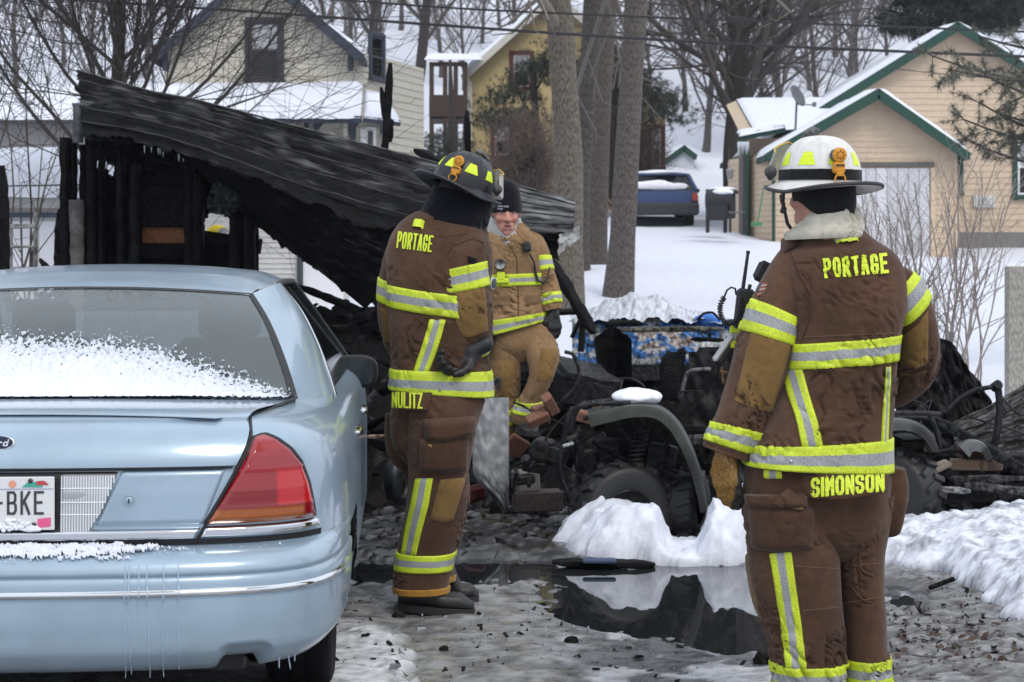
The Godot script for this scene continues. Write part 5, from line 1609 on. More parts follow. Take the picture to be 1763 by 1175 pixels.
func nets(mb: MB,prims: Array,cell: float,blend: float,X: Transform3D,colour: Callable) -> void:
	var lo := Vector3(1e9,1e9,1e9); var hi := -lo
	for q in prims:
		if q.size() >= 4 and q[3] is float:
			var r := maxf(q[2],q[3])
			lo = lo.min((q[0] as Vector3).min(q[1]) - Vector3.ONE * r); hi = hi.max((q[0] as Vector3).max(q[1]) + Vector3.ONE * r)
		elif not (q[-1] is String):
			lo = lo.min(q[0] - q[1]); hi = hi.max(q[0] + q[1])
	lo -= Vector3.ONE * cell * 3; hi += Vector3.ONE * cell * 3
	var nx := int((hi.x - lo.x) / cell) + 1
	var ny := int((hi.y - lo.y) / cell) + 1
	var nk := int((hi.z - lo.z) / cell) + 1
	var f := PackedFloat32Array(); f.resize(nx * ny * nk); f.fill(1.0)
	for q in prims:
		var cap: bool = q.size() >= 4 and q[3] is float
		var cut: bool = q[-1] is String
		var a: Vector3 = q[0]
		var b: Vector3 = q[1]
		var m := blend + cell * 2.5
		var p0: Vector3; var p1: Vector3
		var ra := 0.0; var rb := 0.0
		if cap:
			ra = q[2]; rb = q[3]
			var r := maxf(ra,rb) + m
			p0 = a.min(b) - Vector3.ONE * r; p1 = a.max(b) + Vector3.ONE * r
		else:
			p0 = a - b - Vector3.ONE * m; p1 = a + b + Vector3.ONE * m
		var i0 := maxi(0,int((p0.x - lo.x) / cell)); var i1 := mini(nx - 1,int((p1.x - lo.x) / cell) + 1)
		var j0 := maxi(0,int((p0.y - lo.y) / cell)); var j1 := mini(ny - 1,int((p1.y - lo.y) / cell) + 1)
		var k0 := maxi(0,int((p0.z - lo.z) / cell)); var k1 := mini(nk - 1,int((p1.z - lo.z) / cell) + 1)
		var ab := b - a
		var l2 := maxf(ab.length_squared(),1e-9)
		for k in range(k0,k1 + 1):
			for j in range(j0,j1 + 1):
				var row := (k * ny + j) * nx
				for i in range(i0,i1 + 1):
					var p := lo + Vector3(i,j,k) * cell
					var d: float
					if cap:
						var t := clampf((p - a).dot(ab) / l2,0.0,1.0)
						d = (p - a - ab * t).length() - lerpf(ra,rb,t)
					else:
						var e := (p - a) / b
						var l := e.length()
						d = l * (l - 1.0) / maxf((e / b).length(),1e-4)
					var o := f[row + i]
					if cut:
						d = -d
						var h := maxf(blend * 0.6 - absf(o - d),0.0) / (blend * 0.6)
						f[row + i] = maxf(o,d) + h * h * blend * 0.15
					else:
						var h := maxf(blend - absf(o - d),0.0) / blend
						f[row + i] = minf(o,d) - h * h * blend * 0.25
	var id := PackedInt32Array(); id.resize(nx * ny * nk); id.fill(-1)
	var oy := nx
	var oz := nx * ny
	var offs := [0,1,oy,oy + 1,oz,oz + 1,oz + oy,oz + oy + 1]
	var ed := [[0,1],[2,3],[4,5],[6,7],[0,2],[1,3],[4,6],[5,7],[0,4],[1,5],[2,6],[3,7]]
	for k in nk - 1:
		for j in ny - 1:
			for i in nx - 1:
				var s := (k * ny + j) * nx + i
				var mask := 0
				for c in 8:
					if f[s + offs[c]] < 0.0: mask |= 1 << c
				if mask == 0 or mask == 255: continue
				var acc := Vector3.ZERO
				var n := 0
				for e in ed:
					var fa := f[s + offs[e[0]]]; var fb := f[s + offs[e[1]]]
					if (fa < 0.0) == (fb < 0.0): continue
					var t := fa / (fa - fb)
					var ca := Vector3(e[0] & 1,(e[0] >> 1) & 1,e[0] >> 2); var cb := Vector3(e[1] & 1,(e[1] >> 1) & 1,e[1] >> 2)
					acc += ca.lerp(cb,t); n += 1
				var p := lo + (Vector3(i,j,k) + acc / n) * cell
				id[s] = mb.vert(X * p,colour.call(p))
	for k in range(1,nk - 1):
		for j in range(1,ny - 1):
			for i in range(1,nx - 1):
				var s := (k * ny + j) * nx + i
				var a := f[s] < 0.0
				if a != (f[s + 1] < 0.0): nets_quad(mb,id[s - oy - oz],id[s - oz],id[s],id[s - oy],a)
				if a != (f[s + oy] < 0.0): nets_quad(mb,id[s - oz - 1],id[s - 1],id[s],id[s - oz],not a) if false else nets_quad(mb,id[s - 1 - oz],id[s - 1],id[s],id[s - oz],a)
				if a != (f[s + oz] < 0.0): nets_quad(mb,id[s - 1 - oy],id[s - oy],id[s],id[s - 1],a)
func nets_quad(mb: MB,a: int,b: int,c: int,d: int,flip: bool) -> void:
	if a < 0 or b < 0 or c < 0 or d < 0: return
	if flip: mb.quad(a,d,c,b)
	else: mb.quad(a,b,c,d)
func head_prims() -> Array:
	var P3 := func(x: float,y: float,z: float) -> Vector3: return Vector3(x,y,z)
	return [
		[P3.call(0,0.045,-0.012),P3.call(0.077,0.088,0.098)],[P3.call(0,-0.005,0.028),P3.call(0.066,0.085,0.066)],[P3.call(0,-0.068,0.048),P3.call(0.046,0.042,0.048)],
		[P3.call(0,-0.098,0.074),P3.call(0.022,0.018,0.020)],[P3.call(0,-0.07,-0.01),P3.call(0,-0.19,-0.035),0.056,0.066],
		[P3.call(0,0.03,0.092),P3.call(0,-0.022,0.112),0.009,0.014],[P3.call(-0.013,-0.024,0.1),P3.call(0.013,-0.024,0.1),0.010,0.010],
		[P3.call(-0.045,0.042,0.078),P3.call(0.045,0.042,0.078),0.012,0.012],[P3.call(0.04,-0.015,0.07),P3.call(0.022,0.018,0.018)],[P3.call(-0.04,-0.015,0.07),P3.call(0.022,0.018,0.018)],
		[P3.call(0.032,0.022,0.104),P3.call(0.017,0.010,0.016),"cut"],[P3.call(-0.032,0.022,0.104),P3.call(0.017,0.010,0.016),"cut"],
		[P3.call(0.031,0.021,0.080),P3.call(0.0125,0.0115,0.0125)],[P3.call(-0.031,0.021,0.080),P3.call(0.0125,0.0115,0.0125)],
		[P3.call(-0.018,-0.054,0.094),P3.call(0.018,-0.054,0.094),0.007,0.007],[P3.call(-0.016,-0.070,0.092),P3.call(0.016,-0.070,0.092),0.008,0.008],[P3.call(0,-0.062,0.108),P3.call(0.017,0.0035,0.016),"cut"],
		[P3.call(0.078,0.028,-0.012),P3.call(0.012,0.032,0.02)],[P3.call(-0.078,0.028,-0.012),P3.call(0.012,0.032,0.02)],[P3.call(0.072,0.0,-0.006),P3.call(0.009,0.012,0.011)],[P3.call(-0.072,0.0,-0.006),P3.call(0.009,0.012,0.011)],
		[P3.call(0.093,0.03,-0.008),P3.call(0.009,0.020,0.011),"cut"],[P3.call(-0.093,0.03,-0.008),P3.call(0.009,0.020,0.011),"cut"],
	]
func head_colour(p: Vector3,ruddy: float,hair: Color) -> Color:
	var c := Color(0.47,0.235,0.175)
	var red := Color(0.46,0.15,0.115)
	c = c.lerp(red,ruddy * clampf(maxf(1.0 - Vector2(absf(p.x) - 0.038,p.y + 0.015).length() / 0.035,maxf(1.0 - p.distance_to(Vector3(0,-0.02,0.115)) / 0.03,smoothstep(0.070,0.084,absf(p.x)))),0.0,1.0))
	if p.z > 0.078 and absf(p.x) < 0.023 and absf(p.y + 0.062) < 0.015: c = Color(0.36,0.13,0.11)
	if p.z > 0.07 and absf(p.x) < 0.015 and absf(p.y + 0.062) < 0.0035: c = Color(0.10,0.03,0.03)
	if p.z > 0.06 and Vector2(absf(p.x) - 0.031,(p.y - 0.021) * 1.5).length() < 0.0105: c = Color(0.28,0.22,0.19) if absf(absf(p.x) - 0.031) > 0.005 else Color(0.06,0.045,0.04)
	if p.z > 0.06 and absf(absf(p.x) - 0.033) < 0.02 and absf(p.y - 0.046 + 0.12 * absf(absf(p.x) - 0.03)) < 0.0045: c = Color(0.12,0.08,0.06)
	if p.z < 0.01 and p.y > -0.055 and absf(p.x) < 0.076 and p.y > -0.03 - 0.5 * p.z * 0.2: c = hair
	return c
func hand_prims(wrist: Vector3,along: Vector3,thumb: Vector3,curl: float,s := 1.0) -> Array:
	along = along.normalized()
	thumb = (thumb - along * thumb.dot(along)).normalized()
	var palm := along.cross(thumb)
	var out := []
	for i in 4:
		var o := (1.5 - i) * 0.0235 * s
		var k := wrist + along * (0.092 - 0.004 * absf(i - 1.2)) * s + thumb * o
		out.append([wrist + along * 0.012 * s + thumb * o * 0.55,k,0.021 * s,0.0165 * s])
		var l: float = [0.040,0.046,0.043,0.034][i] * s
		var d := along
		var p := k
		var r := 0.0138 * s
		for z in 3:
			d = d.rotated(thumb,-curl * (0.75 + 0.22 * z) * (1.0 + 0.06 * i)).normalized() if false else (d * cos(curl * (0.75 + 0.22 * z)) + (d.cross(thumb) * sin(curl * (0.75 + 0.22 * z)))).normalized()
			var e := p + d * l * (1.0 - 0.2 * z)
			out.append([p,e,r,r * 0.92])
			p = e; r *= 0.92
	var b := wrist + along * 0.022 * s + thumb * 0.026 * s
	var t1 := b + (along * 0.62 + thumb * 0.55 + palm * 0.35).normalized() * 0.046 * s
	var t2 := t1 + (along * 0.85 + thumb * 0.2 + palm * 0.45).normalized() * 0.034 * s
	var t3 := t2 + (along * 0.9 - thumb * 0.05 + palm * 0.45).normalized() * 0.026 * s
	out.append([b,t1,0.020 * s,0.0165 * s]); out.append([t1,t2,0.0155 * s,0.0145 * s]); out.append([t2,t3,0.0145 * s,0.0125 * s])
	out.append([wrist - along * 0.05 * s,wrist + along * 0.01 * s,0.03 * s,0.03 * s])
	return out
class Cloth:
	var p := PackedVector3Array()
	var n := PackedVector3Array()
	var nu := 0
	var nv := 0
	func idx(u: float,t: float) -> Array:
		var x := fposmod(u,1.0) * nu
		var y := clampf(t,0.0,1.0) * (nv - 1)
		var i := int(x) % nu
		var j := mini(int(y),nv - 2)
		return [j * nu + i,j * nu + (i + 1) % nu,x - int(x),y - j]
	func at(u: float,t: float,off := 0.0) -> Vector3:
		var q := idx(u,t)
		var a: int = q[0]; var b: int = q[1]
		var r := p[a].lerp(p[b],q[2]).lerp(p[a + nu].lerp(p[b + nu],q[2]),q[3])
		if off != 0.0: r += n[a].lerp(n[b],q[2]).lerp(n[a + nu].lerp(n[b + nu],q[2]),q[3]).normalized() * off
		return r
var who: Node3D
var who_s := 1.0
var who_x := 0.0
var who_y := 0.0
func W(px: float,py: float,dz := 0.0) -> Vector3:
	var k := (-who.position.z - dz) / -who.position.z
	var wx := (px - 881.5) / FOC * -who.position.z * k
	var wy := EYE - (py - 450.0) / FOC * -who.position.z * k
	return Vector3(wx - who.position.x,wy - who.position.y,dz)
func cloth(rings: Array,nu: int,nv: int,amp: Array,freq := Vector3(7,16,7),seed_off := 0.0,e := 2.3) -> Cloth:
	var C := []; var A := []; var B := []
	for q in rings:
		var dz: float = q[5] if q.size() > 5 else 0.0
		var l := W(q[0],q[1],dz); var r := W(q[2],q[3],dz)
		C.append((l + r) / 2); A.append((r - l) / 2); B.append(Vector3(0,0,q[4]))
	for k in rings.size():
		var along: Vector3 = (C[mini(k + 1,C.size() - 1)] - C[maxi(k - 1,0)]).normalized()
		var z: Vector3 = A[k].normalized().cross(along).normalized()
		if z.z < 0: z = -z
		B[k] = z * B[k].z
	var o := Cloth.new()
	o.nu = nu; o.nv = nv
	var base := PackedVector3Array(); base.resize(nu * nv)
	for j in nv:
		var t := float(j) / (nv - 1)
		var c := cr3(C,t); var a := cr3(A,t); var b := cr3(B,t)
		for i in nu:
			var ph := TAU * i / nu
			var sn := sin(ph); var cs := cos(ph)
			base[j * nu + i] = c + a * signf(sn) * pow(absf(sn),2.0 / e) + b * signf(cs) * pow(absf(cs),2.0 / e)
	var nn := sheet_normals(base,nu,nv)
	o.p.resize(nu * nv)
	for j in nv:
		var t := float(j) / (nv - 1)
		var am := pw(amp,t)
		for i in nu:
			var q := base[j * nu + i]
			var w := q * freq
			var warp := nz2.get_noise_3d(q.x * 4 + seed_off,q.y * 4,q.z * 4) * 2.2
			var f := nz2.get_noise_3d(w.x + seed_off,w.y * 0.55 + warp * 1.6 + w.x * 0.5,w.z)
			var g := nz.get_noise_3d(w.x * 0.45,w.y * 0.3 + seed_off,w.z * 0.45)
			var msk := smoothstep(-0.25,0.25,nz2.get_noise_3d(q.x * 3.0 + seed_off * 2.0,q.y * 3.0,q.z * 3.0))
			var fold := -exp(-pow(f / 0.11,2.0)) * msk + 0.5 * exp(-pow((f - 0.22) / 0.16,2.0)) * msk
			o.p[j * nu + i] = q + nn[j * nu + i] * am * (1.25 * fold + 0.55 * g)
	o.n = sheet_normals(o.p,nu,nv)
	return o
func sheet_normals(p: PackedVector3Array,nu: int,nv: int) -> PackedVector3Array:
	var n := PackedVector3Array(); n.resize(p.size())
	for j in nv:
		for i in nu:
			var du := p[j * nu + (i + 1) % nu] - p[j * nu + (i - 1 + nu) % nu]
			var dv := p[mini(j + 1,nv - 1) * nu + i] - p[maxi(j - 1,0) * nu + i]
			n[j * nu + i] = dv.cross(du).normalized()
	var c := Vector3.ZERO
	var j2 := nv / 2
	for i in nu: c += p[j2 * nu + i]
	c /= nu
	if n[j2 * nu].dot(p[j2 * nu] - c) < 0:
		for k in n.size(): n[k] = -n[k]
	return n
func cloth_mesh(c: Cloth,col: Color,cap_top := false,cap_bottom := false,inner := 0.0) -> MB:
	var mb := MB.new()
	var cols := PackedColorArray(); cols.resize(c.p.size())
	for k in c.p.size():
		var s := c.p[k] + Vector3(col.r * 40.0,0,0)
		var soil := clampf(0.5 + 1.1 * nz.get_noise_3dv(s * 2.6) + 0.35 * nz.get_noise_3dv(s * 14.0),0.0,1.0)
		cols[k] = col * lerpf(0.72,1.14,soil)
	mb.grid(c.p,c.nu,c.nv,cols,PackedVector2Array(),true)
	for e in [[cap_top,0],[cap_bottom,c.nv - 1]]:
		if not e[0]: continue
		var s: int = e[1] * c.nu
		var ctr := Vector3.ZERO
		for i in c.nu: ctr += c.p[s + i]
		var m := mb.vert(ctr / c.nu,col * 0.9)
		for i in c.nu:
			if e[1] == 0: mb.tri(m,s + (i + 1) % c.nu,s + i)
			else: mb.tri(m,s + i,s + (i + 1) % c.nu)
	return mb
const LIME := Color(0.66,0.80,0.035)
const SILVER := Color(0.36,0.37,0.38)
func band_rows(w: float) -> Array:
	var o := [[0.0,LIME,-0.004]]
	for q in [[0.015,0.318,LIME],[0.322,0.66,SILVER],[0.664,0.985,LIME]]:
		for k in 4: o.append([lerpf(q[0],q[1],k / 3.0),q[2],0.0055])
	o.append([1.0,LIME,-0.004])
	return o
func band(parent: Node,c: Cloth,t0: float,t1: float,called := "reflective_band",tilt := 0.0,u0 := 0.0,u1 := 1.0) -> void:
	var mb := MB.new()
	var n := c.nu + 1
	var pts := PackedVector3Array(); var cols := PackedColorArray()
	for r in band_rows(1.0):
		for i in n:
			var u := lerpf(u0,u1,float(i) / (n - 1))
			var t := lerpf(t0,t1,r[0]) + tilt * sin(TAU * u)
			var grime := 0.88 + 0.22 * nz.get_noise_3dv(c.at(u,t) * 7.0)
			pts.append(c.at(u,t,r[2])); cols.append((r[1] as Color) * grime)
	mb.grid(pts,n,14,cols)
	obj(called,mb,M.tape,parent)
func solve(c: Cloth,px: float,py: float,g: Vector2) -> Vector2:
	for k in 7:
		var a := shot(c.at(g.x,g.y))
		var e := Vector2(px,py) - a
		if e.length() < 0.05: break
		var h := 0.006
		var du := (shot(c.at(g.x + h,g.y)) - shot(c.at(g.x - h,g.y))) / (2 * h)
		var dt := (shot(c.at(g.x,minf(g.y + h,1.0))) - shot(c.at(g.x,maxf(g.y - h,0.0)))) / (minf(g.y + h,1.0) - maxf(g.y - h,0.0))
		var det := du.x * dt.y - du.y * dt.x
		if absf(det) < 1e-3: break
		var s := Vector2((e.x * dt.y - e.y * dt.x) / det,(du.x * e.y - du.y * e.x) / det)
		s = s.clamp(Vector2(-0.05,-0.1),Vector2(0.05,0.1))
		g += s
		g.x = clampf(wrapf(g.x,-0.5,0.5),-0.238,0.238)
		g.y = clampf(g.y,0.0,1.0)
	return g
func shot(p: Vector3) -> Vector2:
	var w := who.position + p
	return Vector2(881.5 + FOC * w.x / -w.z,450.0 - FOC * (w.y - EYE) / -w.z)
func seek(c: Cloth,px: float,py: float) -> Vector2:
	var best := 1e9
	var g := Vector2.ZERO
	for j in 24:
		for i in 21:
			var u := lerpf(-0.25,0.25,i / 20.0)
			var t := j / 23.0
			var d := shot(c.at(u,t)).distance_squared_to(Vector2(px,py))
			if d < best:
				best = d; g = Vector2(u,t)
	return solve(c,px,py,g)
func line_at(pts: Array,f: float) -> Vector2:
	var x := f * (pts.size() - 1)
	var i := mini(int(x),pts.size() - 2)
	return Vector2(pts[i][0],pts[i][1]).lerp(Vector2(pts[i + 1][0],pts[i + 1][1]),x - i)
func applique(called: String,parent: Node,c: Cloth,top: Array,bottom: Array,rows: Array,mt: Material,nu := 24,shape: Variant = null) -> void:
	var mb := MB.new()
	var pts := PackedVector3Array(); var cols := PackedColorArray()
	var start := seek(c,top[0][0],top[0][1])
	for r in rows:
		var g := start
		for i in nu:
			var f := float(i) / (nu - 1)
			var q := line_at(top,f).lerp(line_at(bottom,f),r[0])
			g = solve(c,q.x,q.y,g)
			if i == 0: start = g
			var hgt: float = r[2]
			if shape != null: hgt += shape.call(f,r[0])
			elif i == 0 or i == nu - 1: hgt = -0.003
			pts.append(c.at(g.x,g.y,hgt)); cols.append((r[1] as Color) * (0.88 + 0.3 * nz.get_noise_3dv(c.at(g.x,g.y) * 7.0)))
	mb.grid(pts,nu,rows.size(),cols)
	obj(called,mb,mt,parent)
func solid_rows(col: Color,h := 0.003,n := 8) -> Array:
	var o := [[0.0,col,-0.003]]
	for i in n + 1: o.append([0.01 + 0.98 * i / n,col,h])
	o.append([1.0,col,-0.003])
	return o
func puff(h: float) -> Callable:
	return func(f: float,v: float) -> float: return h * pow(minf(1.0,7.0 * minf(minf(f,1 - f),minf(v,1 - v))),0.5) - 0.003
func print_on(called: String,parent: Node,c: Cloth,text: String,a: Vector2,b: Vector2,h: float,w: float,gap: float,stroke: float,lean := Vector2(0,-1),col := LIME) -> void:
	var mb := MB.new()
	var dir := (b - a).normalized()
	var g := [seek(c,a.x,a.y)]
	letters(mb,text,w,h,gap,0.0,func(x: float,y: float,k: float) -> Vector3:
		var q := a + dir * x + lean * y
		g[0] = solve(c,q.x,q.y,g[0])
		return c.at(g[0].x,g[0].y,0.0045 + 0.0005 * k),col,stroke)
	obj(called,mb,M.tape,parent)
func seam(parent: Node,c: Cloth,pts: Array,w: float,col: Color,called := "seam") -> void:
	var mb := MB.new()
	var g := seek(c,pts[0][0],pts[0][1])
	var line := PackedVector3Array(); var rr := PackedFloat32Array()
	var n := 12 * (pts.size() - 1)
	for i in n + 1:
		var q := line_at(pts,float(i) / n)
		g = solve(c,q.x,q.y,g)
		line.append(c.at(g.x,g.y,0.0005)); rr.append(w)
	mb.tube(line,rr,5,true,col)
	obj(called,mb,M.fabric,parent)
func boot(parent: Node,heel: Vector3,toe: Vector3,w: float,h: float) -> void:
	var mb := MB.new()
	var d := (toe - heel)
	var l := d.length()
	d /= l
	var s := d.cross(Vector3.UP).normalized()
	var pts := PackedVector3Array()
	var n := 25
	for j in n:
		var f := j / (n - 1.0)
		var hh := lerpf(h,h * 0.42,smoothstep(0.3,0.62,f)) * (1.0 - 0.35 * smoothstep(0.8,1.0,f))
		var ww := w * (0.82 + 0.25 * sin(clampf((f - 0.15) / 0.75,0,1) * PI)) * sqrt(maxf(0.0,1.0 - pow(maxf(0.0,(f - 0.78) / 0.22),2.2) * 0.92)) * (0.75 + 0.25 * smoothstep(0.0,0.12,f))
		for i in 20:
			var a := TAU * i / 20
			var cy := sin(a)
			var y := 0.022 + (hh - 0.022) * (0.5 + 0.5 * signf(cy) * pow(absf(cy),0.7))
			var k := nz2.get_noise_3d(f * 6,a * 1.5,heel.x * 9) * 0.004
			pts.append(heel + d * l * f + Vector3.UP * y + s * (ww + k) * signf(cos(a)) * pow(absf(cos(a)),0.75) * (1.0 - 0.2 * maxf(cy,0.0)))
	mb.grid(pts,20,n,PackedColorArray([Color(0.022,0.021,0.021)]),PackedVector2Array(),true)
	for e in [0,n - 1]:
		var q := []
		for i in 20: q.append(pts[e * 20 + (i if e > 0 else 19 - i)])
		mb.face(q,Color(0.022,0.021,0.021))
	var b := obj("boot",mb,M.leather,parent)
	mb = MB.new()
	pts.clear()
	var ring := []
	for j in 40:
		var a := TAU * j / 40
		var f := 0.5 + 0.515 * cos(a)
		var ww := w * 1.04 * pow(absf(sin(a)),0.6) * signf(sin(a))
		ring.append(heel + d * l * f + s * ww)
	for y in [0.0,0.03]:
		for p in ring: pts.append(p + Vector3.UP * y)
	mb.grid(pts,40,2,PackedColorArray([Color(0.018,0.018,0.018)]),PackedVector2Array(),true)
	var lid := []
	for p in ring: lid.append(p + Vector3.UP * 0.03)
	lid.reverse()
	mb.face(lid,Color(0.018,0.018,0.018))
	obj("sole",mb,M.rubber_vc,b)
func helmet(parent: Node3D,X: Transform3D,shell: Color,lens_side: float,band_on: bool) -> void:
	var gloss := mat(Color.WHITE,0.42,0,ntex(0.02,5,41,[[0.2,g8(0.90)],[0.5,g8(0.98)],[0.8,Color.WHITE]]),null,2.0,true)
	var rx := 0.113; var rz := 0.131; var hy := 0.142
	var dome := func(az: float,el: float,out: float) -> Vector3:
		var rib := 0.0
		for k in 8:
			var d := absf(wrapf(az - TAU * k / 8,-PI,PI))
			rib += exp(-pow(d * cos(el) / 0.045,2.0))
		var ce := pow(cos(el),0.82)
		var p := Vector3(sin(az) * rx * ce,hy * pow(sin(el),0.92),cos(az) * rz * ce)
		var n := Vector3(p.x / (rx * rx),p.y / (hy * hy),p.z / (rz * rz)).normalized()
		return X * (p + n * (0.0035 * minf(rib,1.0) * smoothstep(0.06,0.3,el) * (1.0 - 0.6 * smoothstep(1.1,1.5,el)) + out))
	var mb := MB.new()
	var pts := PackedVector3Array(); var cols := PackedColorArray()
	for j in 26:
		for i in 128:
			pts.append(dome.call(TAU * i / 128,maxf(0.0005,PI / 2 * j / 25.0 - 0.001),0.0)); cols.append(shell * (0.95 + 0.06 * nz.get_noise_2d(i * 0.2,j * 0.4)))
	mb.grid(pts,128,26,cols,PackedVector2Array(),true)
	pts.clear(); cols.clear()
	var rim := []
	var prof := [[0.0,0.004],[0.25,0.002],[0.6,-0.004],[0.93,-0.010],[1.0,-0.008],[1.0,-0.016],[0.93,-0.018],[0.5,-0.012],[-0.1,-0.008]]
	for q in prof:
		for i in 96:
			var az := TAU * i / 96
			var back := pow(maxf(0.0,-cos(az)),1.5)
			var front := maxf(0.0,cos(az))
			var wd := 0.030 + 0.046 * back + 0.012 * front
			var p := Vector3(sin(az) * (rx + wd * q[0]),0.0,cos(az) * (rz + wd * q[0]))
			p.y = q[1] - 0.016 * (1.0 - pow(absf(cos(az)),1.4)) * q[0] + 0.010 * back * q[0] * q[0] + 0.006 * front * q[0]
			pts.append(X * p); cols.append(shell * 0.97)
			if q[0] == 1.0 and q[1] == -0.008: rim.append(X * (p + Vector3(0,-0.004,0)))
	mb.grid(pts,96,prof.size(),cols,PackedVector2Array(),true)
	var hel := obj("helmet",mb,gloss,parent)
	mb = MB.new()
	rim.append(rim[0])
	var rr := PackedFloat32Array(); rr.resize(rim.size()); rr.fill(0.0062)
	mb.tube(PackedVector3Array(rim),rr,7,false,Color(0.035,0.035,0.037))
	obj("brim_edge",mb,M.rubber_vc,hel)
	for k in 8:
		if k == 0: continue
		mb = MB.new()
		var az0 := TAU * (k - 0.5) / 8 if true else 0.0
		pts.clear()
		for j in 7:
			var f := j / 6.0
			var half := lerpf(0.235,0.13,f)
			for i in 9:
				pts.append(dome.call(az0 + half * (i / 4.0 - 1.0),lerpf(0.34,0.66,f),0.0014))
		mb.grid(pts,9,7,PackedColorArray([Color(0.72,0.90,0.03)]))
		obj("reflector",mb,M.tape,hel)
	if band_on:
		mb = MB.new()
		pts.clear()
		for j in 3:
			for i in 97:
				pts.append(dome.call(TAU * i / 96,lerpf(0.04,0.25,j / 2.0),0.0025))
		mb.grid(pts,97,3,PackedColorArray([Color(0.012,0.012,0.013)]))
		obj("helmet_band",mb,M.fabric,hel)
	mb = MB.new()
	pts.clear()
	var cr := PackedVector3Array(); var cw := PackedFloat32Array()
	for j in 14:
		var f := j / 13.0
		cr.append(dome.call(0.0,lerpf(0.55,1.50,f),0.010 + 0.010 * smoothstep(0.55,0.9,f) * (1.0 - smoothstep(0.93,1.0,f)))); cw.append(0.006 + 0.006 * smoothstep(0.5,0.95,f))
	mb.tube(cr,cw,8,true,Color(0.22,0.22,0.21))
	for z in 7: mb.blob(dome.call(0.12 * (z % 2) - 0.06,1.15 + 0.06 * z,0.016),Vector3(0.008,0.007,0.008),nz,0.3,60,6,Color(0.2,0.2,0.19))
	obj("crest",mb,M.metal,hel)
	mb = MB.new()
	pts.clear()
	for j in 9:
		for i in 33:
			var az := lerpf(-1.05,1.05,i / 32.0)
			var y := lerpf(0.012,0.128 - 0.035 * absf(az),j / 8.0)
			var R := 0.180 - 0.34 * maxf(0.0,y - 0.02)
			pts.append(X * Vector3(sin(az) * (R - 0.028),y,cos(az) * R - 0.002))
	mb.grid(pts,33,9)
	var clear := mat(Color(0.75,0.73,0.66,0.6),0.06)
	clear.transparency = BaseMaterial3D.TRANSPARENCY_ALPHA
	obj("visor",mb,clear,hel)
	mb = MB.new()
	var ed := PackedVector3Array(); var er := PackedFloat32Array()
	for i in 33:
		ed.append(pts[8 * 33 + i]); er.append(0.0028)
	mb.tube(ed,er,6,true,Color(0.62,0.42,0.05))
	obj("visor_edge",mb,M.tape,hel)
	mb = MB.new()
	for sg in [-1.0,1.0]:
		mb.blob(Vector3.ZERO,Vector3.ONE * 0.001,nz,0,1,3,Color(0.03,0.03,0.03))
		mb.box(X * Transform3D(Basis(Vector3.UP,sg * 1.15),Vector3(sg * 0.122,0.03,0.085)),Vector3(0.03,0.045,0.02),Color(0.03,0.03,0.032),0.008)
		mb.lathe(X * Transform3D(Basis(Vector3.BACK,-sg * PI / 2),Vector3(sg * 0.122,0.032,0.078)),[Vector2(0.001,0.02),Vector2(0.014,0.018),Vector2(0.017,0.01),Vector2(0.017,-0.004)],14,Color(0.04,0.04,0.042))
	obj("visor_hinge",mb,M.rubber_vc,hel)
	var org := Color(0.62,0.26,0.012)
	var s := lens_side
	var lp: Vector3 = dome.call(s,0.40,0.024)
	var lx := (X.basis * Vector3(sin(s),0,cos(s))).normalized()
	var ly := (X.basis * Vector3(0.0,1,0)).normalized()
	ly = (ly - lx * lx.dot(ly)).normalized()
	var lb := Basis(ly.cross(lx),ly,lx)
	mb = MB.new()
	mb.lathe(Transform3D(lb * Basis(Vector3.RIGHT,PI / 2),lp + ly * 0.012),[Vector2(0.021,-0.03),Vector2(0.0235,-0.012),Vector2(0.0235,0.004)],8,Color(0.04,0.045,0.05))
	mb.lathe(Transform3D(lb * Basis(Vector3.RIGHT,PI / 2),lp + ly * 0.012),[Vector2(0.0235,0.004),Vector2(0.0195,0.010),Vector2(0.0015,0.011)],24,org)
	for k in 8: mb.blob(lp + ly * 0.012 + lb * Vector3(0.0115 * cos(TAU * k / 8),0.0115 * sin(TAU * k / 8),0.011),Vector3.ONE * 0.0027,nz,0,1,4,Color(0.12,0.05,0.01))
	var lamp := obj("helmet_lamp",mb,M.tape,hel)
	mb = MB.new()
	mb.box(Transform3D(lb,lp - ly * 0.026 - lx * 0.004),Vector3(0.036,0.036,0.03),org,0.006)
	mb.box(Transform3D(lb,lp - ly * 0.020 + lx * 0.0115),Vector3(0.026,0.006,0.002),Color(0.05,0.03,0.01),0.0)
	obj("lamp_body",mb,M.tape,lamp)
	mb = MB.new()
	var rp := PackedVector3Array(); var rw := PackedFloat32Array()
	for k in 25:
		var a := TAU * k / 24
		rp.append(lp - ly * 0.062 + lx * 0.012 + lb * Vector3(0.0165 * cos(a),0.0165 * sin(a),0)); rw.append(0.0026)
	mb.tube(rp,rw,6,false,org)
	mb.box(Transform3D(lb,lp - ly * 0.046 + lx * 0.01),Vector3(0.022,0.014,0.012),org,0.003)
	obj("lamp_ring",mb,M.tape,lamp)
func person(label: String,px: float,py: float,d: float) -> Node3D:
	var at := P(px,py,d)
	who = thing("person",label,"person",at)
	return who
func skeleton(J: Dictionary) -> Array:
	var o := []
	for q in J.bones: o.append([J[q[0]],J[q[1]],float(q[2]),float(q[3])])
	return o
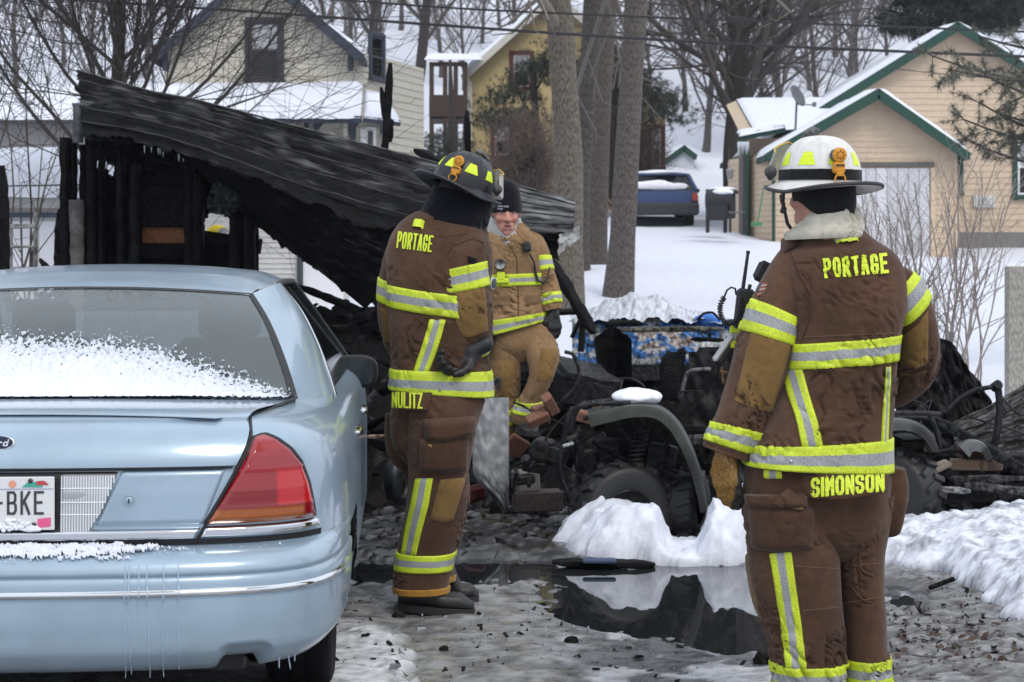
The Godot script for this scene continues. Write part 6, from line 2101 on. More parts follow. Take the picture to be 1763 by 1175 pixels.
func body_of(parent: Node3D,joints: Dictionary,head: Transform3D,ruddy: float,hair: Color) -> void:
	var mb := MB.new()
	var prims := []
	for q in [["neck","chest",0.06,0.11],["chest","waist",0.115,0.11],["waist","hips",0.11,0.115],["chest","sl",0.09,0.04],["chest","sr",0.09,0.04],["sl","el",0.042,0.04],["el","wl",0.043,0.03],["sr","er",0.042,0.04],["er","wr",0.043,0.03],["hips","hl",0.11,0.085],["hips","hr",0.11,0.085],["hl","kl",0.08,0.052],["kl","al",0.055,0.036],["hr","kr",0.08,0.052],["kr","ar",0.055,0.036]]:
		prims.append([joints[q[0]],joints[q[1]],float(q[2]),float(q[3])])
	prims.append([joints.neck,head * Vector3(0,-0.16,-0.03),0.062,0.060])
	nets(mb,prims,0.022,0.05,Transform3D.IDENTITY,func(_p: Vector3) -> Color: return Color(0.50,0.27,0.20))
	nets(mb,head_prims(),0.0048,0.016,head,func(p: Vector3) -> Color: return head_colour(p,ruddy,hair))
	obj("body",mb,M.skin,parent)
func head_at(pos: Vector3,face: Vector3,nod := 0.0,size := 1.0) -> Transform3D:
	var z := Vector3(face.x,0,face.z).normalized()
	var x := Vector3.UP.cross(z)
	var b := Basis(x,Vector3.UP,z) * Basis(Vector3.RIGHT,nod)
	return Transform3D(b * Basis.from_scale(Vector3.ONE * size),pos)
func people() -> void:
	M.fabric = mat(Color.WHITE,0.92,0,ntex(0.02,5,51,[[0.2,g8(0.90)],[0.55,g8(0.98)],[0.8,Color.WHITE]]),nnorm(0.22,2,52,3.0),3.0,true,0.45)
	M.fabric.rim_enabled = true; M.fabric.rim = 0.25; M.fabric.rim_tint = 0.6
	M.fabric.metallic_specular = 0.25
	M.tape = mat(Color.WHITE,0.55,0,ntex(0.04,4,53,[[0.2,g8(0.84)],[0.6,Color.WHITE]]),null,5.0,true)
	M.leather = mat(Color.WHITE,0.5,0,ntex(0.03,4,54,[[0.2,g8(0.6)],[0.7,Color.WHITE]]),nnorm(0.06,4,55,3.0),5.0,true,0.5)
	M.rubber_vc = mat(Color.WHITE,0.55,0,null,null,1,true)
	M.skin = mat(Color.WHITE,0.5,0,null,null,1,true)
	M.skin.subsurf_scatter_enabled = true; M.skin.subsurf_scatter_strength = 0.12
	chief()
	lookout()
	walker()
	far_helper()
const BROWN := Color(0.102,0.056,0.036)
const TAN := Color(0.225,0.135,0.05)
func chief() -> void:
	var me := person("firefighter in a white helmet and brown coat, back turned, standing at the right",1430,1254,6.03)
	var D := me.position
	var coat := cloth([[1392,402,1488,398,0.085,0.01],[1372,420,1512,416,0.105,0.0],[1352,440,1538,436,0.13,0.0],[1345,475,1556,470,0.152,0.0],[1352,530,1560,528,0.168,0.0],[1358,590,1546,586,0.172,0.0],[1352,645,1540,640,0.174,0.0],[1326,705,1536,695,0.18,0.0],[1293,765,1533,752,0.187,0.0],[1281,800,1534,812,0.19,0.0]],150,150,[[0,0.002],[0.3,0.006],[0.6,0.011],[0.9,0.009],[1.0,0.002]],Vector3(5,7,5),3.0,2.5)
	var jk := obj("coat",cloth_mesh(coat,BROWN,true,true),M.fabric,me)
	var sl := cloth([[1352,420,1425,478,0.07,-0.02],[1326,455,1412,512,0.083,0.0],[1300,505,1394,552,0.088,0.01],[1280,556,1376,588,0.09,0.015],[1266,606,1360,632,0.088,0.015],[1252,655,1348,678,0.085,0.01],[1238,698,1332,718,0.08,0.01],[1222,738,1314,762,0.073,0.02],[1211,768,1290,796,0.064,0.02]],110,130,[[0,0.003],[0.35,0.008],[0.6,0.013],[0.85,0.012],[1,0.003]],Vector3(8,11,8),11.0,2.2)
	var s1 := obj("sleeve",cloth_mesh(sl,BROWN,true,true),M.fabric,me)
	var sr := cloth([[1496,490,1542,458,0.06,-0.03],[1520,515,1568,466,0.078,-0.02],[1545,552,1592,496,0.085,-0.02],[1550,585,1606,540,0.086,-0.03],[1546,618,1613,590,0.085,-0.06],[1532,645,1605,640,0.08,-0.12],[1512,655,1575,674,0.075,-0.19],[1488,660,1535,692,0.068,-0.26]],100,110,[[0,0.003],[0.4,0.006],[0.7,0.012],[1,0.004]],Vector3(8,11,8),17.0,2.2)
	var s2 := obj("sleeve",cloth_mesh(sr,BROWN,true,true),M.fabric,me)
	var seat := cloth([[1290,770,1525,770,0.15],[1284,815,1532,815,0.16],[1279,860,1530,860,0.165],[1284,910,1526,910,0.15],[1310,945,1510,945,0.10],[1370,968,1480,968,0.04]],110,60,[[0,0.004],[1,0.006]],Vector3(6,9,6),21.0,2.5)
	var tr := obj("trousers",cloth_mesh(seat,BROWN * 0.92,true,true),M.fabric,me)
	var ll := cloth([[1281,850,1440,850,0.148,0.02],[1285,910,1444,910,0.14,0.03],[1290,960,1446,960,0.13,0.035],[1296,1010,1447,1010,0.12,0.035],[1312,1060,1450,1060,0.115,0.03],[1325,1110,1454,1110,0.11,0.03],[1333,1160,1456,1160,0.105,0.03],[1335,1205,1457,1205,0.105,0.03],[1337,1226,1456,1226,0.105,0.03]],110,150,[[0,0.004],[0.35,0.008],[0.6,0.014],[0.9,0.012],[1,0.004]],Vector3(8,12,8),31.0,2.2)
	var l1 := obj("trouser_leg",cloth_mesh(ll,BROWN * 0.95,true,true),M.fabric,me)
	var lr := cloth([[1428,850,1540,850,0.14,-0.03],[1440,910,1530,910,0.135,-0.03],[1443,960,1521,960,0.125,-0.03],[1444,1010,1520,1010,0.115,-0.03],[1446,1060,1524,1060,0.11,-0.03],[1449,1110,1527,1110,0.105,-0.03],[1451,1160,1531,1160,0.1,-0.03],[1452,1205,1533,1205,0.1,-0.03],[1453,1226,1533,1226,0.1,-0.03]],100,150,[[0,0.004],[0.35,0.008],[0.6,0.014],[0.9,0.012],[1,0.004]],Vector3(8,12,8),41.0,2.2)
	var l2 := obj("trouser_leg",cloth_mesh(lr,BROWN * 0.95,true,true),M.fabric,me)
	var tof := func(c: Cloth,py: float) -> float:
		var lo := 0.0; var hi := 1.0
		for k in 24:
			var m := (lo + hi) / 2
			if shot(c.at(0.0,m)).y < py: lo = m
			else: hi = m
		return lo
	band(jk,coat,tof.call(coat,587.0),tof.call(coat,632.0),"reflective_band",-0.012)
	band(jk,coat,tof.call(coat,767.0),0.995)
	band(s1,sl,0.275,0.405)
	band(s1,sl,0.835,0.945)
	band(s2,sr,0.16,0.33)
	band(l1,ll,tof.call(ll,1152.0),tof.call(ll,1196.0))
	band(l2,lr,tof.call(lr,1143.0),tof.call(lr,1188.0))
	applique("reflective_band",jk,coat,[[1346,634],[1358,680],[1372,725],[1381,772]],[[1381,632],[1394,680],[1408,725],[1419,774]],band_rows(1.0),M.tape,26)
	applique("reflective_band",jk,coat,[[1526,630],[1522,680],[1519,725],[1517,770]],[[1534,629],[1531,680],[1529,725],[1527,770]],band_rows(1.0),M.tape,26)
	applique("reflective_band",l1,ll,[[1325,952],[1334,1010],[1345,1080],[1354,1156]],[[1363,949],[1371,1010],[1381,1080],[1390,1158]],band_rows(1.0),M.tape,34)
	applique("reflective_band",tr,seat,[[1316,803],[1316,826]],[[1347,803],[1347,826]],band_rows(1.0),M.tape,6)
	print_on("lettering",jk,coat,"PORTAGE",Vector2(1420,480),Vector2(1526,471),34.0,13.4,0.20,5.4,Vector2(-0.10,-1))
	for q in [["T",0]]: pass
	applique("elbow_patch",s1,sl,[[1292,566],[1330,578],[1366,592]],[[1262,690],[1298,704],[1332,712]],solid_rows(TAN,0.0035,14),M.fabric,18)
	applique("elbow_patch",s2,sr,[[1552,580],[1580,560],[1600,532]],[[1545,640],[1575,650],[1600,640]],solid_rows(TAN,0.0035,14),M.fabric,18)
	seam(s1,sl,[[1310,582],[1300,622],[1284,660],[1270,705]],0.0022,BROWN * 0.6)
	seam(jk,coat,[[1362,436],[1374,470],[1392,500],[1396,545],[1380,590]],0.003,BROWN * 0.62)
	seam(jk,coat,[[1372,582],[1450,578],[1538,574]],0.0018,BROWN * 1.35)
	seam(l1,ll,[[1372,976],[1445,980]],0.0016,BROWN * 1.6)
	seam(l2,lr,[[1448,977],[1518,970]],0.0016,BROWN * 1.6)
	seam(l1,ll,[[1382,1052],[1448,1046]],0.0016,BROWN * 1.5)
	seam(l2,lr,[[1450,1040],[1522,1028]],0.0016,BROWN * 1.5)
	var flap := cloth([[1350,806,1542,806,0.205],[1352,835,1542,830,0.222],[1354,872,1542,862,0.228]],110,20,[[0,0.0],[1,0.003]],Vector3(6,6,6),5.0,2.5)
	applique("name_flap",tr,flap,[[1368,812],[1450,812],[1532,812]],[[1386,858],[1450,861],[1532,848]],solid_rows(BROWN * 0.9,0.004,6),M.fabric,30)
	print_on("lettering",tr,flap,"SIMONSON",Vector2(1398,857),Vector2(1526,846),33.0,15.2,0.12,5.6,Vector2(-0.02,-1))
	applique("cargo_pocket",l1,ll,[[1290,866],[1340,868],[1404,872]],[[1296,946],[1340,952],[1400,945]],solid_rows(BROWN * 0.9,0.004,14),M.fabric,26,puff(0.024))
	applique("pocket_flap",l1,ll,[[1284,838],[1330,846],[1392,852]],[[1292,872],[1330,876],[1391,876]],solid_rows(BROWN * 0.9,0.006,6),M.fabric,20,puff(0.034))
	applique("pocket_tab",l1,ll,[[1359,872],[1388,872]],[[1359,877],[1388,877]],solid_rows(TAN * 1.2,0.031,1),M.fabric,4)
	var pocket := cloth([[1505,800,1556,806,0.075,-0.04],[1506,830,1562,838,0.085,-0.04],[1510,880,1556,880,0.088,-0.04],[1512,915,1548,912,0.08,-0.04],[1514,924,1540,921,0.05,-0.04]],50,40,[[0,0.004],[1,0.004]],Vector3(8,9,8),51.0,3.0)
	obj("cargo_pocket",cloth_mesh(pocket,BROWN * 0.85,true,true),M.fabric,l2)
	var knee := cloth([[1284,965,1316,962,0.08,-0.03],[1288,1000,1325,1000,0.1,-0.04],[1297,1040,1330,1040,0.09,-0.04],[1312,1072,1335,1072,0.06,-0.03]],40,30,[[0,0.003],[1,0.003]],Vector3(8,9,8),61.0,2.4)
	obj("knee_patch",cloth_mesh(knee,TAN * 0.8,true,true),M.fabric,l1)
	for i in 7:
		var a := i / 7.0; var b := (i + 0.94) / 7.0
		var tl := Vector2(1310,489).lerp(Vector2(1299,513),a); var tr2 := Vector2(1324,486).lerp(Vector2(1316,508),a)
		var bl := Vector2(1310,489).lerp(Vector2(1299,513),b); var br := Vector2(1324,486).lerp(Vector2(1316,508),b)
		applique("flag_stripe",s1,sl,[[tl.x,tl.y],[tr2.x,tr2.y]],[[bl.x,bl.y],[br.x,br.y]],[[0.0,Color(0.3,0.07,0.055) if i % 2 == 0 else Color(0.4,0.36,0.3),0.003],[1.0,Color(0.3,0.07,0.055) if i % 2 == 0 else Color(0.4,0.36,0.3),0.003]],M.fabric,5)
	applique("flag_canton",s1,sl,[[1309,490],[1315,489]],[[1304,502],[1310,500]],[[0.0,Color(0.05,0.08,0.2),0.0045],[1.0,Color(0.05,0.08,0.2),0.0045]],M.fabric,4)
	var mb := MB.new()
	var sg := seek(coat,1363,795)
	mb.blob(coat.at(sg.x,sg.y,0.006),Vector3(0.006,0.006,0.004),nz,0,1,8,Color(0.6,0.6,0.6))
	obj("snap",mb,M.metal,jk)
	var hood := cloth([[1408,368,1474,366,0.08,-0.02],[1394,376,1480,372,0.10,-0.01],[1368,392,1484,382,0.115,0.0],[1352,402,1484,394,0.125,0.0],[1352,414,1484,408,0.115,0.0]],100,50,[[0,0.006],[0.5,0.02],[1,0.006]],Vector3(6,12,6),71.0,2.2)
	obj("hood",cloth_mesh(hood,Color(0.60,0.56,0.46),true,true),M.fabric,me)
	var collar := cloth([[1346,414,1368,402,0.07,-0.05],[1344,430,1376,414,0.085,-0.05],[1342,450,1384,430,0.09,-0.04]],50,24,[[0,0.003],[1,0.003]],Vector3(8,8,8),81.0,2.4)
	obj("collar",cloth_mesh(collar,BROWN * 0.9,true,true),M.fabric,jk)
	applique("collar_tab",jk,coat,[[1434,408],[1476,404]],[[1440,421],[1480,416]],[[0.0,LIME,0.012],[0.33,LIME,0.016],[0.34,SILVER,0.016],[0.62,SILVER,0.016],[0.63,LIME,0.016],[1.0,LIME,0.012]],M.tape,8)
	var w1 := W(1248,786,0.02)
	var gl := MB.new()
	nets(gl,hand_prims(w1,Vector3(0.09,-1,0.03),Vector3(-0.75,0.1,-0.65),0.42,0.98),0.0055,0.012,Transform3D.IDENTITY,func(p: Vector3) -> Color:
		return Color(0.33,0.17,0.035) if p.x < w1.x + 0.036 + 0.12 * (p.y - w1.y + 0.05) else Color(0.035,0.033,0.035))
	obj("glove",gl,M.leather,me)
	gl = MB.new()
	nets(gl,hand_prims(W(1500,690,-0.27),Vector3(-0.8,-0.4,-0.2),Vector3(0,0.6,-0.5),0.5,0.98),0.008,0.012,Transform3D.IDENTITY,func(_p: Vector3) -> Color: return Color(0.33,0.17,0.035))
	obj("glove",gl,M.leather,me)
	var face := Vector3(-0.56,0,-0.83)
	var hd := head_at(W(1413,338,-0.01),face,0.05,1.0)
	body_of(me,{"neck": W(1425,405),"chest": W(1445,490),"waist": W(1445,650),"hips": W(1410,800),"sl": W(1372,470),"el": W(1312,630),"wl": W(1252,775),"sr": W(1530,475),"er": W(1575,620,-0.06),"wr": W(1505,680,-0.25),"hl": W(1362,850),"kl": W(1372,1030,0.02),"al": W(1396,1200,0.03),"hr": W(1480,850),"kr": W(1484,1030,-0.03),"ar": W(1494,1200,-0.03)},hd,0.9,Color(0.22,0.16,0.13))
	var liner := MB.new()
	var lp := PackedVector3Array()
	for j in 9:
		for i in 33:
			var az := lerpf(1.02,TAU - 1.02,i / 32.0)
			var f := j / 8.0
			var side := pow(absf(cos((az - PI) * 0.5)),1.0)
			var y := lerpf(0.07,-0.015 - 0.05 * smoothstep(0.9,0.45,absf(az - PI) / 2.1) ,f)
			lp.append(hd * Vector3(sin(az) * (0.089 + 0.004 * sin(f * PI)),y,cos(az) * (0.108 + 0.006 * sin(f * PI)) - 0.012))
	liner.grid(lp,33,9,PackedColorArray([Color(0.012,0.012,0.014)]))
	obj("helmet_liner",liner,M.fabric,me)
	helmet(me,Transform3D(head_at(W(1412,317,0.0),face,-0.02).basis * Basis.from_scale(Vector3(1.05,1.05,1.05)),W(1412,316,0.0)),Color(0.72,0.71,0.69),2.75,true)
	var st := MB.new()
	st.tube(PackedVector3Array([W(1350,325,0.02),W(1347,345,0.0),W(1351,362,-0.01),W(1356,385,-0.02),W(1363,395,-0.03)]),PackedFloat32Array([0.006,0.008,0.005,0.006,0.005]),6,true,Color(0.02,0.02,0.02))
	st.box(Transform3D(Basis(Vector3.BACK,0.2),W(1347,340,-0.02)),Vector3(0.016,0.02,0.012),Color(0.02,0.02,0.02),0.003)
	st.box(Transform3D(Basis(Vector3.BACK,-0.3),W(1349,362,-0.02)),Vector3(0.018,0.022,0.012),Color(0.02,0.02,0.02),0.003)
	obj("chin_strap",st,M.rubber_vc,me)
	boot(me,W(1400,1254,0.09),W(1375,1254,-0.22) * Vector3(1,0,1),0.055,0.3)
	boot(me,W(1492,1254,0.03),W(1470,1254,-0.28) * Vector3(1,0,1),0.055,0.3)
	radio(me)
func radio(me: Node3D) -> void:
	who = me
	var r := thing("two_way_radio","black two way radio with antenna and coiled cord on the white helmeted firefighter's chest","radio",me.position + W(1282,540,-0.12))
	var off := W(1282,540,-0.12)
	var k := Color(0.015,0.015,0.016)
	var mb := MB.new()
	mb.box(Transform3D(Basis(Vector3.BACK,-0.12),W(1281,532,-0.12) - off),Vector3(0.055,0.13,0.04),k,0.008)
	mb.box(Transform3D(Basis(Vector3.BACK,-0.12),W(1285,503,-0.12) - off),Vector3(0.045,0.02,0.035),k,0.005)
	mb.rod(W(1290,498,-0.11) - off,W(1292,490,-0.11) - off,0.006,8,k)
	obj("case",mb,M.rubber_vc,r)
	mb = MB.new()
	mb.rod(W(1279,500,-0.12) - off,W(1288,436,-0.12) - off,0.0065,8,k,0.005)
	mb.rod(W(1288,437,-0.12) - off,W(1288.5,432,-0.12) - off,0.0065,8,k)
	obj("antenna",mb,M.rubber_vc,r)
	mb = MB.new()
	var path := Curve3D.new()
	for q in [[1247,512],[1240,528],[1243,548],[1255,558],[1268,552],[1274,535],[1277,512]]: path.add_point(W(q[0],q[1],-0.08) - off,Vector3(0,0,0),Vector3.ZERO)
	for i in range(1,path.point_count - 1):
		var tn := (path.get_point_position(i + 1) - path.get_point_position(i - 1)) * 0.2
		path.set_point_in(i,-tn); path.set_point_out(i,tn)
	var pts := PackedVector3Array(); var rad := PackedFloat32Array()
	var L := path.get_baked_length()
	var turns := 26
	for i in turns * 8 + 1:
		var x := path.sample_baked_with_rotation(L * i / (turns * 8),true)
		var a := TAU * i / 8
		pts.append(x.origin + x.basis.x * cos(a) * 0.0075 + x.basis.y * sin(a) * 0.0075); rad.append(0.0027)
	mb.tube(pts,rad,5,true,k)
	mb.tube(PackedVector3Array([W(1247,512,-0.08) - off,W(1252,500,-0.08) - off,W(1259,495,-0.08) - off,W(1266,497,-0.08) - off,W(1268,508,-0.09) - off]),PackedFloat32Array([0.0035,0.0035,0.0035,0.0035,0.0035]),6,true,k)
	obj("coiled_cord",mb,M.rubber_vc,r)
	mb = MB.new()
	mb.box(Transform3D(Basis(Vector3.BACK,-0.45),W(1313,468,-0.10) - off),Vector3(0.045,0.07,0.035),k,0.012)
	obj("speaker_mic",mb,M.rubber_vc,r)
	mb = MB.new()
	var n := 0
	for q in [[567,LIME],[580,SILVER],[593,LIME]]:
		mb.box(Transform3D(Basis.IDENTITY,W(1266,q[0],-0.13) - off),Vector3(0.032,0.0235,0.03 + 0.002 * n),q[1],0.002)
		n += 1
	obj("strap_tape",mb,M.tape,r)
	mb = MB.new()
	mb.box(Transform3D(Basis(Vector3.BACK,-0.62),W(1245,600,-0.14) - off),Vector3(0.014,0.10,0.07),Color(0.38,0.38,0.38),0.006)
	mb.box(Transform3D(Basis(Vector3.BACK,-0.62),W(1251,604,-0.15) - off),Vector3(0.022,0.09,0.06),Color(0.03,0.03,0.03),0.006)
	obj("clipboard_pad",mb,M.rubber_vc,r)
	mb = MB.new()
	mb.rod(W(1240,640,-0.12) - off,W(1252,642,-0.12) - off,0.006,6,Color(0.3,0.16,0.07))
	mb.rod(W(1243,632,-0.12) - off,W(1246,660,-0.12) - off,0.004,6,Color(0.3,0.16,0.07))
	obj("clip",mb,M.leather,r)
func lookout() -> void:
	var me := person("firefighter in a black helmet and brown coat standing beside the blue sedan",745,1050,8.08)
	var tof := func(c: Cloth,py: float) -> float:
		var lo := 0.0; var hi := 1.0
		for k in 24:
			var m := (lo + hi) / 2
			if shot(c.at(0.0,m)).y < py: lo = m
			else: hi = m
		return lo
	var coat := cloth([[706,378,802,384,0.085,-0.03],[686,390,826,396,0.12,-0.01],[670,412,842,414,0.155,0.0],[665,445,848,448,0.165,0.0],[667,500,842,510,0.175,0.0],[670,555,836,565,0.176,0.0],[673,610,842,615,0.18,0.0],[672,650,848,655,0.19,0.0],[671,670,849,684,0.192,0.0]],150,140,[[0,0.002],[0.3,0.006],[0.6,0.011],[0.9,0.008],[1,0.002]],Vector3(5,7,5),103.0,2.5)
	var jk := obj("coat",cloth_mesh(coat,BROWN,true,true),M.fabric,me)
	var sn := cloth([[768,412,832,404,0.06,0.06],[760,440,838,426,0.088,0.09],[757,480,838,462,0.098,0.08],[757,520,844,506,0.102,0.08],[762,556,847,546,0.102,0.07],[776,584,847,574,0.095,0.05],[788,604,845,594,0.082,0.03],[798,618,842,606,0.068,0.02]],100,110,[[0,0.003],[0.4,0.007],[0.75,0.013],[1,0.004]],Vector3(8,11,8),111.0,2.2)
	var s1 := obj("sleeve",cloth_mesh(sn,BROWN,true,true),M.fabric,me)
	var sf := cloth([[668,420,712,430,0.06,-0.05],[654,468,700,480,0.075,-0.06],[650,510,698,525,0.08,-0.07],[652,550,700,560,0.08,-0.09],[662,590,704,592,0.075,-0.12],[678,620,712,612,0.065,-0.16]],80,90,[[0,0.003],[0.5,0.007],[1,0.004]],Vector3(8,11,8),117.0,2.2)
	var s2 := obj("sleeve",cloth_mesh(sf,BROWN,true,true),M.fabric,me)
	var seat := cloth([[678,650,840,655,0.15],[674,690,834,690,0.16],[672,730,822,730,0.16],[678,770,812,770,0.14],[700,800,800,800,0.08]],100,50,[[0,0.004],[1,0.006]],Vector3(6,9,6),121.0,2.4)
	var tr := obj("trousers",cloth_mesh(seat,BROWN * 0.9,true,true),M.fabric,me)
	var ln := cloth([[690,690,836,690,0.16,0.04],[696,730,822,730,0.155,0.06],[700,775,814,775,0.145,0.07],[703,815,807,815,0.13,0.07],[701,860,806,860,0.125,0.07],[693,905,797,905,0.118,0.06],[684,950,784,950,0.112,0.05],[677,995,774,995,0.108,0.05],[678,1012,772,1010,0.105,0.05]],110,140,[[0,0.004],[0.3,0.009],[0.6,0.014],[0.9,0.012],[1,0.004]],Vector3(8,11,8),131.0,2.2)
	var l1 := obj("trouser_leg",cloth_mesh(ln,BROWN * 0.95,true,true),M.fabric,me)
	var lf := cloth([[672,690,790,690,0.14,-0.10],[675,750,780,750,0.135,-0.11],[688,805,786,805,0.125,-0.12],[715,860,792,860,0.115,-0.13],[732,910,786,910,0.105,-0.14],[738,950,782,950,0.1,-0.15],[740,978,783,978,0.095,-0.15],[741,990,783,990,0.095,-0.15]],90,110,[[0,0.004],[0.5,0.01],[1,0.004]],Vector3(8,11,8),141.0,2.2)
	var l2 := obj("trouser_leg",cloth_mesh(lf,BROWN * 0.9,true,true),M.fabric,me)
	band(jk,coat,tof.call(coat,505.0),tof.call(coat,544.0),"reflective_band",0.02)
	band(jk,coat,tof.call(coat,640.0),0.995)
	band(s1,sn,0.24,0.38)
	band(s1,sn,0.80,0.925)
	band(s2,sf,0.24,0.42)
	band(l1,ln,tof.call(ln,958.0),tof.call(ln,989.0))
	band(l2,lf,tof.call(lf,936.0),tof.call(lf,968.0))
	applique("reflective_band",jk,coat,[[740,548],[731,580],[721,612],[711,642]],[[768,550],[760,580],[750,612],[737,644]],band_rows(1.0),M.tape,20)
	applique("reflective_band",l1,ln,[[716,822],[707,870],[697,915],[690,958]],[[746,822],[738,870],[726,915],[716,958]],band_rows(1.0),M.tape,24)
	print_on("lettering",jk,coat,"PORTAGE",Vector2(683,427),Vector2(738,434),28.0,7.6,0.16,3.0,Vector2(0.13,-1))
	applique("elbow_patch",s1,sn,[[762,506],[800,500],[838,494]],[[775,578],[808,582],[843,570]],solid_rows(TAN,0.0035,12),M.fabric,18)
	applique("elbow_patch",s2,sf,[[652,528],[664,532],[676,534]],[[660,590],[668,590],[678,590]],solid_rows(TAN,0.0035,8),M.fabric,10)
	applique("shoulder_patch",s1,sn,[[802,440],[822,446]],[[803,452],[824,458]],solid_rows(Color(0.012,0.012,0.013),0.003,3),M.fabric,6)
	applique("knee_patch",l1,ln,[[758,826],[780,824],[803,822]],[[740,896],[762,902],[780,896]],solid_rows(TAN,0.0035,12),M.fabric,14,puff(0.008))
	applique("cargo_pocket",l1,ln,[[722,756],[765,752],[808,750]],[[722,812],[765,816],[802,808]],solid_rows(BROWN * 0.88,0.004,12),M.fabric,22,puff(0.026))
	applique("pocket_flap",l1,ln,[[730,722],[770,720],[818,716]],[[732,762],[770,764],[814,748]],solid_rows(BROWN * 0.92,0.006,6),M.fabric,20,puff(0.036))
	applique("pocket_tab",l1,ln,[[734,763],[750,766]],[[737,768],[749,772]],solid_rows(TAN * 1.5,0.03,1),M.fabric,4)
	var pk := cloth([[664,712,700,712,0.06,-0.06],[662,745,702,745,0.075,-0.06],[668,785,704,785,0.075,-0.06],[684,806,706,806,0.05,-0.06]],40,30,[[0,0.003],[1,0.003]],Vector3(8,8,8),151.0,2.6)
	obj("cargo_pocket",cloth_mesh(pk,BROWN * 0.8,true,true),M.fabric,l2)
	var flap := cloth([[664,670,800,670,0.20],[665,690,800,690,0.215],[668,708,800,710,0.22]],90,20,[[0,0],[1,0.002]],Vector3(6,6,6),5.0,2.4)
	applique("name_flap",tr,flap,[[674,676],[700,676],[745,676]],[[676,704],[700,706],[736,707]],solid_rows(BROWN * 0.9,0.004,5),M.fabric,18)
	print_on("lettering",tr,flap,"NULITZ",Vector2(676,702),Vector2(724,704),27.0,8.8,0.10,3.0,Vector2(0.0,-1))
	seam(jk,coat,[[706,402],[770,408],[806,402]],0.0018,BROWN * 0.7)
	seam(s1,sn,[[764,446],[780,424],[812,412],[834,418]],0.003,BROWN * 0.6)
	for q in [[ln,l1,0.978,1.0],[lf,l2,0.975,1.0]]:
		var mb := MB.new()
		var pts := PackedVector3Array()
		var c: Cloth = q[0]
		for r in [[q[2],-0.003],[q[2] + 0.002,0.006],[1.0,0.008]]:
			for i in 61: pts.append(c.at(i / 60.0,r[0],r[1]))
		for i in 61: pts.append(c.at(i / 60.0,1.0,0.006) - Vector3(0,0.022,0))
		mb.grid(pts,61,4,PackedColorArray([Color(0.38,0.19,0.035)]))
		obj("leg_cuff",mb,M.fabric,q[1])
	var mb2 := MB.new()
	var sg := seek(coat,757,672)
	mb2.blob(coat.at(sg.x,sg.y,0.006),Vector3(0.006,0.006,0.004),nz,0,1,8,Color(0.3,0.3,0.3))
	obj("snap",mb2,M.metal,jk)
	var collar := cloth([[786,392,838,392,0.08,-0.02],[790,408,842,412,0.085,-0.02],[796,428,840,442,0.07,-0.01]],50,24,[[0,0.002],[1,0.003]],Vector3(8,8,8),161.0,2.6)
	obj("collar",cloth_mesh(collar,BROWN * 0.8,true,true),M.fabric,jk)
	applique("collar_tab",jk,coat,[[712,380],[732,382]],[[708,392],[728,395]],[[0.0,LIME,0.014],[0.5,LIME,0.02],[1.0,LIME,0.014]],M.tape,6)
	var gl := MB.new()
	nets(gl,hand_prims(W(816,604,0.135),Vector3(-0.84,-0.44,0.10),Vector3(0.35,-0.8,0.3),0.75,1.12),0.0055,0.012,Transform3D.IDENTITY,func(_p: Vector3) -> Color: return Color(0.012,0.012,0.013))
	obj("glove",gl,M.leather,me)
	gl = MB.new()
	nets(gl,hand_prims(W(700,622,-0.18),Vector3(0.7,-0.5,-0.3),Vector3(-0.2,0.5,-0.6),0.4,1.0),0.008,0.012,Transform3D.IDENTITY,func(_p: Vector3) -> Color: return Color(0.012,0.012,0.013))
	obj("glove",gl,M.leather,me)
	var face := Vector3(0.80,0,-0.60)
	var hd := head_at(W(793,352,-0.05),face,0.10,1.0)
	body_of(me,{"neck": W(765,395,-0.02),"chest": W(757,455),"waist": W(757,570),"hips": W(757,680),"sl": W(690,432,-0.05),"el": W(678,560,-0.08),"wl": W(700,615,-0.16),"sr": W(800,432,0.05),"er": W(802,555,0.07),"wr": W(818,604,0.07),"hl": W(730,715,-0.08),"kl": W(745,845,-0.13),"al": W(762,975,-0.15),"hr": W(765,715,0.05),"kr": W(752,850,0.07),"ar": W(725,985,0.05)},hd,0.5,Color(0.05,0.04,0.035))
	var hx := Basis(Vector3.UP.cross(face.normalized()),Vector3.UP,face.normalized()) * Basis(Vector3.RIGHT,0.14)
	hx = Basis(Vector3.BACK,-0.22) * hx
	helmet(me,Transform3D(hx * Basis.from_scale(Vector3(1.06,1.06,1.06)),W(795,323,0.0)),Color(0.016,0.016,0.017),-2.45,false)
	var fl := cloth([[745,318,846,345,0.105,-0.01],[736,340,846,360,0.115,-0.01],[724,362,842,380,0.125,-0.01],[716,376,836,396,0.13,-0.01],[714,380,834,400,0.128,-0.01]],90,50,[[0,0.002],[0.6,0.006],[1,0.006]],Vector3(6,3,6),171.0,2.2)
	obj("neck_flap",cloth_mesh(fl,Color(0.008,0.009,0.012),false,false),M.fabric,me)
	var st := MB.new()
	st.tube(PackedVector3Array([W(846,345,-0.05),W(848,355,-0.05),W(842,372,-0.06),W(838,390,-0.06)]),PackedFloat32Array([0.007,0.01,0.007,0.006]),6,true,Color(0.02,0.02,0.02))
	st.box(Transform3D(Basis(Vector3.BACK,0.2),W(848,352,-0.03)),Vector3(0.02,0.026,0.014),Color(0.35,0.35,0.35),0.003)
	obj("chin_strap",st,M.rubber_vc,me)
	boot(me,W(686,1050,0.06),W(816,1052,0.07) * Vector3(1,0,1) + Vector3(0,-0.012,0),0.058,0.215)
	boot(me,W(752,1015,-0.17) * Vector3(1,0,1),W(824,1015,-0.18) * Vector3(1,0,1),0.055,0.19)
	mb2 = MB.new()
	var o := W(838,487,0.0)
	mb2.rod(Vector3(-0.05,0.012,-0.01),Vector3(0.01,0.0,0.02),0.021,14,Color(0.45,0.52,0.45))
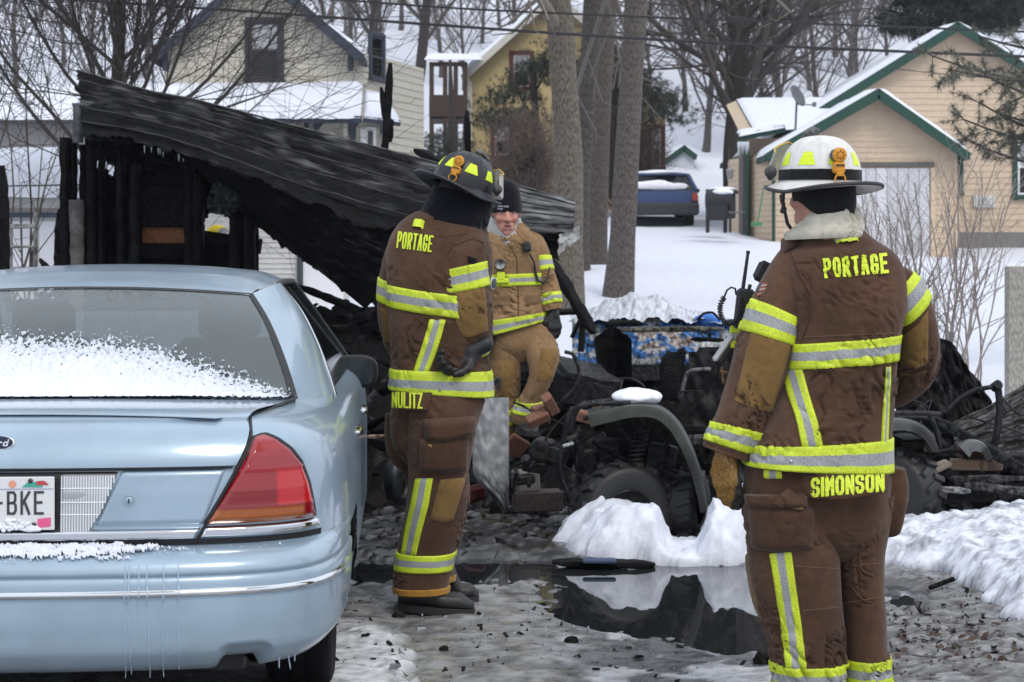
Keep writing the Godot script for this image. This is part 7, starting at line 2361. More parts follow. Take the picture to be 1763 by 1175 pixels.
	mb2.rod(Vector3(0.01,0.0,0.02),Vector3(0.03,-0.003,0.03),0.026,14,Color(0.55,0.6,0.55))
	var torch := thing("pocket_torch","pale torch poking out past the sleeve of the black helmeted firefighter","torch",me.position + o)
	obj("barrel",mb2,M.rubber_vc,torch)
	mb2 = MB.new()
	mb2.lathe(Transform3D(Basis(Quaternion(Vector3.UP,Vector3(0.02,-0.003,0.01).normalized())),Vector3(0.03,-0.003,0.03)),[Vector2(0.021,0.0005),Vector2(0.021,0.003),Vector2(0.001,0.004)],14,Color(0.05,0.06,0.06))
	obj("lens",mb2,M.rubber_vc,torch)
func walker() -> void:
	var me := person("firefighter in a tan coat and black knit cap climbing through the debris",890,854,12.0)
	var tan := Color(0.30,0.185,0.095)
	var tof := func(c: Cloth,py: float) -> float:
		var lo := 0.0; var hi := 1.0
		for k in 24:
			var m := (lo + hi) / 2
			if shot(c.at(0.0,m)).y < py: lo = m
			else: hi = m
		return lo
	var coat := cloth([[854,400,900,400,0.07,-0.03],[842,404,914,404,0.10,-0.01],[830,418,930,415,0.145],[832,460,938,456,0.165],[834,505,940,500,0.17],[836,545,942,532,0.178],[838,581,940,552,0.18]],120,110,[[0,0.004],[0.4,0.012],[0.8,0.016],[1,0.004]],Vector3(5,7,5),203.0,2.4)
	var jk := obj("coat",cloth_mesh(coat,tan,true,true),M.fabric,me)
	var sl := cloth([[908,398,936,412,0.055,0.0],[914,432,946,432,0.075,0.02],[920,468,954,462,0.08,0.03],[926,498,962,490,0.08,0.04],[930,522,967,514,0.076,0.06],[936,538,967,532,0.066,0.07]],70,80,[[0,0.004],[0.5,0.014],[1,0.004]],Vector3(8,11,8),211.0,2.2)
	var s1 := obj("sleeve",cloth_mesh(sl,tan,true,true),M.fabric,me)
	var sr := cloth([[832,405,858,398,0.055,0.0],[824,440,856,440,0.07,0.02],[820,480,852,482,0.075,0.03],[822,520,852,522,0.075,0.04],[826,555,850,556,0.065,0.06]],60,60,[[0,0.004],[0.5,0.012],[1,0.004]],Vector3(8,11,8),217.0,2.2)
	var s2 := obj("sleeve",cloth_mesh(sr,tan,true,true),M.fabric,me)
	var seat := cloth([[846,550,936,545,0.15],[842,580,946,570,0.16],[842,605,948,595,0.15],[856,628,930,620,0.09]],80,40,[[0,0.004],[1,0.008]],Vector3(6,9,6),221.0,2.3)
	var tr := obj("trousers",cloth_mesh(seat,tan * 0.85,true,true),M.fabric,me)
	var la := cloth([[842,572,904,572,0.13,0.0],[840,612,900,612,0.125,0.01],[843,650,896,650,0.115,0.02],[849,690,892,690,0.1,0.0],[852,730,890,730,0.095,-0.02],[853,765,888,765,0.095,-0.02]],70,90,[[0,0.004],[0.5,0.014],[1,0.004]],Vector3(8,11,8),231.0,2.2)
	var l1 := obj("trouser_leg",cloth_mesh(la,tan * 0.85,true,true),M.fabric,me)
	var lb := cloth([[886,568,940,557,0.12,0.0],[899,600,956,585,0.105,0.07],[911,634,963,615,0.10,0.12],[907,660,954,648,0.098,0.12],[890,690,934,690,0.095,0.09],[880,712,924,718,0.095,0.08],[880,722,918,730,0.09,0.07]],70,90,[[0,0.004],[0.5,0.015],[1,0.004]],Vector3(8,11,8),241.0,2.2)
	var l2 := obj("trouser_leg",cloth_mesh(lb,tan * 0.85,true,true),M.fabric,me)
	band(jk,coat,tof.call(coat,472.0),tof.call(coat,493.0))
	band(jk,coat,tof.call(coat,546.0),0.99)
	band(s1,sl,0.26,0.41)
	band(s1,sl,0.70,0.87)
	band(s2,sr,0.22,0.38)
	band(l2,lb,0.66,0.80)
	band(l1,la,0.66,0.80)
	applique("knee_patch",l1,la,[[843,620],[868,622],[895,620]],[[848,684],[868,688],[890,684]],solid_rows(TAN * 1.1,0.0035,8),M.fabric,12)
	applique("knee_patch",l2,lb,[[930,600],[948,600],[962,600]],[[922,655],[938,658],[954,652]],solid_rows(TAN * 1.1,0.0035,8),M.fabric,12)
	seam(jk,coat,[[858,396],[876,420],[890,445],[892,500],[893,560]],0.004,tan * 0.35)
	applique("pocket_flap",jk,coat,[[846,510],[880,508]],[[846,528],[880,526]],solid_rows(tan * 0.85,0.006,4),M.fabric,8)
	applique("pocket_flap",jk,coat,[[902,508],[932,504]],[[902,526],[932,522]],solid_rows(tan * 0.85,0.006,4),M.fabric,8)
	applique("hook_patch",jk,coat,[[830,446],[842,442]],[[832,456],[844,452]],solid_rows(Color(0.012,0.012,0.012),0.01,2),M.fabric,4)
	var ck := cloth([[846,396,908,396,0.08,-0.08],[838,404,914,404,0.11,-0.05],[840,418,918,418,0.12,-0.01]],60,20,[[0,0.006],[1,0.006]],Vector3(9,9,9),245.0,2.2)
	obj("collar",cloth_mesh(ck,tan * 0.9,false,false),M.fabric,jk)
	var hood := cloth([[838,376,896,378,0.065,-0.09],[831,391,903,393,0.095,-0.06],[837,405,901,406,0.105,-0.005],[848,416,897,417,0.10,0.055],[864,434,890,434,0.06,0.105]],70,30,[[0,0.006],[1,0.006]],Vector3(9,9,9),251.0,2.2)
	obj("hood",cloth_mesh(hood,Color(0.47,0.47,0.45),false,true),M.fabric,me)
	var gl := MB.new()
	nets(gl,hand_prims(W(952,538,0.07),Vector3(0.12,-1,0.1),Vector3(-0.7,0.0,0.6),0.45,1.08),0.007,0.012,Transform3D.IDENTITY,func(_p: Vector3) -> Color: return Color(0.012,0.012,0.013))
	obj("glove",gl,M.leather,me)
	gl = MB.new()
	nets(gl,hand_prims(W(838,560,0.07),Vector3(0,-1,0.1),Vector3(0.7,0.0,0.6),0.4,1.05),0.009,0.012,Transform3D.IDENTITY,func(_p: Vector3) -> Color: return Color(0.012,0.012,0.013))
	obj("glove",gl,M.leather,me)
	var hd := head_at(W(871,372,0.05),Vector3(0.10,0,1),0.03,1.08)
	body_of(me,{"neck": W(875,402),"chest": W(884,440),"waist": W(888,510),"hips": W(892,568),"sl": W(845,418),"el": W(836,480,0.02),"wl": W(838,552,0.06),"sr": W(924,418),"er": W(938,475,0.03),"wr": W(951,532,0.07),"hl": W(868,585),"kl": W(868,660,0.02),"al": W(870,745,-0.02),"hr": W(918,580),"kr": W(935,635,0.16),"ar": W(900,712,0.08)},hd,0.55,Color(0.08,0.06,0.05))
	var mb := MB.new()
	var prof := [[1.0,0.022],[1.06,0.03],[1.075,0.05],[1.06,0.072],[1.0,0.078],[1.0,0.10],[0.93,0.135],[0.78,0.165],[0.52,0.188],[0.2,0.198],[0.01,0.199]]
	var pts := PackedVector3Array()
	for q in prof:
		for i in 72:
			var a := TAU * i / 72
			var rib := 1.0 + 0.012 * cos(a * 36.0)
			pts.append(hd * Vector3(sin(a) * 0.088 * q[0] * rib,q[1] * 1.1 + 0.016 * (1.0 - cos(a)) * -0.5 - 0.002,cos(a) * 0.108 * q[0] * rib - 0.008))
	mb.grid(pts,72,prof.size(),PackedColorArray([Color(0.010,0.010,0.012)]),PackedVector2Array(),true)
	var cap := obj("knit_cap",mb,M.fabric,me)
	mb = MB.new()
	for row in [["PORTAGE",0.068,0.0095],["FIRE",0.054,0.008]]:
		letters(mb,row[0],0.0075,row[2],0.3,0.0,func(x: float,y: float,k: float) -> Vector3:
			var a := -0.62 + x / 0.098
			return hd * Vector3(sin(a) * 0.0975,row[1] - 0.018 + y,cos(a) * 0.1195 - 0.0065 + 0.0005 * k),Color(0.5,0.5,0.55),0.0022)
	obj("lettering",mb,M.tape,cap)
	boot(me,W(905,742,0.02) ,W(916,752,0.30),0.055,0.13)
	boot(me,W(868,785,-0.1),W(872,795,0.16),0.055,0.13)
	var lamp := thing("chest_lamp","round clear lamp clipped to the tan coat beside its yellow strap","lamp",me.position + W(861,456,0.19))
	mb = MB.new()
	mb.lathe(Transform3D(Basis(Vector3.RIGHT,PI / 2 - 0.1),Vector3.ZERO),[Vector2(0.022,-0.04),Vector2(0.034,-0.01),Vector2(0.036,0.006),Vector2(0.030,0.01)],20,Color(0.03,0.03,0.032))
	obj("housing",mb,M.rubber_vc,lamp)
	mb = MB.new()
	mb.lathe(Transform3D(Basis(Vector3.RIGHT,PI / 2 - 0.1),Vector3.ZERO),[Vector2(0.031,0.005),Vector2(0.02,-0.004),Vector2(0.007,-0.012),Vector2(0.001,0.0)],20,Color(0.7,0.7,0.7))
	obj("reflector",mb,M.metal,lamp)
	mb = MB.new()
	mb.box(Transform3D(Basis.IDENTITY,Vector3(0.005,-0.07,-0.01)),Vector3(0.05,0.05,0.02),LIME,0.006)
	mb.box(Transform3D(Basis.IDENTITY,Vector3(0.0,-0.1,-0.012)),Vector3(0.11,0.03,0.02),LIME,0.006)
	obj("strap",mb,M.tape,lamp)
	var mic := thing("speaker_mic","black speaker microphone with a hanging cord on the tan coat","microphone",me.position + W(907,425,0.17))
	mb = MB.new()
	mb.box(Transform3D(Basis(Vector3.BACK,0.2),Vector3.ZERO),Vector3(0.052,0.065,0.035),Color(0.014,0.014,0.015),0.012)
	obj("case",mb,M.rubber_vc,mic)
	mb = MB.new()
	var o := mic.position - me.position
	mb.tube(PackedVector3Array([W(912,438,0.18) - o,W(920,452,0.16) - o,W(922,470,0.15) - o,W(926,484,0.15) - o,W(935,487,0.14) - o,W(943,478,0.13) - o,W(946,460,0.10) - o]),PackedFloat32Array([0.006,0.006,0.008,0.008,0.008,0.006,0.006]),7,true,Color(0.014,0.014,0.015))
	obj("cord",mb,M.rubber_vc,mic)
func far_helper() -> void:
	var me := person("person in a yellow fire helmet seen through the gap in the burnt wall",376,700,16.5)
	var s := 16.5 / FOC
	var hd := head_at(W(374,428,0.0),Vector3(0.6,0,0.8),0.0,1.0)
	body_of(me,{"neck": W(374,448),"chest": W(374,480),"waist": W(374,540),"hips": W(374,580),"sl": W(344,465),"el": W(336,520),"wl": W(338,570,0.1),"sr": W(404,465),"er": W(412,520),"wr": W(410,570,0.1),"hl": W(360,600),"kl": W(360,680),"al": W(360,755),"hr": W(388,600),"kr": W(388,680),"ar": W(388,755)},hd,0.5,Color(0.06,0.05,0.04))
	var coat := cloth([[360,445,388,445,0.09],[340,458,408,458,0.13],[334,500,414,500,0.16],[334,560,414,560,0.17],[334,600,414,600,0.17]],50,40,[[0,0.004],[1,0.008]],Vector3(5,7,5),303.0,2.3)
	obj("coat",cloth_mesh(coat,BROWN,true,true),M.fabric,me)
	var tro := cloth([[340,590,408,590,0.15],[342,680,406,680,0.13],[346,760,402,760,0.12]],40,30,[[0,0.004],[1,0.008]],Vector3(5,7,5),313.0,2.3)
	obj("trousers",cloth_mesh(tro,BROWN,true,true),M.fabric,me)
	var X := Transform3D(hd.basis * Basis.from_scale(Vector3(1.1,1.1,1.1)),W(374,418,0.0))
	var mb := MB.new()
	var pts := PackedVector3Array()
	for j in 15:
		var el := PI / 2 * j / 14.0
		for i in 48:
			var az := TAU * i / 48
			pts.append(X * Vector3(sin(az) * 0.113 * cos(el),0.14 * sin(el),cos(az) * 0.131 * cos(el)))
	mb.grid(pts,48,15,PackedColorArray([Color(0.72,0.55,0.02)]),PackedVector2Array(),true)
	pts.clear()
	for q in [[0.0,0.0],[0.04,-0.008],[0.04,-0.014],[0.0,-0.01]]:
		for i in 48:
			var az := TAU * i / 48
			pts.append(X * Vector3(sin(az) * (0.113 + q[0]),q[1],cos(az) * (0.131 + q[0])))
	mb.grid(pts,48,4,PackedColorArray([Color(0.65,0.5,0.02)]),PackedVector2Array(),true)
	var h := obj("helmet",mb,M.tape,me)
	mb = MB.new()
	var fr := []
	for q in [[0.0,0.0],[-0.04,0.015],[-0.045,0.09],[-0.02,0.115],[0.02,0.115],[0.045,0.09],[0.04,0.015]]: fr.append(X * Vector3(q[0],q[1],0.142 - q[1] * 0.35))
	mb.face(fr,Color(0.28,0.28,0.29))
	fr.reverse()
	mb.face(fr.map(func(p: Vector3) -> Vector3: return p - X.basis.z * 0.006),Color(0.28,0.28,0.29))
	var sh := obj("front_shield",mb,M.tape,h)
	mb = MB.new()
	letters(mb,"17",0.024,0.045,0.35,0.0,func(x: float,y: float,k: float) -> Vector3: return X * Vector3(-0.026 + x,0.038 + y,0.1435 - (0.038 + y) * 0.35 + 0.0005 * k),Color(0.7,0.7,0.7),0.008)
	obj("number",mb,M.tape,sh)
const SOOT := Color(0.008,0.008,0.0085)
const ASH := Color(0.09,0.09,0.092)
func heap_h(x: float,d: float) -> float:
	var px := 881.5 + x / d * FOC
	var back := pw([[11.0,0.0],[11.6,0.12],[12.4,0.34],[13.2,0.62],[14.2,0.86],[15.0,0.8],[16.2,0.25],[16.9,-0.3]],d)
	var left := 1.0 - smoothstep(640.0,760.0,px)
	back += left * pw([[11.0,0.0],[12.5,0.2],[13.8,0.24],[15.0,0.2],[16.0,0.1],[17.0,0.0]],d)
	var right := smoothstep(1260.0,1480.0,px)
	back = lerpf(back,pw([[10.6,0.0],[11.2,0.14],[12.4,0.30],[13.6,0.34],[14.6,0.0],[15.5,-0.4]],d),right)
	var n := 0.16 * nz.get_noise_2d(x * 1.6,d * 1.6) + 0.10 * absf(nz.get_noise_2d(x * 5.0,d * 5.0)) + 0.05 * nz.get_noise_2d(x * 14.0,d * 14.0)
	var edge := smoothstep(3.3,2.7,x) if false else 1.0 - smoothstep(4.2,4.8,x)
	var low := 1.0 - 0.35 * smoothstep(900.0,960.0,px) * (1.0 - smoothstep(1100.0,1160.0,px)) * smoothstep(12.8,13.4,d)
	return back * low * (0.75 + edge * 0.25) + n * smoothstep(10.7,11.6,d) - 0.02
func shard(i: int) -> ArrayMesh:
	var mb := MB.new()
	var r := RandomNumberGenerator.new(); r.seed = 400 + i
	var q := []
	for k in 8: q.append(Vector3((k & 1) - 0.5,((k >> 1) & 1) - 0.5,(k >> 2) - 0.5) * Vector3(1.0,r.randf_range(0.25,0.7),r.randf_range(0.3,0.9)) + Vector3(r.randf_range(-0.2,0.2),r.randf_range(-0.12,0.12),r.randf_range(-0.2,0.2)))
	var g := r.randf_range(0.6,1.3)
	for f in [[0,1,3,2],[4,6,7,5],[0,4,5,1],[2,3,7,6],[0,2,6,4],[1,5,7,3]]: mb.face([q[f[0]],q[f[1]],q[f[2]],q[f[3]]],Color(g,g,g))
	return mb.build()
func beam(px0: float,py0: float,d0: float,px1: float,py1: float,d1: float,w: float,h: float,label: String,group := "",col := SOOT,called := "charred_timber") -> void:
	var a := P(px0,py0,d0); var b := P(px1,py1,d1)
	var mb := MB.new()
	var n := maxi(6,int((b - a).length() / 0.05))
	var dir := (b - a).normalized()
	var up := Vector3.UP if absf(dir.y) < 0.9 else Vector3(0.2,0,1)
	var x := up.cross(dir).normalized()
	var y := dir.cross(x)
	var pts := PackedVector3Array(); var cols := PackedColorArray()
	for j in n + 1:
		var f := float(j) / n
		var p := a.lerp(b,f)
		var burn := 1.0 - 0.55 * pow(maxf(0.0,2.0 * absf(f - 0.5) - 0.55) / 0.45,2.0)
		for i in 12:
			var an := TAU * (i + 0.5) / 12
			var c := cos(an); var s := sin(an)
			var o := x * signf(c) * pow(absf(c),0.4) * w / 2 + y * signf(s) * pow(absf(s),0.4) * h / 2
			var k := burn * (1.0 + 0.35 * nz.get_noise_3dv((p + o) * 16.0))
			pts.append(p + o * k); cols.append(col * (0.7 + 1.2 * maxf(0.0,0.4 + nz.get_noise_3dv((p + o) * 7.0))))
	mb.grid(pts,12,n + 1,cols,PackedVector2Array(),true)
	for e in [0,n]:
		var q := []
		for i in 12: q.append(pts[e * 12 + (i if e > 0 else 11 - i)])
		mb.face(q,col)
	tag(obj(called,mb,M.alligator if col == SOOT else M.char,self),label,"timber" if called.contains("timber") else "board",group)
func pipe(called: String,pts: Array,r: float,col: Color,label: String,cat: String,parent: Node3D = null) -> void:
	var c := Curve3D.new()
	for q in pts: c.add_point(P(q[0],q[1],q[2]) - (parent.position if parent else Vector3.ZERO))
	for i in pts.size():
		var tn: Vector3 = (c.get_point_position(mini(i + 1,pts.size() - 1)) - c.get_point_position(maxi(i - 1,0))) * 0.14
		c.set_point_in(i,-tn); c.set_point_out(i,tn)
	var line := c.tessellate_even_length(5,0.03)
	var rad := PackedFloat32Array(); rad.resize(line.size()); rad.fill(r)
	var mb := MB.new()
	mb.tube(line,rad,8,true,col)
	var o := obj(called,mb,M.blackmetal,parent if parent else self)
	if parent == null: tag(o,label,cat)
func sheet(top: Array,bottom: Array,nu: int,nv: int,ribs: float,amp: float,colour: Callable,crumple := 0.02) -> MB:
	var mb := MB.new()
	var at := func(l: Array,f: float) -> Vector3:
		var x := f * (l.size() - 1)
		var i := mini(int(x),l.size() - 2)
		var q0: Array = l[i]; var q1: Array = l[i + 1]
		var w := x - i
		return P(lerpf(q0[0],q1[0],w),lerpf(q0[1],q1[1],w),lerpf(q0[2],q1[2],w))
	var pts := PackedVector3Array(); var cols := PackedColorArray()
	for j in nv:
		var v := float(j) / (nv - 1)
		for i in nu:
			var u := float(i) / (nu - 1)
			var p: Vector3 = (at.call(top,u) as Vector3).lerp(at.call(bottom,u),v)
			var r := fposmod(v * ribs + 0.25 * nz2.get_noise_2d(u * 1.5,v * 2.0),1.0)
			var rib := smoothstep(0.0,0.14,r) * (1.0 - smoothstep(0.22,0.36,r))
			p += Vector3(0,0.3,1).normalized() * (amp * rib + crumple * nz.get_noise_3dv(p * 2.5) + crumple * 0.4 * nz.get_noise_3dv(p * 9.0))
			if j == nv - 1: p.y += 0.05 * nz.get_noise_2d(u * 13.0,4.0) + 0.02 * nz.get_noise_2d(u * 50.0,8.0)
			if i == 0 or i == nu - 1: p.x += 0.02 * nz.get_noise_2d(v * 20.0,9.0)
			pts.append(p); cols.append(colour.call(u,v,p))
	mb.grid(pts,nu,nv,cols)
	var back := PackedVector3Array()
	for p in pts: back.append(p + Vector3(0,-0.003,-0.006))
	var s := mb.v.size()
	mb.grid(back,nu,nv,PackedColorArray([SOOT]))
	for k in range(s,mb.v.size()): pass
	return mb
func wreck() -> void:
	debris()
	burnt_frame()
	fallen_roof()
	quad_bike()
	second_quad()
	blue_wreck()
	loose_pieces()
func debris() -> void:
	var mb := MB.new()
	var nx := 260; var nd := 110
	var pts := PackedVector3Array(); var cols := PackedColorArray()
	for j in nd:
		var d := 10.5 + 6.6 * j / (nd - 1.0)
		for i in nx:
			var x := lerpf(-5.4,5.0,i / (nx - 1.0))
			pts.append(Vector3(x,heap_h(x,d),-d))
			var n := nz.get_noise_2d(x * 8.0,d * 8.0) + 0.5 * nz.get_noise_2d(x * 22.0,d * 22.0)
			cols.append(SOOT.lerp(Color(0.19,0.19,0.195),clampf(n * 1.1 - 0.30,0.0,1.0)))
	mb.grid(pts,nx,nd,cols)
	var o := obj("debris_heap",mb,M.char)
	o.set_meta("kind","stuff"); tag(o,"wide black heap of charred rubble across the middle of the picture","rubble")
	for k in 5:
		var at := []
		for i in (620 if k != 3 else 260):
			var d := rng.randf_range(10.7,15.3)
			var x := rng.randf_range(-0.42,0.42) * d
			var s := 0.03 + 0.10 * pow(rng.randf(),2.5)
			at.append(Transform3D(Basis.from_euler(Vector3(rng.randf_range(-0.6,0.6),rng.randf() * TAU,rng.randf_range(-0.6,0.6))) * Basis.from_scale(Vector3(s * rng.randf_range(0.8,2.4),s,s)),Vector3(x,heap_h(x,d) + s * 0.2,-d)))
		var m := mat(([Color(0.05,0.05,0.052),Color(0.08,0.08,0.083),Color(0.05,0.048,0.048),Color(0.22,0.22,0.225),Color(0.09,0.07,0.06)])[k],0.7,0,null,M.alligator.normal_texture,3.0,true,0.6)
		m.metallic_specular = 0.2
		scatter("rubble_pieces",shard(k),at,m,self)
		tag(get_child(get_child_count() - 1),["small black pieces of char strewn over the heap","small dark grey pieces strewn over the heap","small sooty splinters strewn over the heap","small pale ash grey pieces strewn over the heap","small scorched brown pieces strewn over the heap"][k],"rubble")
	for i in 34:
		var d := rng.randf_range(11.3,14.6)
		var x := rng.randf_range(-0.33,0.30) * d
		var a := rng.randf() * TAU
		var l := rng.randf_range(0.25,0.8)
		var c := Vector3(x,heap_h(x,d) + 0.06,-d)
		var v := Vector3(cos(a),rng.randf_range(-0.25,0.45),sin(a) * 0.6).normalized() * l
		var p := c - v; var q := c + v
		if absf(x - (0.09)) < 0.35 and d < 12.6: continue
		beam(881.5 + p.x / -p.z * FOC,450 - (p.y - EYE) / -p.z * FOC,-p.z,881.5 + q.x / -q.z * FOC,450 - (q.y - EYE) / -q.z * FOC,-q.z,rng.randf_range(0.04,0.10),rng.randf_range(0.03,0.07),"short charred timber lying in the rubble heap","charred timbers in the rubble",SOOT if rng.randf() < 0.75 else ASH)
func post(t: Node3D,x0: float,x1: float,y0: float,y1: float,d: float,called := "stud",col := SOOT,dep := 0.09) -> void:
	var mb := MB.new()
	var pts := PackedVector3Array(); var cols := PackedColorArray()
	var n := 40
	for j in n + 1:
		var y := lerpf(y0,y1,float(j) / n)
		for q in [[x0,0.0],[x0,dep],[(x0 + x1) / 2,dep * 1.04],[x1,dep],[x1,0.0],[(x0 + x1) / 2,-0.01]]:
			var p := P(q[0],y,d) + Vector3(0,0,q[1])
			p.x += 0.014 * nz.get_noise_2d(p.y * 7.0 + q[0],q[0]) * (1.0 if q[0] != (x0 + x1) / 2 else 0.3)
			p.z += 0.012 * nz.get_noise_3dv(p * 8.0)
			pts.append(p - t.position); cols.append(col * (0.7 + 1.0 * maxf(0.0,0.35 + nz.get_noise_3dv(p * 6.0))))
	mb.grid(pts,6,n + 1,cols,PackedVector2Array(),true)
	var e := []
	for i in 6: e.append(pts[5 - i])
	mb.face(e,col)
	obj(called,mb,M.alligator if col == SOOT else M.wood,t)
func ragged(t: Node3D,called: String,x0: float,x1: float,top: Array,bottom: Array,d: float,holes: Array,col := SOOT,th := 0.03) -> void:
	var mb := MB.new()
	var st := 2.2
	var nx := int((x1 - x0) / st) + 1
	var lo := 1e9; var hi := -1e9
	for q in top: lo = minf(lo,q[1])
	for q in bottom: hi = maxf(hi,q[1])
	var ny := int((hi - lo) / st) + 1
	var id := PackedInt32Array(); id.resize(nx * ny); id.fill(-1)
	for j in ny:
		for i in nx:
			var x := x0 + i * st; var y := lo + j * st
			var n := 7.0 * nz.get_noise_2d(x * 0.09,y * 0.09) + 3.0 * nz.get_noise_2d(x * 0.3,y * 0.3)
			if y < pw(top,x) + n or y > pw(bottom,x) + n: continue
			var skip := false
			for h in holes:
				if Vector2((x - h[0]) / h[2],(y - h[1]) / h[3]).length() + n * 0.03 < 1.0: skip = true
			if skip: continue
			var p := P(x,y,d) - t.position
			p.z += 0.03 * nz.get_noise_2d(x * 0.05,y * 0.02) + 0.012 * nz.get_noise_2d(x * 0.4,y * 0.2)
			id[j * nx + i] = mb.vert(p,col * (0.6 + 1.1 * maxf(0.0,0.4 + nz.get_noise_2d(x * 0.12,y * 0.06))))
	for j in ny - 1:
		for i in nx - 1:
			var a := id[j * nx + i]; var b := id[j * nx + i + 1]; var c := id[(j + 1) * nx + i + 1]; var e := id[(j + 1) * nx + i]
			if a >= 0 and b >= 0 and c >= 0 and e >= 0: mb.quad(a,b,c,e)
	var s := mb.v.size()
	var m := mb.ix.size()
	for k in s: mb.vert(mb.v[k] - Vector3(0,0,th),mb.c[k])
	for k in range(0,m,3): mb.tri(s + mb.ix[k],s + mb.ix[k + 2],s + mb.ix[k + 1])
	obj(called,mb,M.char,t)
func burnt_frame() -> void:
	var d := 13.8
	var t := thing("burnt_garage","burnt out garage frame of charred studs with a blackened door at the left","garage",P(270,700,d) * Vector3(1,0,1))
	post(t,107,121,238,640,d)
	post(t,118,126,250,640,d + 0.05)
	post(t,126,133,240,640,d + 0.03)
	post(t,126,143,178,246,d - 0.1,"metal_flashing",Color(0.11,0.115,0.125),0.03)
	post(t,124,146,345,640,d,"stud",Color(0.11,0.105,0.10))
	post(t,141,152,250,640,d + 0.08)
	post(t,152,168,252,640,d + 0.02)
	post(t,172,181,268,640,d + 0.05)
	ragged(t,"wall_panel",152,250,[[150,252],[180,256],[210,262],[250,255]],[[150,640],[250,640]],d + 0.12,[[174,280,7,20],[190,285,5,16],[176,330,5,10],[230,279,2.5,2.5],[158,345,3,10]])
	post(t,205,216,262,640,d - 0.02)
	post(t,228,243,285,640,d - 0.02,"door_frame")
	post(t,320,336,285,640,d - 0.02,"door_frame")
	var mb := MB.new()
	for q in [[243,320,296,318],[243,320,318,392],[243,320,418,446],[243,320,452,640]]:
		var a := P(q[0],q[2],d) - t.position; var b := P(q[1],q[3],d) - t.position
		mb = MB.new()
		mb.box(Transform3D(Basis.IDENTITY,(a + b) / 2 + Vector3(0,0,0.01 * rng.randf())),Vector3(b.x - a.x,a.y - b.y - 0.012,0.04),SOOT * rng.randf_range(0.9,1.6),0.004)
		obj("door_panel",mb,M.char,t)
	mb = MB.new()
	mb = MB.new()
	mb.box(Transform3D(Basis.IDENTITY,P(281,470,d + 0.06) - t.position),Vector3(0.38,1.5,0.03),SOOT)
	obj("door_back",mb,M.char,t)
	mb = MB.new()
	var c0 := P(281,405,d) - t.position
	mb.box(Transform3D(Basis.IDENTITY,c0 - Vector3(0,0,0.03)),Vector3(0.31,0.115,0.02),Color(0.20,0.075,0.026),0.002)
	obj("door_window",mb,M.wood,t)
	ragged(t,"wall_panel",330,446,[[330,268],[380,275],[446,300]],[[330,640],[446,640]],d + 0.06,[[378,398,27,25],[372,392,20,26]])
	post(t,398,414,300,640,d)
	post(t,422,440,320,640,d - 0.04)
	post(t,336,352,300,640,d - 0.02)
	ragged(t,"lintel",145,446,[[145,232],[300,252],[446,292]],[[145,258],[215,268],[300,285],[380,300],[446,330]],d - 0.06,[])
	ragged(t,"hanging_insulation",356,440,[[356,340],[375,300],[400,280],[440,275]],[[356,358],[362,372],[395,372],[415,350],[436,290]],d - 0.45,[],Color(0.034,0.036,0.042),0.10)
	ragged(t,"hanging_insulation",146,262,[[146,222],[200,228],[262,240]],[[146,240],[180,244],[210,250],[240,246],[262,250]],d - 0.4,[],Color(0.034,0.036,0.042),0.08)
	for q in [[445,300,13.9,470,300,16.5],[110,300,13.9,150,300,16.6]]: pass
	mb = MB.new()
	var w := [P(150,250,d + 0.2),P(445,315,d + 0.2),P(445,330,16.2),P(190,285,16.2)]
	mb.face([w[0] - t.position,w[1] - t.position,w[2] - t.position,w[3] - t.position],SOOT)
	obj("ceiling",mb,M.char,t)
	for q in [[300,14.3],[360,14.6],[420,15.0]]:
		mb = MB.new()
		mb.bar(P(150,q[0] - 40,q[1]) - t.position,P(450,q[0] + 5,q[1]) - t.position,0.05,0.12,SOOT,0.005)
		obj("rafter",mb,M.alligator,t)
	mb = MB.new()
	for i in 26:
		var x := rng.randf_range(225,420)
		var p := P(x,246 + (x - 225) * 0.2,d - 0.5) - t.position
		mb.rod(p,p - Vector3(0,rng.randf_range(0.02,0.07),0),0.006,5,Color(0.6,0.65,0.7),0.001)
	var ic := obj("icicle",mb,M.tape if M.has("tape") else M.plain,t)
	ic.set_meta("kind","stuff")
	var g := "burnt uprights behind the fallen roof"
	beam(660,300,15.2,672,108,15.2,0.06,0.06,"tall charred upright standing behind the fallen roof, forked at mid height","")
	beam(668,240,15.2,656,150,15.2,0.045,0.05,"slanting charred stick leaning on the tall upright behind the roof","")
	beam(672,245,15.0,674,205,15.0,0.04,0.04,"charred stub beside the tall upright behind the roof","")
	beam(806,300,15.2,804,190,15.2,0.05,0.05,"thin charred upright behind the black helmet, before the yellow house","")
	beam(714,259,14.2,770,286,13.8,0.05,0.06,"charred stick poking over the roof edge just left of the black helmet","")
	beam(2,285,12.6,6,640,12.6,0.09,0.09,"charred post at the far left edge","")
	beam(104,360,14.1,104,600,14.1,0.09,0.07,"short charred post just left of the burnt frame","",Color(0.03,0.027,0.024))
	beam(104,378,14.15,126,378,14.15,0.05,0.05,"stub rail joining the short post to the burnt frame","",Color(0.03,0.027,0.024))
	beam(106,455,14.2,120,395,14.2,0.03,0.03,"thin brace slanting beside the short charred post","",Color(0.03,0.027,0.024))
	var l := thing("step_ladder","weathered aluminium ladder standing left of the burnt frame","ladder",P(30,640,14.6) * Vector3(1,0,1))
	for q in [[18,388],[61,366]]:
		mb = MB.new()
		mb.bar(P(q[0],q[1],14.6) - l.position,P(q[0] - 1,640,14.6) - l.position,0.03,0.06,Color(0.30,0.29,0.275),0.004)
		obj("rail",mb,M.metal,l)
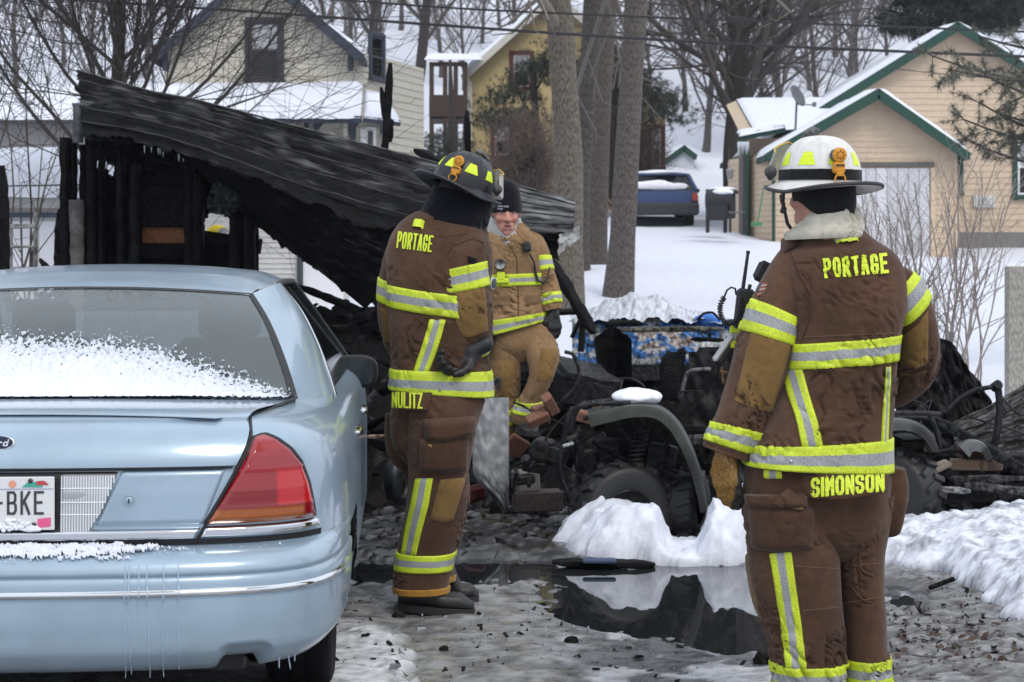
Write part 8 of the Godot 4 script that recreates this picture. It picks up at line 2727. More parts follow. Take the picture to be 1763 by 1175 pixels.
	for y in [391,425,462,500]:
		mb = MB.new()
		mb.bar(P(-20 if y < 400 else 16,y,14.58) - l.position,P(62,y + (-2 if y < 400 else 0),14.58) - l.position,0.03,0.035 if y < 400 else 0.02,Color(0.32,0.31,0.29),0.004)
		obj("rung",mb,M.metal,l)
func fallen_roof() -> void:
	var streak := func(u: float,v: float,p: Vector3) -> Color:
		var n := nz.get_noise_2d(u * 9.0,v * 5.0 + u * 2.0) + 0.45 * nz.get_noise_2d(u * 12.0,v * 34.0 + u * 3.0)
		var m := nz.get_noise_2d(u * 5.0 + 30.0,v * 7.0)
		var pale := clampf(0.0 + 1.25 * n + 0.6 * smoothstep(0.55,1.0,u) - 0.5 * smoothstep(0.35,0.8,v) * (1.0 - smoothstep(0.75,0.95,u)),0.0,1.0) * clampf(0.75 + m * 1.4,0.1,1.0)
		var c := Color(0.007,0.007,0.0075).lerp(Color(0.13,0.13,0.132),pale)
		if u > 0.78: c = c.lerp(Color(0.30,0.30,0.30),clampf(n * 0.8 + 0.45,0,1) * smoothstep(0.78,0.97,u) * (1.0 - smoothstep(0.62,0.75,v)))
		return c
	var t := thing("fallen_sheet","long blackened corrugated metal roof sheet sloping down to the right","metal sheet",Vector3.ZERO)
	var mb := sheet([[132,122,14.1],[196,141,14.05],[262,159,14.0],[330,171,13.95],[420,195,13.9],[500,216,13.8],[610,244,13.7],[720,273,13.6],[860,311,13.5],[990,348,13.4]],
		[[143,232,13.3],[210,240,13.25],[275,252,13.2],[345,275,13.15],[432,308,13.1],[520,345,13.0],[620,385,12.95],[725,405,12.9],[862,402,12.85],[988,400,12.8]],300,90,4.0,0.015,streak,0.03)
	obj("upper_sheet",mb,M.burntsheet,t)
	for vv in [0.16,0.38,0.60,0.82]:
		var sp := PackedVector3Array(); var sw := PackedFloat32Array()
		var tl := [[132,122,14.1],[262,159,14.0],[330,171,13.95],[500,216,13.8],[720,273,13.6],[860,311,13.5],[990,348,13.4]]
		var bl := [[143,232,13.3],[275,252,13.2],[345,275,13.15],[520,345,13.0],[725,405,12.9],[862,402,12.85],[988,400,12.8]]
		for k in 61:
			var f := k / 60.0 * 6.0
			var i := mini(int(f),5)
			var a := P(tl[i][0],tl[i][1],tl[i][2]).lerp(P(tl[i + 1][0],tl[i + 1][1],tl[i + 1][2]),f - i)
			var b := P(bl[i][0],bl[i][1],bl[i][2]).lerp(P(bl[i + 1][0],bl[i + 1][1],bl[i + 1][2]),f - i)
			var p := a.lerp(b,vv)
			sp.append(p + Vector3(0,0.3,1).normalized() * (0.038 + 0.04 * nz.get_noise_3dv(p * 2.5))); sw.append(0.011 * (0.7 + 0.5 * nz.get_noise_2d(k * 0.3,vv * 9.0)))
		mb = MB.new()
		mb.tube(sp,sw,6,true,Color(0.05,0.05,0.051))
		obj("seam_rib",mb,M.burntsheet,t)
	var dark := func(u: float,v: float,p: Vector3) -> Color:
		var n := nz.get_noise_2d(u * 14.0,v * 22.0) + 0.6 * nz.get_noise_2d(u * 50.0,v * 60.0)
		return Color(0.009,0.009,0.010).lerp(Color(0.10,0.10,0.105),clampf(n * 0.9 - 0.28 + 0.3 * smoothstep(0.35,0.6,u) * (1.0 - v),0,1))
	mb = sheet([[300,258,13.22],[360,278,13.16],[436,306,13.1],[520,343,13.05],[620,383,13.0],[725,402,12.95],[862,398,12.95],[985,396,12.86]],
		[[420,372,13.7],[455,398,13.65],[500,432,13.55],[540,462,13.45],[590,500,13.35],[690,540,13.2],[880,470,13.0],[962,442,12.9]],220,70,3.0,0.008,dark,0.05)
	obj("lower_sheet",mb,M.burntsheet,t)
	for q in [[330,262,13.9,640,520,13.9],[430,330,14.2,700,545,14.0],[520,330,14.2,760,520,14.0]]:
		mb = MB.new()
		mb.bar(P(q[0],q[1],q[2]),P(q[3],q[4],q[5]),0.05,0.14,SOOT,0.006)
		obj("rafter",mb,M.alligator,t)
	mb = MB.new()
	var pp := PackedVector3Array()
	for j in 6:
		for i in 9:
			var p := P(962 + i * 4.5 + 5 * nz.get_noise_2d(i * 2.0,j),404 - i * 1.6 + j * (7.0 - i * 0.4) + 6 * nz.get_noise_2d(i * 1.7,j * 2.0),12.78)
			p.z += 0.05 * nz.get_noise_2d(i * 1.2,j * 1.4)
			pp.append(p)
	mb.grid(pp,9,6,PackedColorArray([Color(0.42,0.42,0.41)]))
	obj("torn_membrane",mb,M.plain,t)
	mb = MB.new()
	var rp := PackedVector3Array(); var rr := PackedFloat32Array()
	for q in [[132,121,14.1],[262,158,14.0],[330,170,13.95],[500,215,13.8],[720,272,13.6],[860,310,13.5],[990,347,13.4]]:
		rp.append(P(q[0],q[1],q[2])); rr.append(0.008)
	mb.tube(rp,rr,5,true,Color(0.13,0.13,0.13))
	obj("roof_edge",mb,M.metal,t)
	beam(128,150,13.9,150,166,13.9,0.03,0.03,"splinter sticking out left under the roof's high corner","")
func tyre(X: Transform3D,r: float,w: float,lugs: int) -> MB:
	var mb := MB.new()
	var prof := [Vector2(r * 0.5,-w * 0.42),Vector2(r * 0.62,-w * 0.5),Vector2(r * 0.85,-w * 0.5),Vector2(r * 0.95,-w * 0.44),Vector2(r,-w * 0.3),Vector2(r * 1.01,0),Vector2(r,w * 0.3),Vector2(r * 0.95,w * 0.44),Vector2(r * 0.85,w * 0.5),Vector2(r * 0.62,w * 0.5),Vector2(r * 0.5,w * 0.42)]
	mb.lathe(X,prof,48,Color(0.016,0.016,0.017))
	for k in lugs:
		for s in [-1.0,1.0]:
			var a := TAU * (k + (0.5 if s > 0 else 0.0)) / lugs
			mb.box(X * Transform3D(Basis(Vector3.UP,-a),Vector3.ZERO) * Transform3D(Basis(Vector3.RIGHT,0.35 * s),Vector3(r * 1.01,w * 0.25 * s,0)),Vector3(0.03,w * 0.4,r * 0.16),Color(0.016,0.016,0.017),0.004)
	return mb
func fender(t: Node3D,path: Array,d0: float,d1: float,col: Color) -> void:
	var mb := MB.new()
	var pts := PackedVector3Array()
	var c := Curve2D.new()
	for q in path: c.add_point(Vector2(q[0],q[1]))
	for i in path.size():
		var tn := (c.get_point_position(mini(i + 1,path.size() - 1)) - c.get_point_position(maxi(i - 1,0))) * 0.16
		c.set_point_in(i,-tn); c.set_point_out(i,tn)
	var n := 60
	var L := c.get_baked_length()
	var rows := [[0.0,22.0,0.0],[0.0,11.0,0.0],[0.0,2.0,0.0],[0.015,0.0,0.0],[0.04,-1.0,0.0],[0.4,-5.0,0.0],[0.8,-6.0,0.0],[1.0,-3.0,0.0]]
	for r in rows:
		for i in n:
			var p := c.sample_baked(L * i / (n - 1.0))
			var q := c.sample_baked(minf(L,L * i / (n - 1.0) + 4.0)) - c.sample_baked(maxf(0.0,L * i / (n - 1.0) - 4.0))
			var nn := Vector2(-q.y,q.x).normalized()
			if nn.y < 0 and absf(nn.y) > 0.3: nn = -nn
			var z := p + nn * (r[1] as float) * lerpf(1.1,0.5,i / (n - 1.0))
			pts.append(P(z.x,z.y,lerpf(d0,d1,r[0])) - t.position)
	var cols := PackedColorArray()
	for r in rows:
		for i in n: cols.append(col.lerp(Color(0.012,0.012,0.012),smoothstep(0.55,0.75,i / (n - 1.0))))
	mb.grid(pts,n,rows.size(),cols)
	obj("fender",mb,M.fender,t)
func quad_bike() -> void:
	var t := thing("quad_bike","burnt quad bike with an olive fender and front rack, its wheel sunk in snow","quad bike",P(1080,930,10.1) * Vector3(1,0,1))
	var o := t.position
	var green := Color(0.05,0.057,0.05)
	fender(t,[[1012,712],[1050,704],[1090,698],[1132,702],[1162,724],[1184,760],[1202,806],[1212,850],[1217,882]],9.95,10.35,green)
	var lin2 := MB.new()
	var lp := []
	for q in [[1036,712],[1095,706],[1135,712],[1165,738],[1186,780],[1200,830],[1206,880],[1120,885],[1050,780]]: lp.append(P(q[0],q[1],10.42) - o)
	for k in range(1,lp.size() - 1): lin2.face([lp[0],lp[k],lp[k + 1]],Color(0.012,0.012,0.012))
	obj("inner_liner",lin2,M.blackmetal,t)
	var wx := Transform3D(Basis(Vector3.UP,0.35) * Basis(Vector3.RIGHT,PI / 2),P(1072,884,10.15) - o)
	obj("wheel",tyre(wx,0.262,0.22,16),M.rubber_vc,t)
	var mb := MB.new()
	mb.lathe(wx,[Vector2(0.13,0.09),Vector2(0.12,0.06),Vector2(0.06,0.05),Vector2(0.03,0.075),Vector2(0.001,0.08)],24,Color(0.02,0.02,0.022))
	obj("rim",mb,M.blackmetal,t)
	var w2 := Transform3D(Basis(Vector3.UP,1.2) * Basis(Vector3.RIGHT,PI / 2),P(1176,872,10.3) - o)
	obj("wheel",tyre(w2,0.19,0.22,14),M.rubber_vc,t)
	mb = MB.new()
	var pts := PackedVector3Array(); var rad := PackedFloat32Array()
	var a := P(1106,742,10.12) - o; var b := P(1092,806,10.12) - o
	for i in 73:
		var f := i / 72.0
		pts.append(a.lerp(b,f) + Vector3(cos(f * TAU * 8),0.1 * sin(f * TAU * 8),sin(f * TAU * 8)) * 0.034); rad.append(0.008)
	mb.tube(pts,rad,6,true,Color(0.02,0.02,0.021))
	obj("spring",mb,M.blackmetal,t)
	mb = MB.new()
	mb.rod(a + Vector3(0,0.06,0),b - Vector3(0,0.06,0),0.016,8,Color(0.05,0.05,0.05))
	obj("damper",mb,M.blackmetal,t)
	for q in [[1060,730,1150,860],[1150,760,1100,850],[1040,800,1110,820],[1120,790,1180,830],[1020,760,1090,800]]:
		mb = MB.new()
		mb.rod(P(q[0],q[1],10.3) - o,P(q[2],q[3],10.25) - o,0.016,8,Color(0.025,0.025,0.026))
		obj("suspension_arm",mb,M.blackmetal,t)
	for q in [[[974,746,9.95],[980,716,9.95],[998,700,9.95],[1030,696,9.98],[1086,694,10.0]],[[985,742,10.2],[990,712,10.2],[1010,695,10.2],[1080,688,10.25]],[[1004,722,9.97],[1030,716,9.97],[1064,718,9.98]],[[974,746,9.95],[964,790,9.95],[968,826,9.95],[985,866,10.0]],[[1000,742,10.2],[992,790,10.2],[1004,850,10.2]]]:
		pipe("rack_tube",q,0.013,Color(0.03,0.03,0.032),"","",t)
	mb = MB.new()
	for i in 5:
		var f := i / 4.0
		mb.rod(P(1000 + f * 70,700 - f * 5,9.96) - o,P(1006 + f * 66,693 - f * 5,10.22) - o,0.009,6,Color(0.03,0.03,0.032))
	obj("rack_bars",mb,M.blackmetal,t)
	var r := RandomNumberGenerator.new(); r.seed = 8
	for q in [[935,770,0.10,0.09,0.12],[965,790,0.12,0.10,0.12],[920,800,0.14,0.07,0.1],[900,826,0.12,0.05,0.12],[990,770,0.08,0.12,0.1],[1010,800,0.12,0.14,0.14],[1050,780,0.13,0.16,0.15],[1020,840,0.16,0.12,0.15],[1140,790,0.12,0.16,0.16],[1150,830,0.14,0.12,0.16]]:
		mb = MB.new()
		var g := r.randf_range(0.018,0.05)
		mb.box(Transform3D(Basis.from_euler(Vector3(r.randf_range(-0.3,0.3),r.randf_range(-0.5,0.5),r.randf_range(-0.3,0.3))),P(q[0],q[1],10.25 + r.randf() * 0.15) - o),Vector3(q[2],q[3],q[4]),Color(g,g,g * 1.03),0.012)
		obj("engine_part",mb,M.blackmetal,t)
		for z in 3:
			mb = MB.new()
			mb.rod(P(q[0] + r.randf_range(-16,16),q[1] + r.randf_range(-14,14),10.15) - o,P(q[0] + r.randf_range(-26,26),q[1] + r.randf_range(-26,26),10.2) - o,r.randf_range(0.006,0.014),6,Color(g,g,g))
			obj("engine_rod",mb,M.blackmetal,t)
	mb = MB.new()
	mb.lathe(Transform3D(Basis(Vector3.RIGHT,PI / 2),P(929,777,10.0) - o),[Vector2(0.055,-0.05),Vector2(0.06,0.0),Vector2(0.05,0.012),Vector2(0.02,0.008),Vector2(0.001,0.008)],20,Color(0.02,0.02,0.022))
	obj("headlamp",mb,M.blackmetal,t)
	mb = MB.new()
	mb.box(Transform3D(Basis(Vector3.BACK,0.3),P(978,766,9.9) - o),Vector3(0.06,0.016,0.02),Color(0.55,0.55,0.56),0.004)
	obj("bracket",mb,M.metal,t)
	for q in [[[905,800,10.0],[930,770,10.0],[955,735,10.05],[990,700,10.1]],[[1000,760,10.1],[1040,740,10.1],[1080,730,10.2]],[[890,800,10.1],[940,790,10.0],[1000,820,10.0]]]:
		pipe("cable",q,0.006,SOOT,"","",t)
	mb = MB.new()
	mb.blob(P(1096,684,10.15),Vector3(0.142,0.046,0.16),nz,0.28,5.0,20)
	tag(obj("fender_snow",mb,M.snow),"smooth cushion of snow on the quad bike's olive fender","snow")
func second_quad() -> void:
	var t := thing("quad_bike","second burnt quad bike half hidden behind the white helmeted firefighter","quad bike",P(1540,910,10.6) * Vector3(1,0,1))
	var o := t.position
	fender(t,[[1450,745],[1500,730],[1540,724],[1572,728],[1598,744],[1614,768],[1614,780]],10.3,10.8,Color(0.075,0.085,0.078))
	var wx := Transform3D(Basis(Vector3.UP,-0.7) * Basis(Vector3.RIGHT,PI / 2),P(1548,848,10.5) - o)
	obj("wheel",tyre(wx,0.225,0.22,16),M.rubber_vc,t)
	var mb := MB.new()
	mb.lathe(wx,[Vector2(0.13,0.10),Vector2(0.12,0.07),Vector2(0.03,0.06),Vector2(0.001,0.06)],20,Color(0.3,0.3,0.3))
	obj("rim",mb,M.metal,t)
	for q in [[[1490,715,10.3],[1530,712,10.3],[1590,712,10.3],[1620,714,10.3]],[[1500,722,10.6],[1560,720,10.6],[1618,722,10.5]],[[1600,714,10.3],[1612,740,10.35],[1618,772,10.4]]]:
		pipe("rack_tube",q,0.014,Color(0.035,0.035,0.037),"","",t)
	var r := RandomNumberGenerator.new(); r.seed = 21
	for q in [[1560,770,0.16,0.12],[1580,790,0.12,0.1],[1530,780,0.14,0.16]]:
		mb = MB.new()
		mb.box(Transform3D(Basis.from_euler(Vector3(0.2,r.randf_range(-0.5,0.5),r.randf_range(-0.3,0.3))),P(q[0],q[1],10.7) - o),Vector3(q[2],q[3],0.14),Color(0.05,0.04,0.035),0.012)
		obj("engine_part",mb,M.blackmetal,t)
func blue_wreck() -> void:
	var t := thing("blue_boat","burnt blue and white boat hull under ash grey snow behind the quad bike","boat",P(1150,700,14.3) * Vector3(1,0,1))
	var o := t.position
	var mb := MB.new()
	var pts := PackedVector3Array(); var cols := PackedColorArray()
	for j in 26:
		var v := j / 25.0
		for i in 80:
			var u := i / 79.0
			var x := lerpf(985,1275,u)
			var top := 552.0 - 6.0 * sin(u * PI)
			var y := lerpf(top,655,v)
			var p := P(x,y,lerpf(14.0,13.62,v) - 0.25 * sin(u * PI) * (0.4 + v * 0.6))
			pts.append(p - o)
			var n := nz2.get_noise_2d(x * 0.016,y * 0.045) + 0.22 * nz.get_noise_2d(x * 0.07,y * 0.10)
			var c := Color(0.075,0.21,0.50)
			if n > 0.08: c = Color(0.55,0.55,0.55)
			if n < -0.42 or v > 0.72: c = Color(0.03,0.03,0.032)
			if v > 0.2 and v < 0.52 and absf(u - 0.55) < 0.17 and n > -0.2: c = Color(0.52,0.47,0.42).lerp(Color(0.16,0.10,0.08),clampf(n * 2.0,0,1))
			cols.append(c)
	mb.grid(pts,80,26,cols)
	obj("hull",mb,M.char,t)
	mb = MB.new()
	mb.face([pts[0],pts[79],pts[79] - Vector3(0,0.05,1.4),pts[0] - Vector3(0,0.05,1.4)],Color(0.05,0.05,0.05))
	obj("deck",mb,M.char,t)
	mb = MB.new()
	pts.clear(); cols.clear()
	for j in 40:
		var v := j / 39.0
		for i in 110:
			var u := i / 109.0
			var x := lerpf(990,1268,u)
			var e := minf(minf(u,1 - u) * 5.0,minf(v,1 - v) * 5.0)
			var p := P(x,556 - 4 * sin(u * PI),13.78)
			p.z -= v * 1.5
			p.y += (0.02 + 0.15 * sin(clampf(u * 1.2,0,1) * PI) * sin(clampf(0.25 + v,0,1) * PI * 0.8)) * minf(e,1.0) + 0.05 * nz2.get_noise_2d(x * 0.02,v * 2.0) + 0.012 * nz2.get_noise_2d(x * 0.09,v * 9.0)
			pts.append(p)
			var n := nz.get_noise_2d(x * 0.12,v * 14.0) + 0.7 * nz.get_noise_2d(x * 0.5,v * 50.0)
			cols.append(Color(0.72,0.73,0.75).lerp(Color(0.09,0.09,0.09),clampf(0.10 + n * 0.9,0,0.9)))
	mb.grid(pts,110,40,cols)
	tag(obj("dirty_snow",mb,M.snow),"ash speckled snow heaped on the burnt blue boat","snow")
	beam(1040,568,13.4,1246,566,13.4,0.16,0.035,"long grey plank lying across the blue boat","",Color(0.12,0.115,0.10),"scorched_plank")
	beam(1042,558,13.5,1104,556,13.5,0.12,0.04,"short dark plank on top of the long grey plank","",SOOT,"scorched_plank")
	beam(1190,584,13.4,1246,586,13.3,0.06,0.03,"dark plank just under the long grey plank","",SOOT,"scorched_plank")
	mb = MB.new()
	mb.blob(P(1218,553,13.9),Vector3(0.09,0.055,0.12),nz,0.25,8.0,12,Color(0.04,0.16,0.5))
	tag(obj("blue_tarp",mb,M.plain),"bright blue scrap of tarpaulin at the right end of the boat","tarpaulin")
	pipe("hoop",[[1200,552,13.75],[1212,540,13.75],[1228,539,13.75],[1240,552,13.75]],0.009,SOOT,"thin black hoop over the blue tarpaulin scrap","hoop")
func tilted(px: float,py: float,d: float,sz: Vector3,rot: Vector3,col: Color,called: String,label: String,cat: String,mt: Material,bev := 0.006,group := "") -> void:
	var mb := MB.new()
	mb.box(Transform3D(Basis.from_euler(rot),Vector3.ZERO),sz,col,bev)
	var o := obj(called,mb,mt)
	o.position = P(px,py,d)
	tag(o,label,cat,group)
func loose_pieces() -> void:
	var mb := MB.new()
	var pts := PackedVector3Array(); var cols := PackedColorArray()
	for j in 40:
		var v := j / 39.0
		for i in 24:
			var u := i / 23.0
			var y := lerpf(685,884,v)
			var x0 := lerpf(812,815,v) + 46.0 * smoothstep(0.62,1.0,v)
			var p := P(lerpf(x0,876,u),y,10.55)
			p.z += 0.02 * sin(u * 5.0) + 0.012 * nz.get_noise_2d(u * 4,v * 6)
			pts.append(p)
			var n := nz.get_noise_2d(u * 5.0,v * 9.0) + 0.5 * nz.get_noise_2d(u * 22.0,v * 40.0)
			cols.append(Color(0.40,0.41,0.42).lerp(Color(0.02,0.02,0.02),clampf(smoothstep(0.55,0.95,v + 0.10 * n) + 0.25 * n,0,1)))
	mb.grid(pts,24,40,cols)
	tag(obj("steel_sheet",mb,M.galv),"bare galvanised steel sheet standing beside the black helmeted firefighter's legs","metal sheet")
	beam(948,446,12.6,1022,574,12.2,0.07,0.06,"long charred pole slanting down right of the firefighter in the knit cap","")
	var t := thing("bucket_seat","black burnt bucket seat shell in front of the blue boat","seat",P(1052,640,13.0) * Vector3(1,0,1))
	mb = MB.new()
	pts.clear()
	for j in 16:
		var v := j / 15.0
		for i in 24:
			var u := i / 23.0 * 2.0 - 1.0
			var w := lerpf(34,28,v) * (1.0 - 0.5 * pow(maxf(0.0,1.0 - v * 5.0),2.0))
			pts.append(P(1054 + u * w + v * 6,lerpf(563,650,v) + 10 * u * u * (1 - v),13.0 - 0.16 * u * u + 0.1 * v) - t.position)
	mb.grid(pts,24,16,PackedColorArray([Color(0.022,0.022,0.023)]))
	obj("shell",mb,M.blackmetal,t)
	tilted(1005,640,12.6,Vector3(0.36,0.05,0.34),Vector3(0.3,0.3,-0.22),Color(0.05,0.05,0.052),"scorched_tray","grey scorched lid tilted on the black box left of the bucket seat","tray",M.blackmetal)
	tilted(1010,670,12.6,Vector3(0.40,0.20,0.3),Vector3(0.1,0.2,-0.1),Color(0.03,0.03,0.032),"scorched_box","black scorched metal box below the tilted grey lid","box",M.blackmetal,0.015)
	pipe("bent_tube",[[968,690,12.0],[990,668,12.0],[997,640,12.0],[988,612,12.0],[972,606,12.0]],0.012,Color(0.045,0.045,0.047),"bent dark tube curling up beside the scorched box","tube")
	pipe("steel_bar",[[962,538,12.8],[1000,540,12.8],[1002,580,12.8],[1000,606,12.8]],0.022,SOOT,"square black bar bent over beside the firefighter's glove","bar")
	pipe("steel_bar",[[984,582,12.9],[1004,540,12.9]],0.014,SOOT,"thin black bar slanting behind the bent bar","bar")
	mb = MB.new()
	pts.clear()
	for j in 14:
		for i in 14:
			var p := P(lerpf(1186,1268,i / 13.0),lerpf(598 + (8 if i < 3 else 0),742,j / 13.0),11.6)
			p.z += 0.06 * nz.get_noise_2d(i * 0.3,j * 0.3)
			pts.append(p)
	mb.grid(pts,14,14,PackedColorArray([Color(0.018,0.018,0.019)]))
	tag(obj("black_panel",mb,M.blackmetal),"large flat black panel standing left of the white helmeted firefighter's arm","panel")
	pipe("handle_tube",[[1172,686,11.3],[1178,660,11.3],[1184,642,11.3],[1200,637,11.3],[1224,636,11.3]],0.012,Color(0.16,0.16,0.165),"grey bent handle in front of the black panel","handle")
	beam(1150,690,11.5,1158,606,11.5,0.12,0.08,"thick charred stump standing left of the grey bent handle","")
	beam(1168,640,11.5,1174,600,11.5,0.05,0.05,"thin charred stub on the right of the thick stump","")
	beam(1140,740,11.2,1230,740,11.2,0.05,0.05,"charred timber lying below the black panel","")
	var red := Color(0.28,0.13,0.085)
	var bricks := [[947,696,11.0,-0.95,0.5,"upright orange brick leaning behind the quad bike's rack"],[935,706,11.05,0.2,0.2,"orange brick lying under the leaning brick"],[1000,716,10.9,-0.25,0.3,"orange brick lying just left of the olive fender"],[1040,700,11.2,0.1,0.0,"flat orange brick behind the rack of the quad bike"],[926,720,11.0,0.5,0.6,"half buried orange brick left of the leaning brick"]]
	for b in bricks: tilted(b[0],b[1],b[2],Vector3(0.13,0.06,0.07),Vector3(b[4],0.4,b[3]),red * rng.randf_range(0.8,1.15),"brick",b[5],"brick",M.brick,0.006)
	tilted(905,828,10.7,Vector3(0.13,0.12,0.14),Vector3(0,0.3,0.05),Color(0.17,0.16,0.15),"concrete_block","grey sooty concrete block left of the quad bike's engine","block",M.brick,0.01)
	tilted(925,862,10.7,Vector3(0.27,0.11,0.16),Vector3(0,0.1,0.02),Color(0.07,0.05,0.042),"scorched_crate","scorched brown wooden box below the concrete block","box",M.wood,0.006)
	tilted(1668,800,10.9,Vector3(0.20,0.06,0.1),Vector3(0,-0.1,0),Color(0.30,0.20,0.13),"brick","tan brick in the rubble at the right, under the small fender","brick",M.brick)
	tilted(1702,801,10.9,Vector3(0.14,0.06,0.1),Vector3(0,0.15,0),Color(0.16,0.11,0.085),"brick","sooty brick right of the tan brick","brick",M.brick)
	tilted(1672,778,10.95,Vector3(0.13,0.07,0.1),Vector3(0,0.1,0.03),Color(0.14,0.065,0.05),"brick","dark red brick on top of the tan brick","brick",M.brick)
	tilted(1620,803,10.8,Vector3(0.12,0.03,0.07),Vector3(0.2,0.5,0.3),Color(0.33,0.27,0.2),"wood_block","pale split wood block left of the tan brick","wood block",M.wood)
	mb = MB.new()
	pts.clear(); cols.clear()
	for j in 40:
		var v := j / 39.0
		for i in 50:
			var u := i / 49.0
			var x := lerpf(1535,1712,u)
			var top := pw([[1535,650],[1575,610],[1612,580],[1640,590],[1665,635],[1690,665],[1712,700]],x)
			var p := P(x,lerpf(top,800,v),12.4)
			p.z += 0.35 * v + 0.16 * absf(nz.get_noise_2d(x * 0.025,v * 2.5)) + 0.06 * nz.get_noise_2d(x * 0.08,v * 7.0)
			pts.append(p)
			cols.append(Color(0.013,0.013,0.014).lerp(Color(0.10,0.10,0.105),clampf(1.6 * nz.get_noise_2d(x * 0.06,v * 9.0) - 0.35,0,1)))
	mb.grid(pts,50,40,cols)
	tag(obj("crumpled_sheet",mb,M.burntsheet),"crumpled black sheet of metal heaped right of the white helmeted firefighter","metal sheet")
	var grey := func(u: float,v: float,p: Vector3) -> Color:
		var n := nz.get_noise_2d(u * 6.0,v * 20.0) + 0.6 * nz.get_noise_2d(u * 30.0,v * 60.0)
		return Color(0.018,0.018,0.019).lerp(Color(0.20,0.195,0.185),clampf(0.30 + n * 0.9 - 0.4 * v,0,1))
	mb = sheet([[1640,728,11.9],[1700,700,11.9],[1763,662,11.9],[1860,605,11.9]],[[1650,800,11.3],[1700,806,11.3],[1763,812,11.3],[1860,815,11.3]],90,70,5.0,0.03,grey,0.02)
	tag(obj("corrugated_sheet",mb,M.burntsheet),"sooty grey corrugated sheet leaning at the right edge","metal sheet")
	pipe("bent_hoop",[[1628,712,11.1],[1650,690,11.1],[1680,672,11.1],[1722,665,11.1]],0.014,Color(0.03,0.03,0.032),"curved black frame tube in front of the corrugated sheet","tube")
	pipe("bent_hoop",[[1718,664,11.1],[1722,700,11.1],[1718,740,11.1],[1712,770,11.1]],0.022,Color(0.03,0.03,0.032),"upright black bent tube hanging from the curved frame","tube")
	pipe("steel_bar",[[1720,662,11.08],[1712,668,11.12]],0.03,Color(0.03,0.03,0.032),"stub end where the two bent tubes meet","bar")
	beam(1612,722,10.9,1790,826,10.7,0.08,0.06,"long charred beam sloping down to the right edge","",Color(0.03,0.031,0.034))
	var ft := thing("small_fender","small grey burnt mudguard arching over the red brick","fender",P(1680,800,10.85) * Vector3(1,0,1))
	fender(ft,[[1653,770],[1666,760],[1685,760],[1702,772],[1710,790]],10.75,10.95,Color(0.14,0.145,0.145))
	beam(1590,842,10.5,1672,846,10.45,0.05,0.035,"pale burnt stick lying on the rubble at the right","",Color(0.26,0.26,0.265),"scorched_stick")
	beam(1662,836,10.4,1800,850,10.4,0.05,0.045,"grey pipe like timber lying at the right edge","",Color(0.10,0.10,0.105))
	pipe("hose",[[1592,790,10.7],[1620,778,10.7],[1650,776,10.75],[1668,790,10.8]],0.012,SOOT,"black rubber hose curving left of the bricks","hose")
	tilted(1762,575,15.6,Vector3(0.28,1.1,0.1),Vector3(0,0.1,0),Color(0.44,0.42,0.38),"pale_board","pale upright board with a brown edge at the right edge of the snow","board",M.wood)
	for i in 16:
		var x0 := rng.randf_range(870,1200) if i % 3 else rng.randf_range(1580,1750)
		var y0 := rng.randf_range(680,800)
		pipe("burnt_wire",[[x0,y0,11.2],[x0 + rng.randf_range(-30,30),y0 - rng.randf_range(5,50),11.3],[x0 + rng.randf_range(-50,50),y0 + rng.randf_range(-30,20),11.1],[x0 + rng.randf_range(-70,70),y0 + rng.randf_range(0,40),11.2]],rng.randf_range(0.003,0.007),Color(0.03,0.028,0.027),"thin burnt wire curling out of the rubble","wire")
		get_child(get_child_count() - 1).set_meta("group","burnt wires in the rubble")
	beam(612,754,10.9,684,750,10.9,0.03,0.02,"thin red and white stick lying in the rubble left of the black helmeted firefighter","",Color(0.5,0.33,0.28),"marker_stick")
	mb = MB.new()
	mb.lathe(Transform3D(Basis(Vector3.UP,1.15) * Basis(Vector3.RIGHT,PI / 2),Vector3.ZERO),[Vector2(0.10,-0.04),Vector2(0.135,-0.04),Vector2(0.14,0.0),Vector2(0.135,0.03),Vector2(0.10,0.03)],28,Color(0.05,0.052,0.055))
	var rim := obj("wheel_rim",mb,M.metal)
	rim.position = P(692,826,10.3)
	tag(rim,"bare grey wheel rim standing behind the black helmeted firefighter's legs","wheel")
	tilted(818,850,10.7,Vector3(0.12,0.09,0.08),Vector3(0,0.3,0.2),Color(0.10,0.012,0.012),"fuel_can","dark red scorched can low behind the black helmeted firefighter's knee","can",M.blackmetal,0.02)
	pipe("bent_tube",[[846,690,10.9],[850,660,10.9],[860,652,10.9],[858,672,10.9]],0.012,Color(0.05,0.05,0.055),"small black hooked handle just right of the brown coat's hem","handle")
	tilted(888,768,11.2,Vector3(0.13,0.12,0.03),Vector3(0.5,0.2,-0.6),Color(0.15,0.06,0.035),"rusty_plate","rusty brown plate right of the galvanised sheet","plate",M.brick)
	beam(950,968,9.35,1128,972,9.35,0.14,0.03,"flat black board under the edge of the snow bank by the puddle","",SOOT)
	tilted(1032,966,9.25,Vector3(0.16,0.02,0.05),Vector3(0.1,0,0),Color(0.05,0.07,0.13),"blue_scrap","dull blue scrap lying on the black board by the puddle","scrap",M.plain)
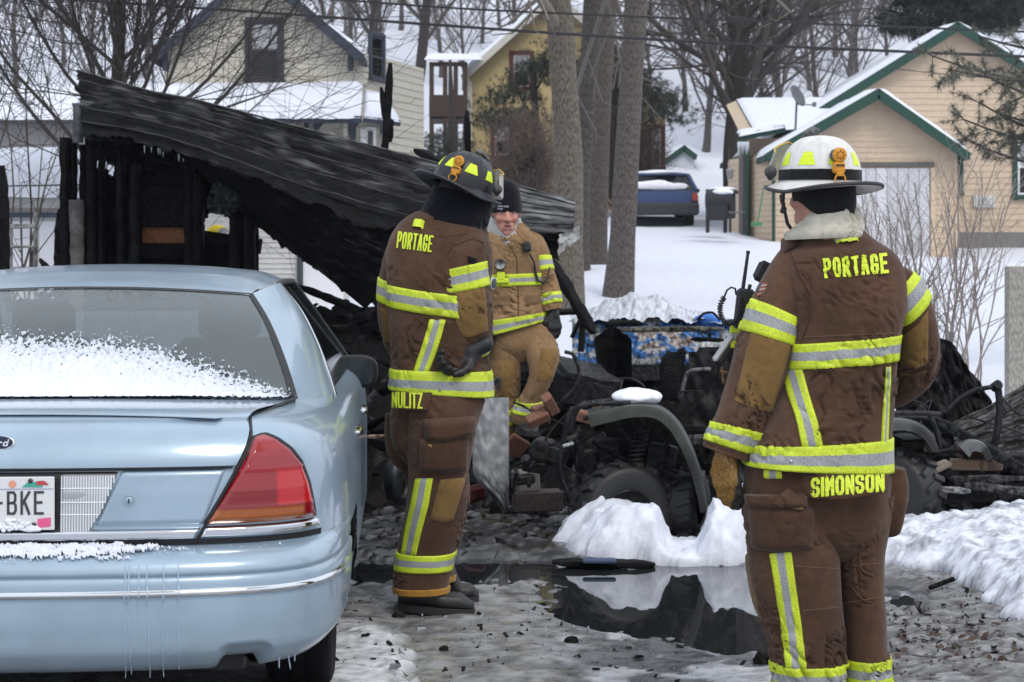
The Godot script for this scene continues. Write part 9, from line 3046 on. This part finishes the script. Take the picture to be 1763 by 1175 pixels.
func small_things() -> void:
	var specs := [[900,560,1763,985,1175,0.010,Color(0.02,0.02,0.021),"black crumbs of char scattered over the icy ground"],[520,600,1760,870,965,0.022,Color(0.02,0.02,0.021),"black lumps of char on the sooty ground before the rubble"],[220,1525,1763,1000,1170,0.013,Color(0.06,0.05,0.045),"dark grit strewn at the lower right"],[260,600,1500,1020,1175,0.012,Color(0.62,0.63,0.66),"small bits of ice on the trodden ground"]]
	var k := 0
	for q in specs:
		var at := []
		for i in q[0]:
			var px := rng.randf_range(q[1],q[2]); var py := rng.randf_range(q[3],q[4])
			var d := EYE * FOC / (py - 450.0)
			var x := (px - 881.5) / FOC * d
			var g := near_ground(x,d)
			if g[0] < -0.03: continue
			if nz.get_noise_2d(x * 2.0 + k * 7,d * 2.0) < -0.05: continue
			var s: float = q[5] * (0.4 + 1.8 * pow(rng.randf(),4.0))
			at.append(Transform3D(Basis.from_euler(Vector3(rng.randf() * 6,rng.randf() * 6,rng.randf() * 6)) * Basis.from_scale(Vector3(s * 1.5,s,s)),Vector3(x,g[0] + s * 0.15,-d)))
		scatter("ground_litter",shard(k),at,mat(q[6],0.8,0,null,null,1,true),self)
		tag(get_child(get_child_count() - 1),q[7],"litter")
		k += 1
	var leaf := MB.new()
	for i in 7:
		var a := i / 6.0
		leaf.vert(Vector3(a - 0.5,0.12 * sin(a * 5.0),0.26 * sin(a * PI))); leaf.vert(Vector3(a - 0.5,0.10 * cos(a * 4.0),-0.26 * sin(a * PI)))
	for i in 6: leaf.quad(i * 2,i * 2 + 2,i * 2 + 3,i * 2 + 1)
	var lm := leaf.build()
	for z in [[Color(0.20,0.085,0.05),"brown dead leaves scattered at the lower right"],[Color(0.28,0.20,0.16),"paler dead leaves among the brown ones at the lower right"]]:
		var at := []
		for i in 70:
			var px := rng.randfn(1665,55); var py := rng.randfn(1108,24)
			if i % 3 == 0:
				px = rng.randf_range(1540,1763); py = rng.randf_range(1000,1170)
			var d := EYE * FOC / (py - 450.0)
			var x := (px - 881.5) / FOC * d
			var s := rng.randf_range(0.015,0.045)
			at.append(Transform3D(Basis.from_euler(Vector3(rng.randf_range(-0.6,0.6),rng.randf() * 6,rng.randf_range(-0.6,0.6))) * s,Vector3(x,(near_ground(x,d)[0] as float) + 0.008,-d)))
		scatter("dead_leaves",lm,at,mat(z[0],0.8),self)
		tag(get_child(get_child_count() - 1),z[1],"leaves")
	for q in [[690,1050,0.032,Color(0.55,0.55,0.55),"lump of dirty ice by the black helmeted firefighter's heel","ice lump"],[687,1062,0.022,Color(0.04,0.04,0.042),"black lump of char by the firefighter's heel","char lump"],[764,1119,0.014,Color(0.03,0.03,0.03),"small black chip standing on the ice in the lower middle","char lump"],[985,1105,0.022,Color(0.03,0.03,0.03),"black lump of char at the foot of the puddle","char lump"],[1316,1136,0.032,Color(0.03,0.025,0.022),"dark curled lump beside the white helmeted firefighter's left leg","char lump"]]:
		var d: float = EYE * FOC / (q[1] - 450.0)
		var mb := MB.new()
		mb.blob(Vector3.ZERO,Vector3(q[2] * 1.3,q[2],q[2]),nz,0.5,25.0,10,q[3])
		var o := obj("lump",mb,M.char)
		o.position = P(q[0],q[1],d)
		tag(o,q[4],q[5])
	tilted(1622,1005,8.55,Vector3(0.15,0.02,0.02),Vector3(0.0,0.5,0.2),SOOT * 2.0,"burnt_stick","short burnt stick lying at the edge of the right snow bank","stick",M.char)
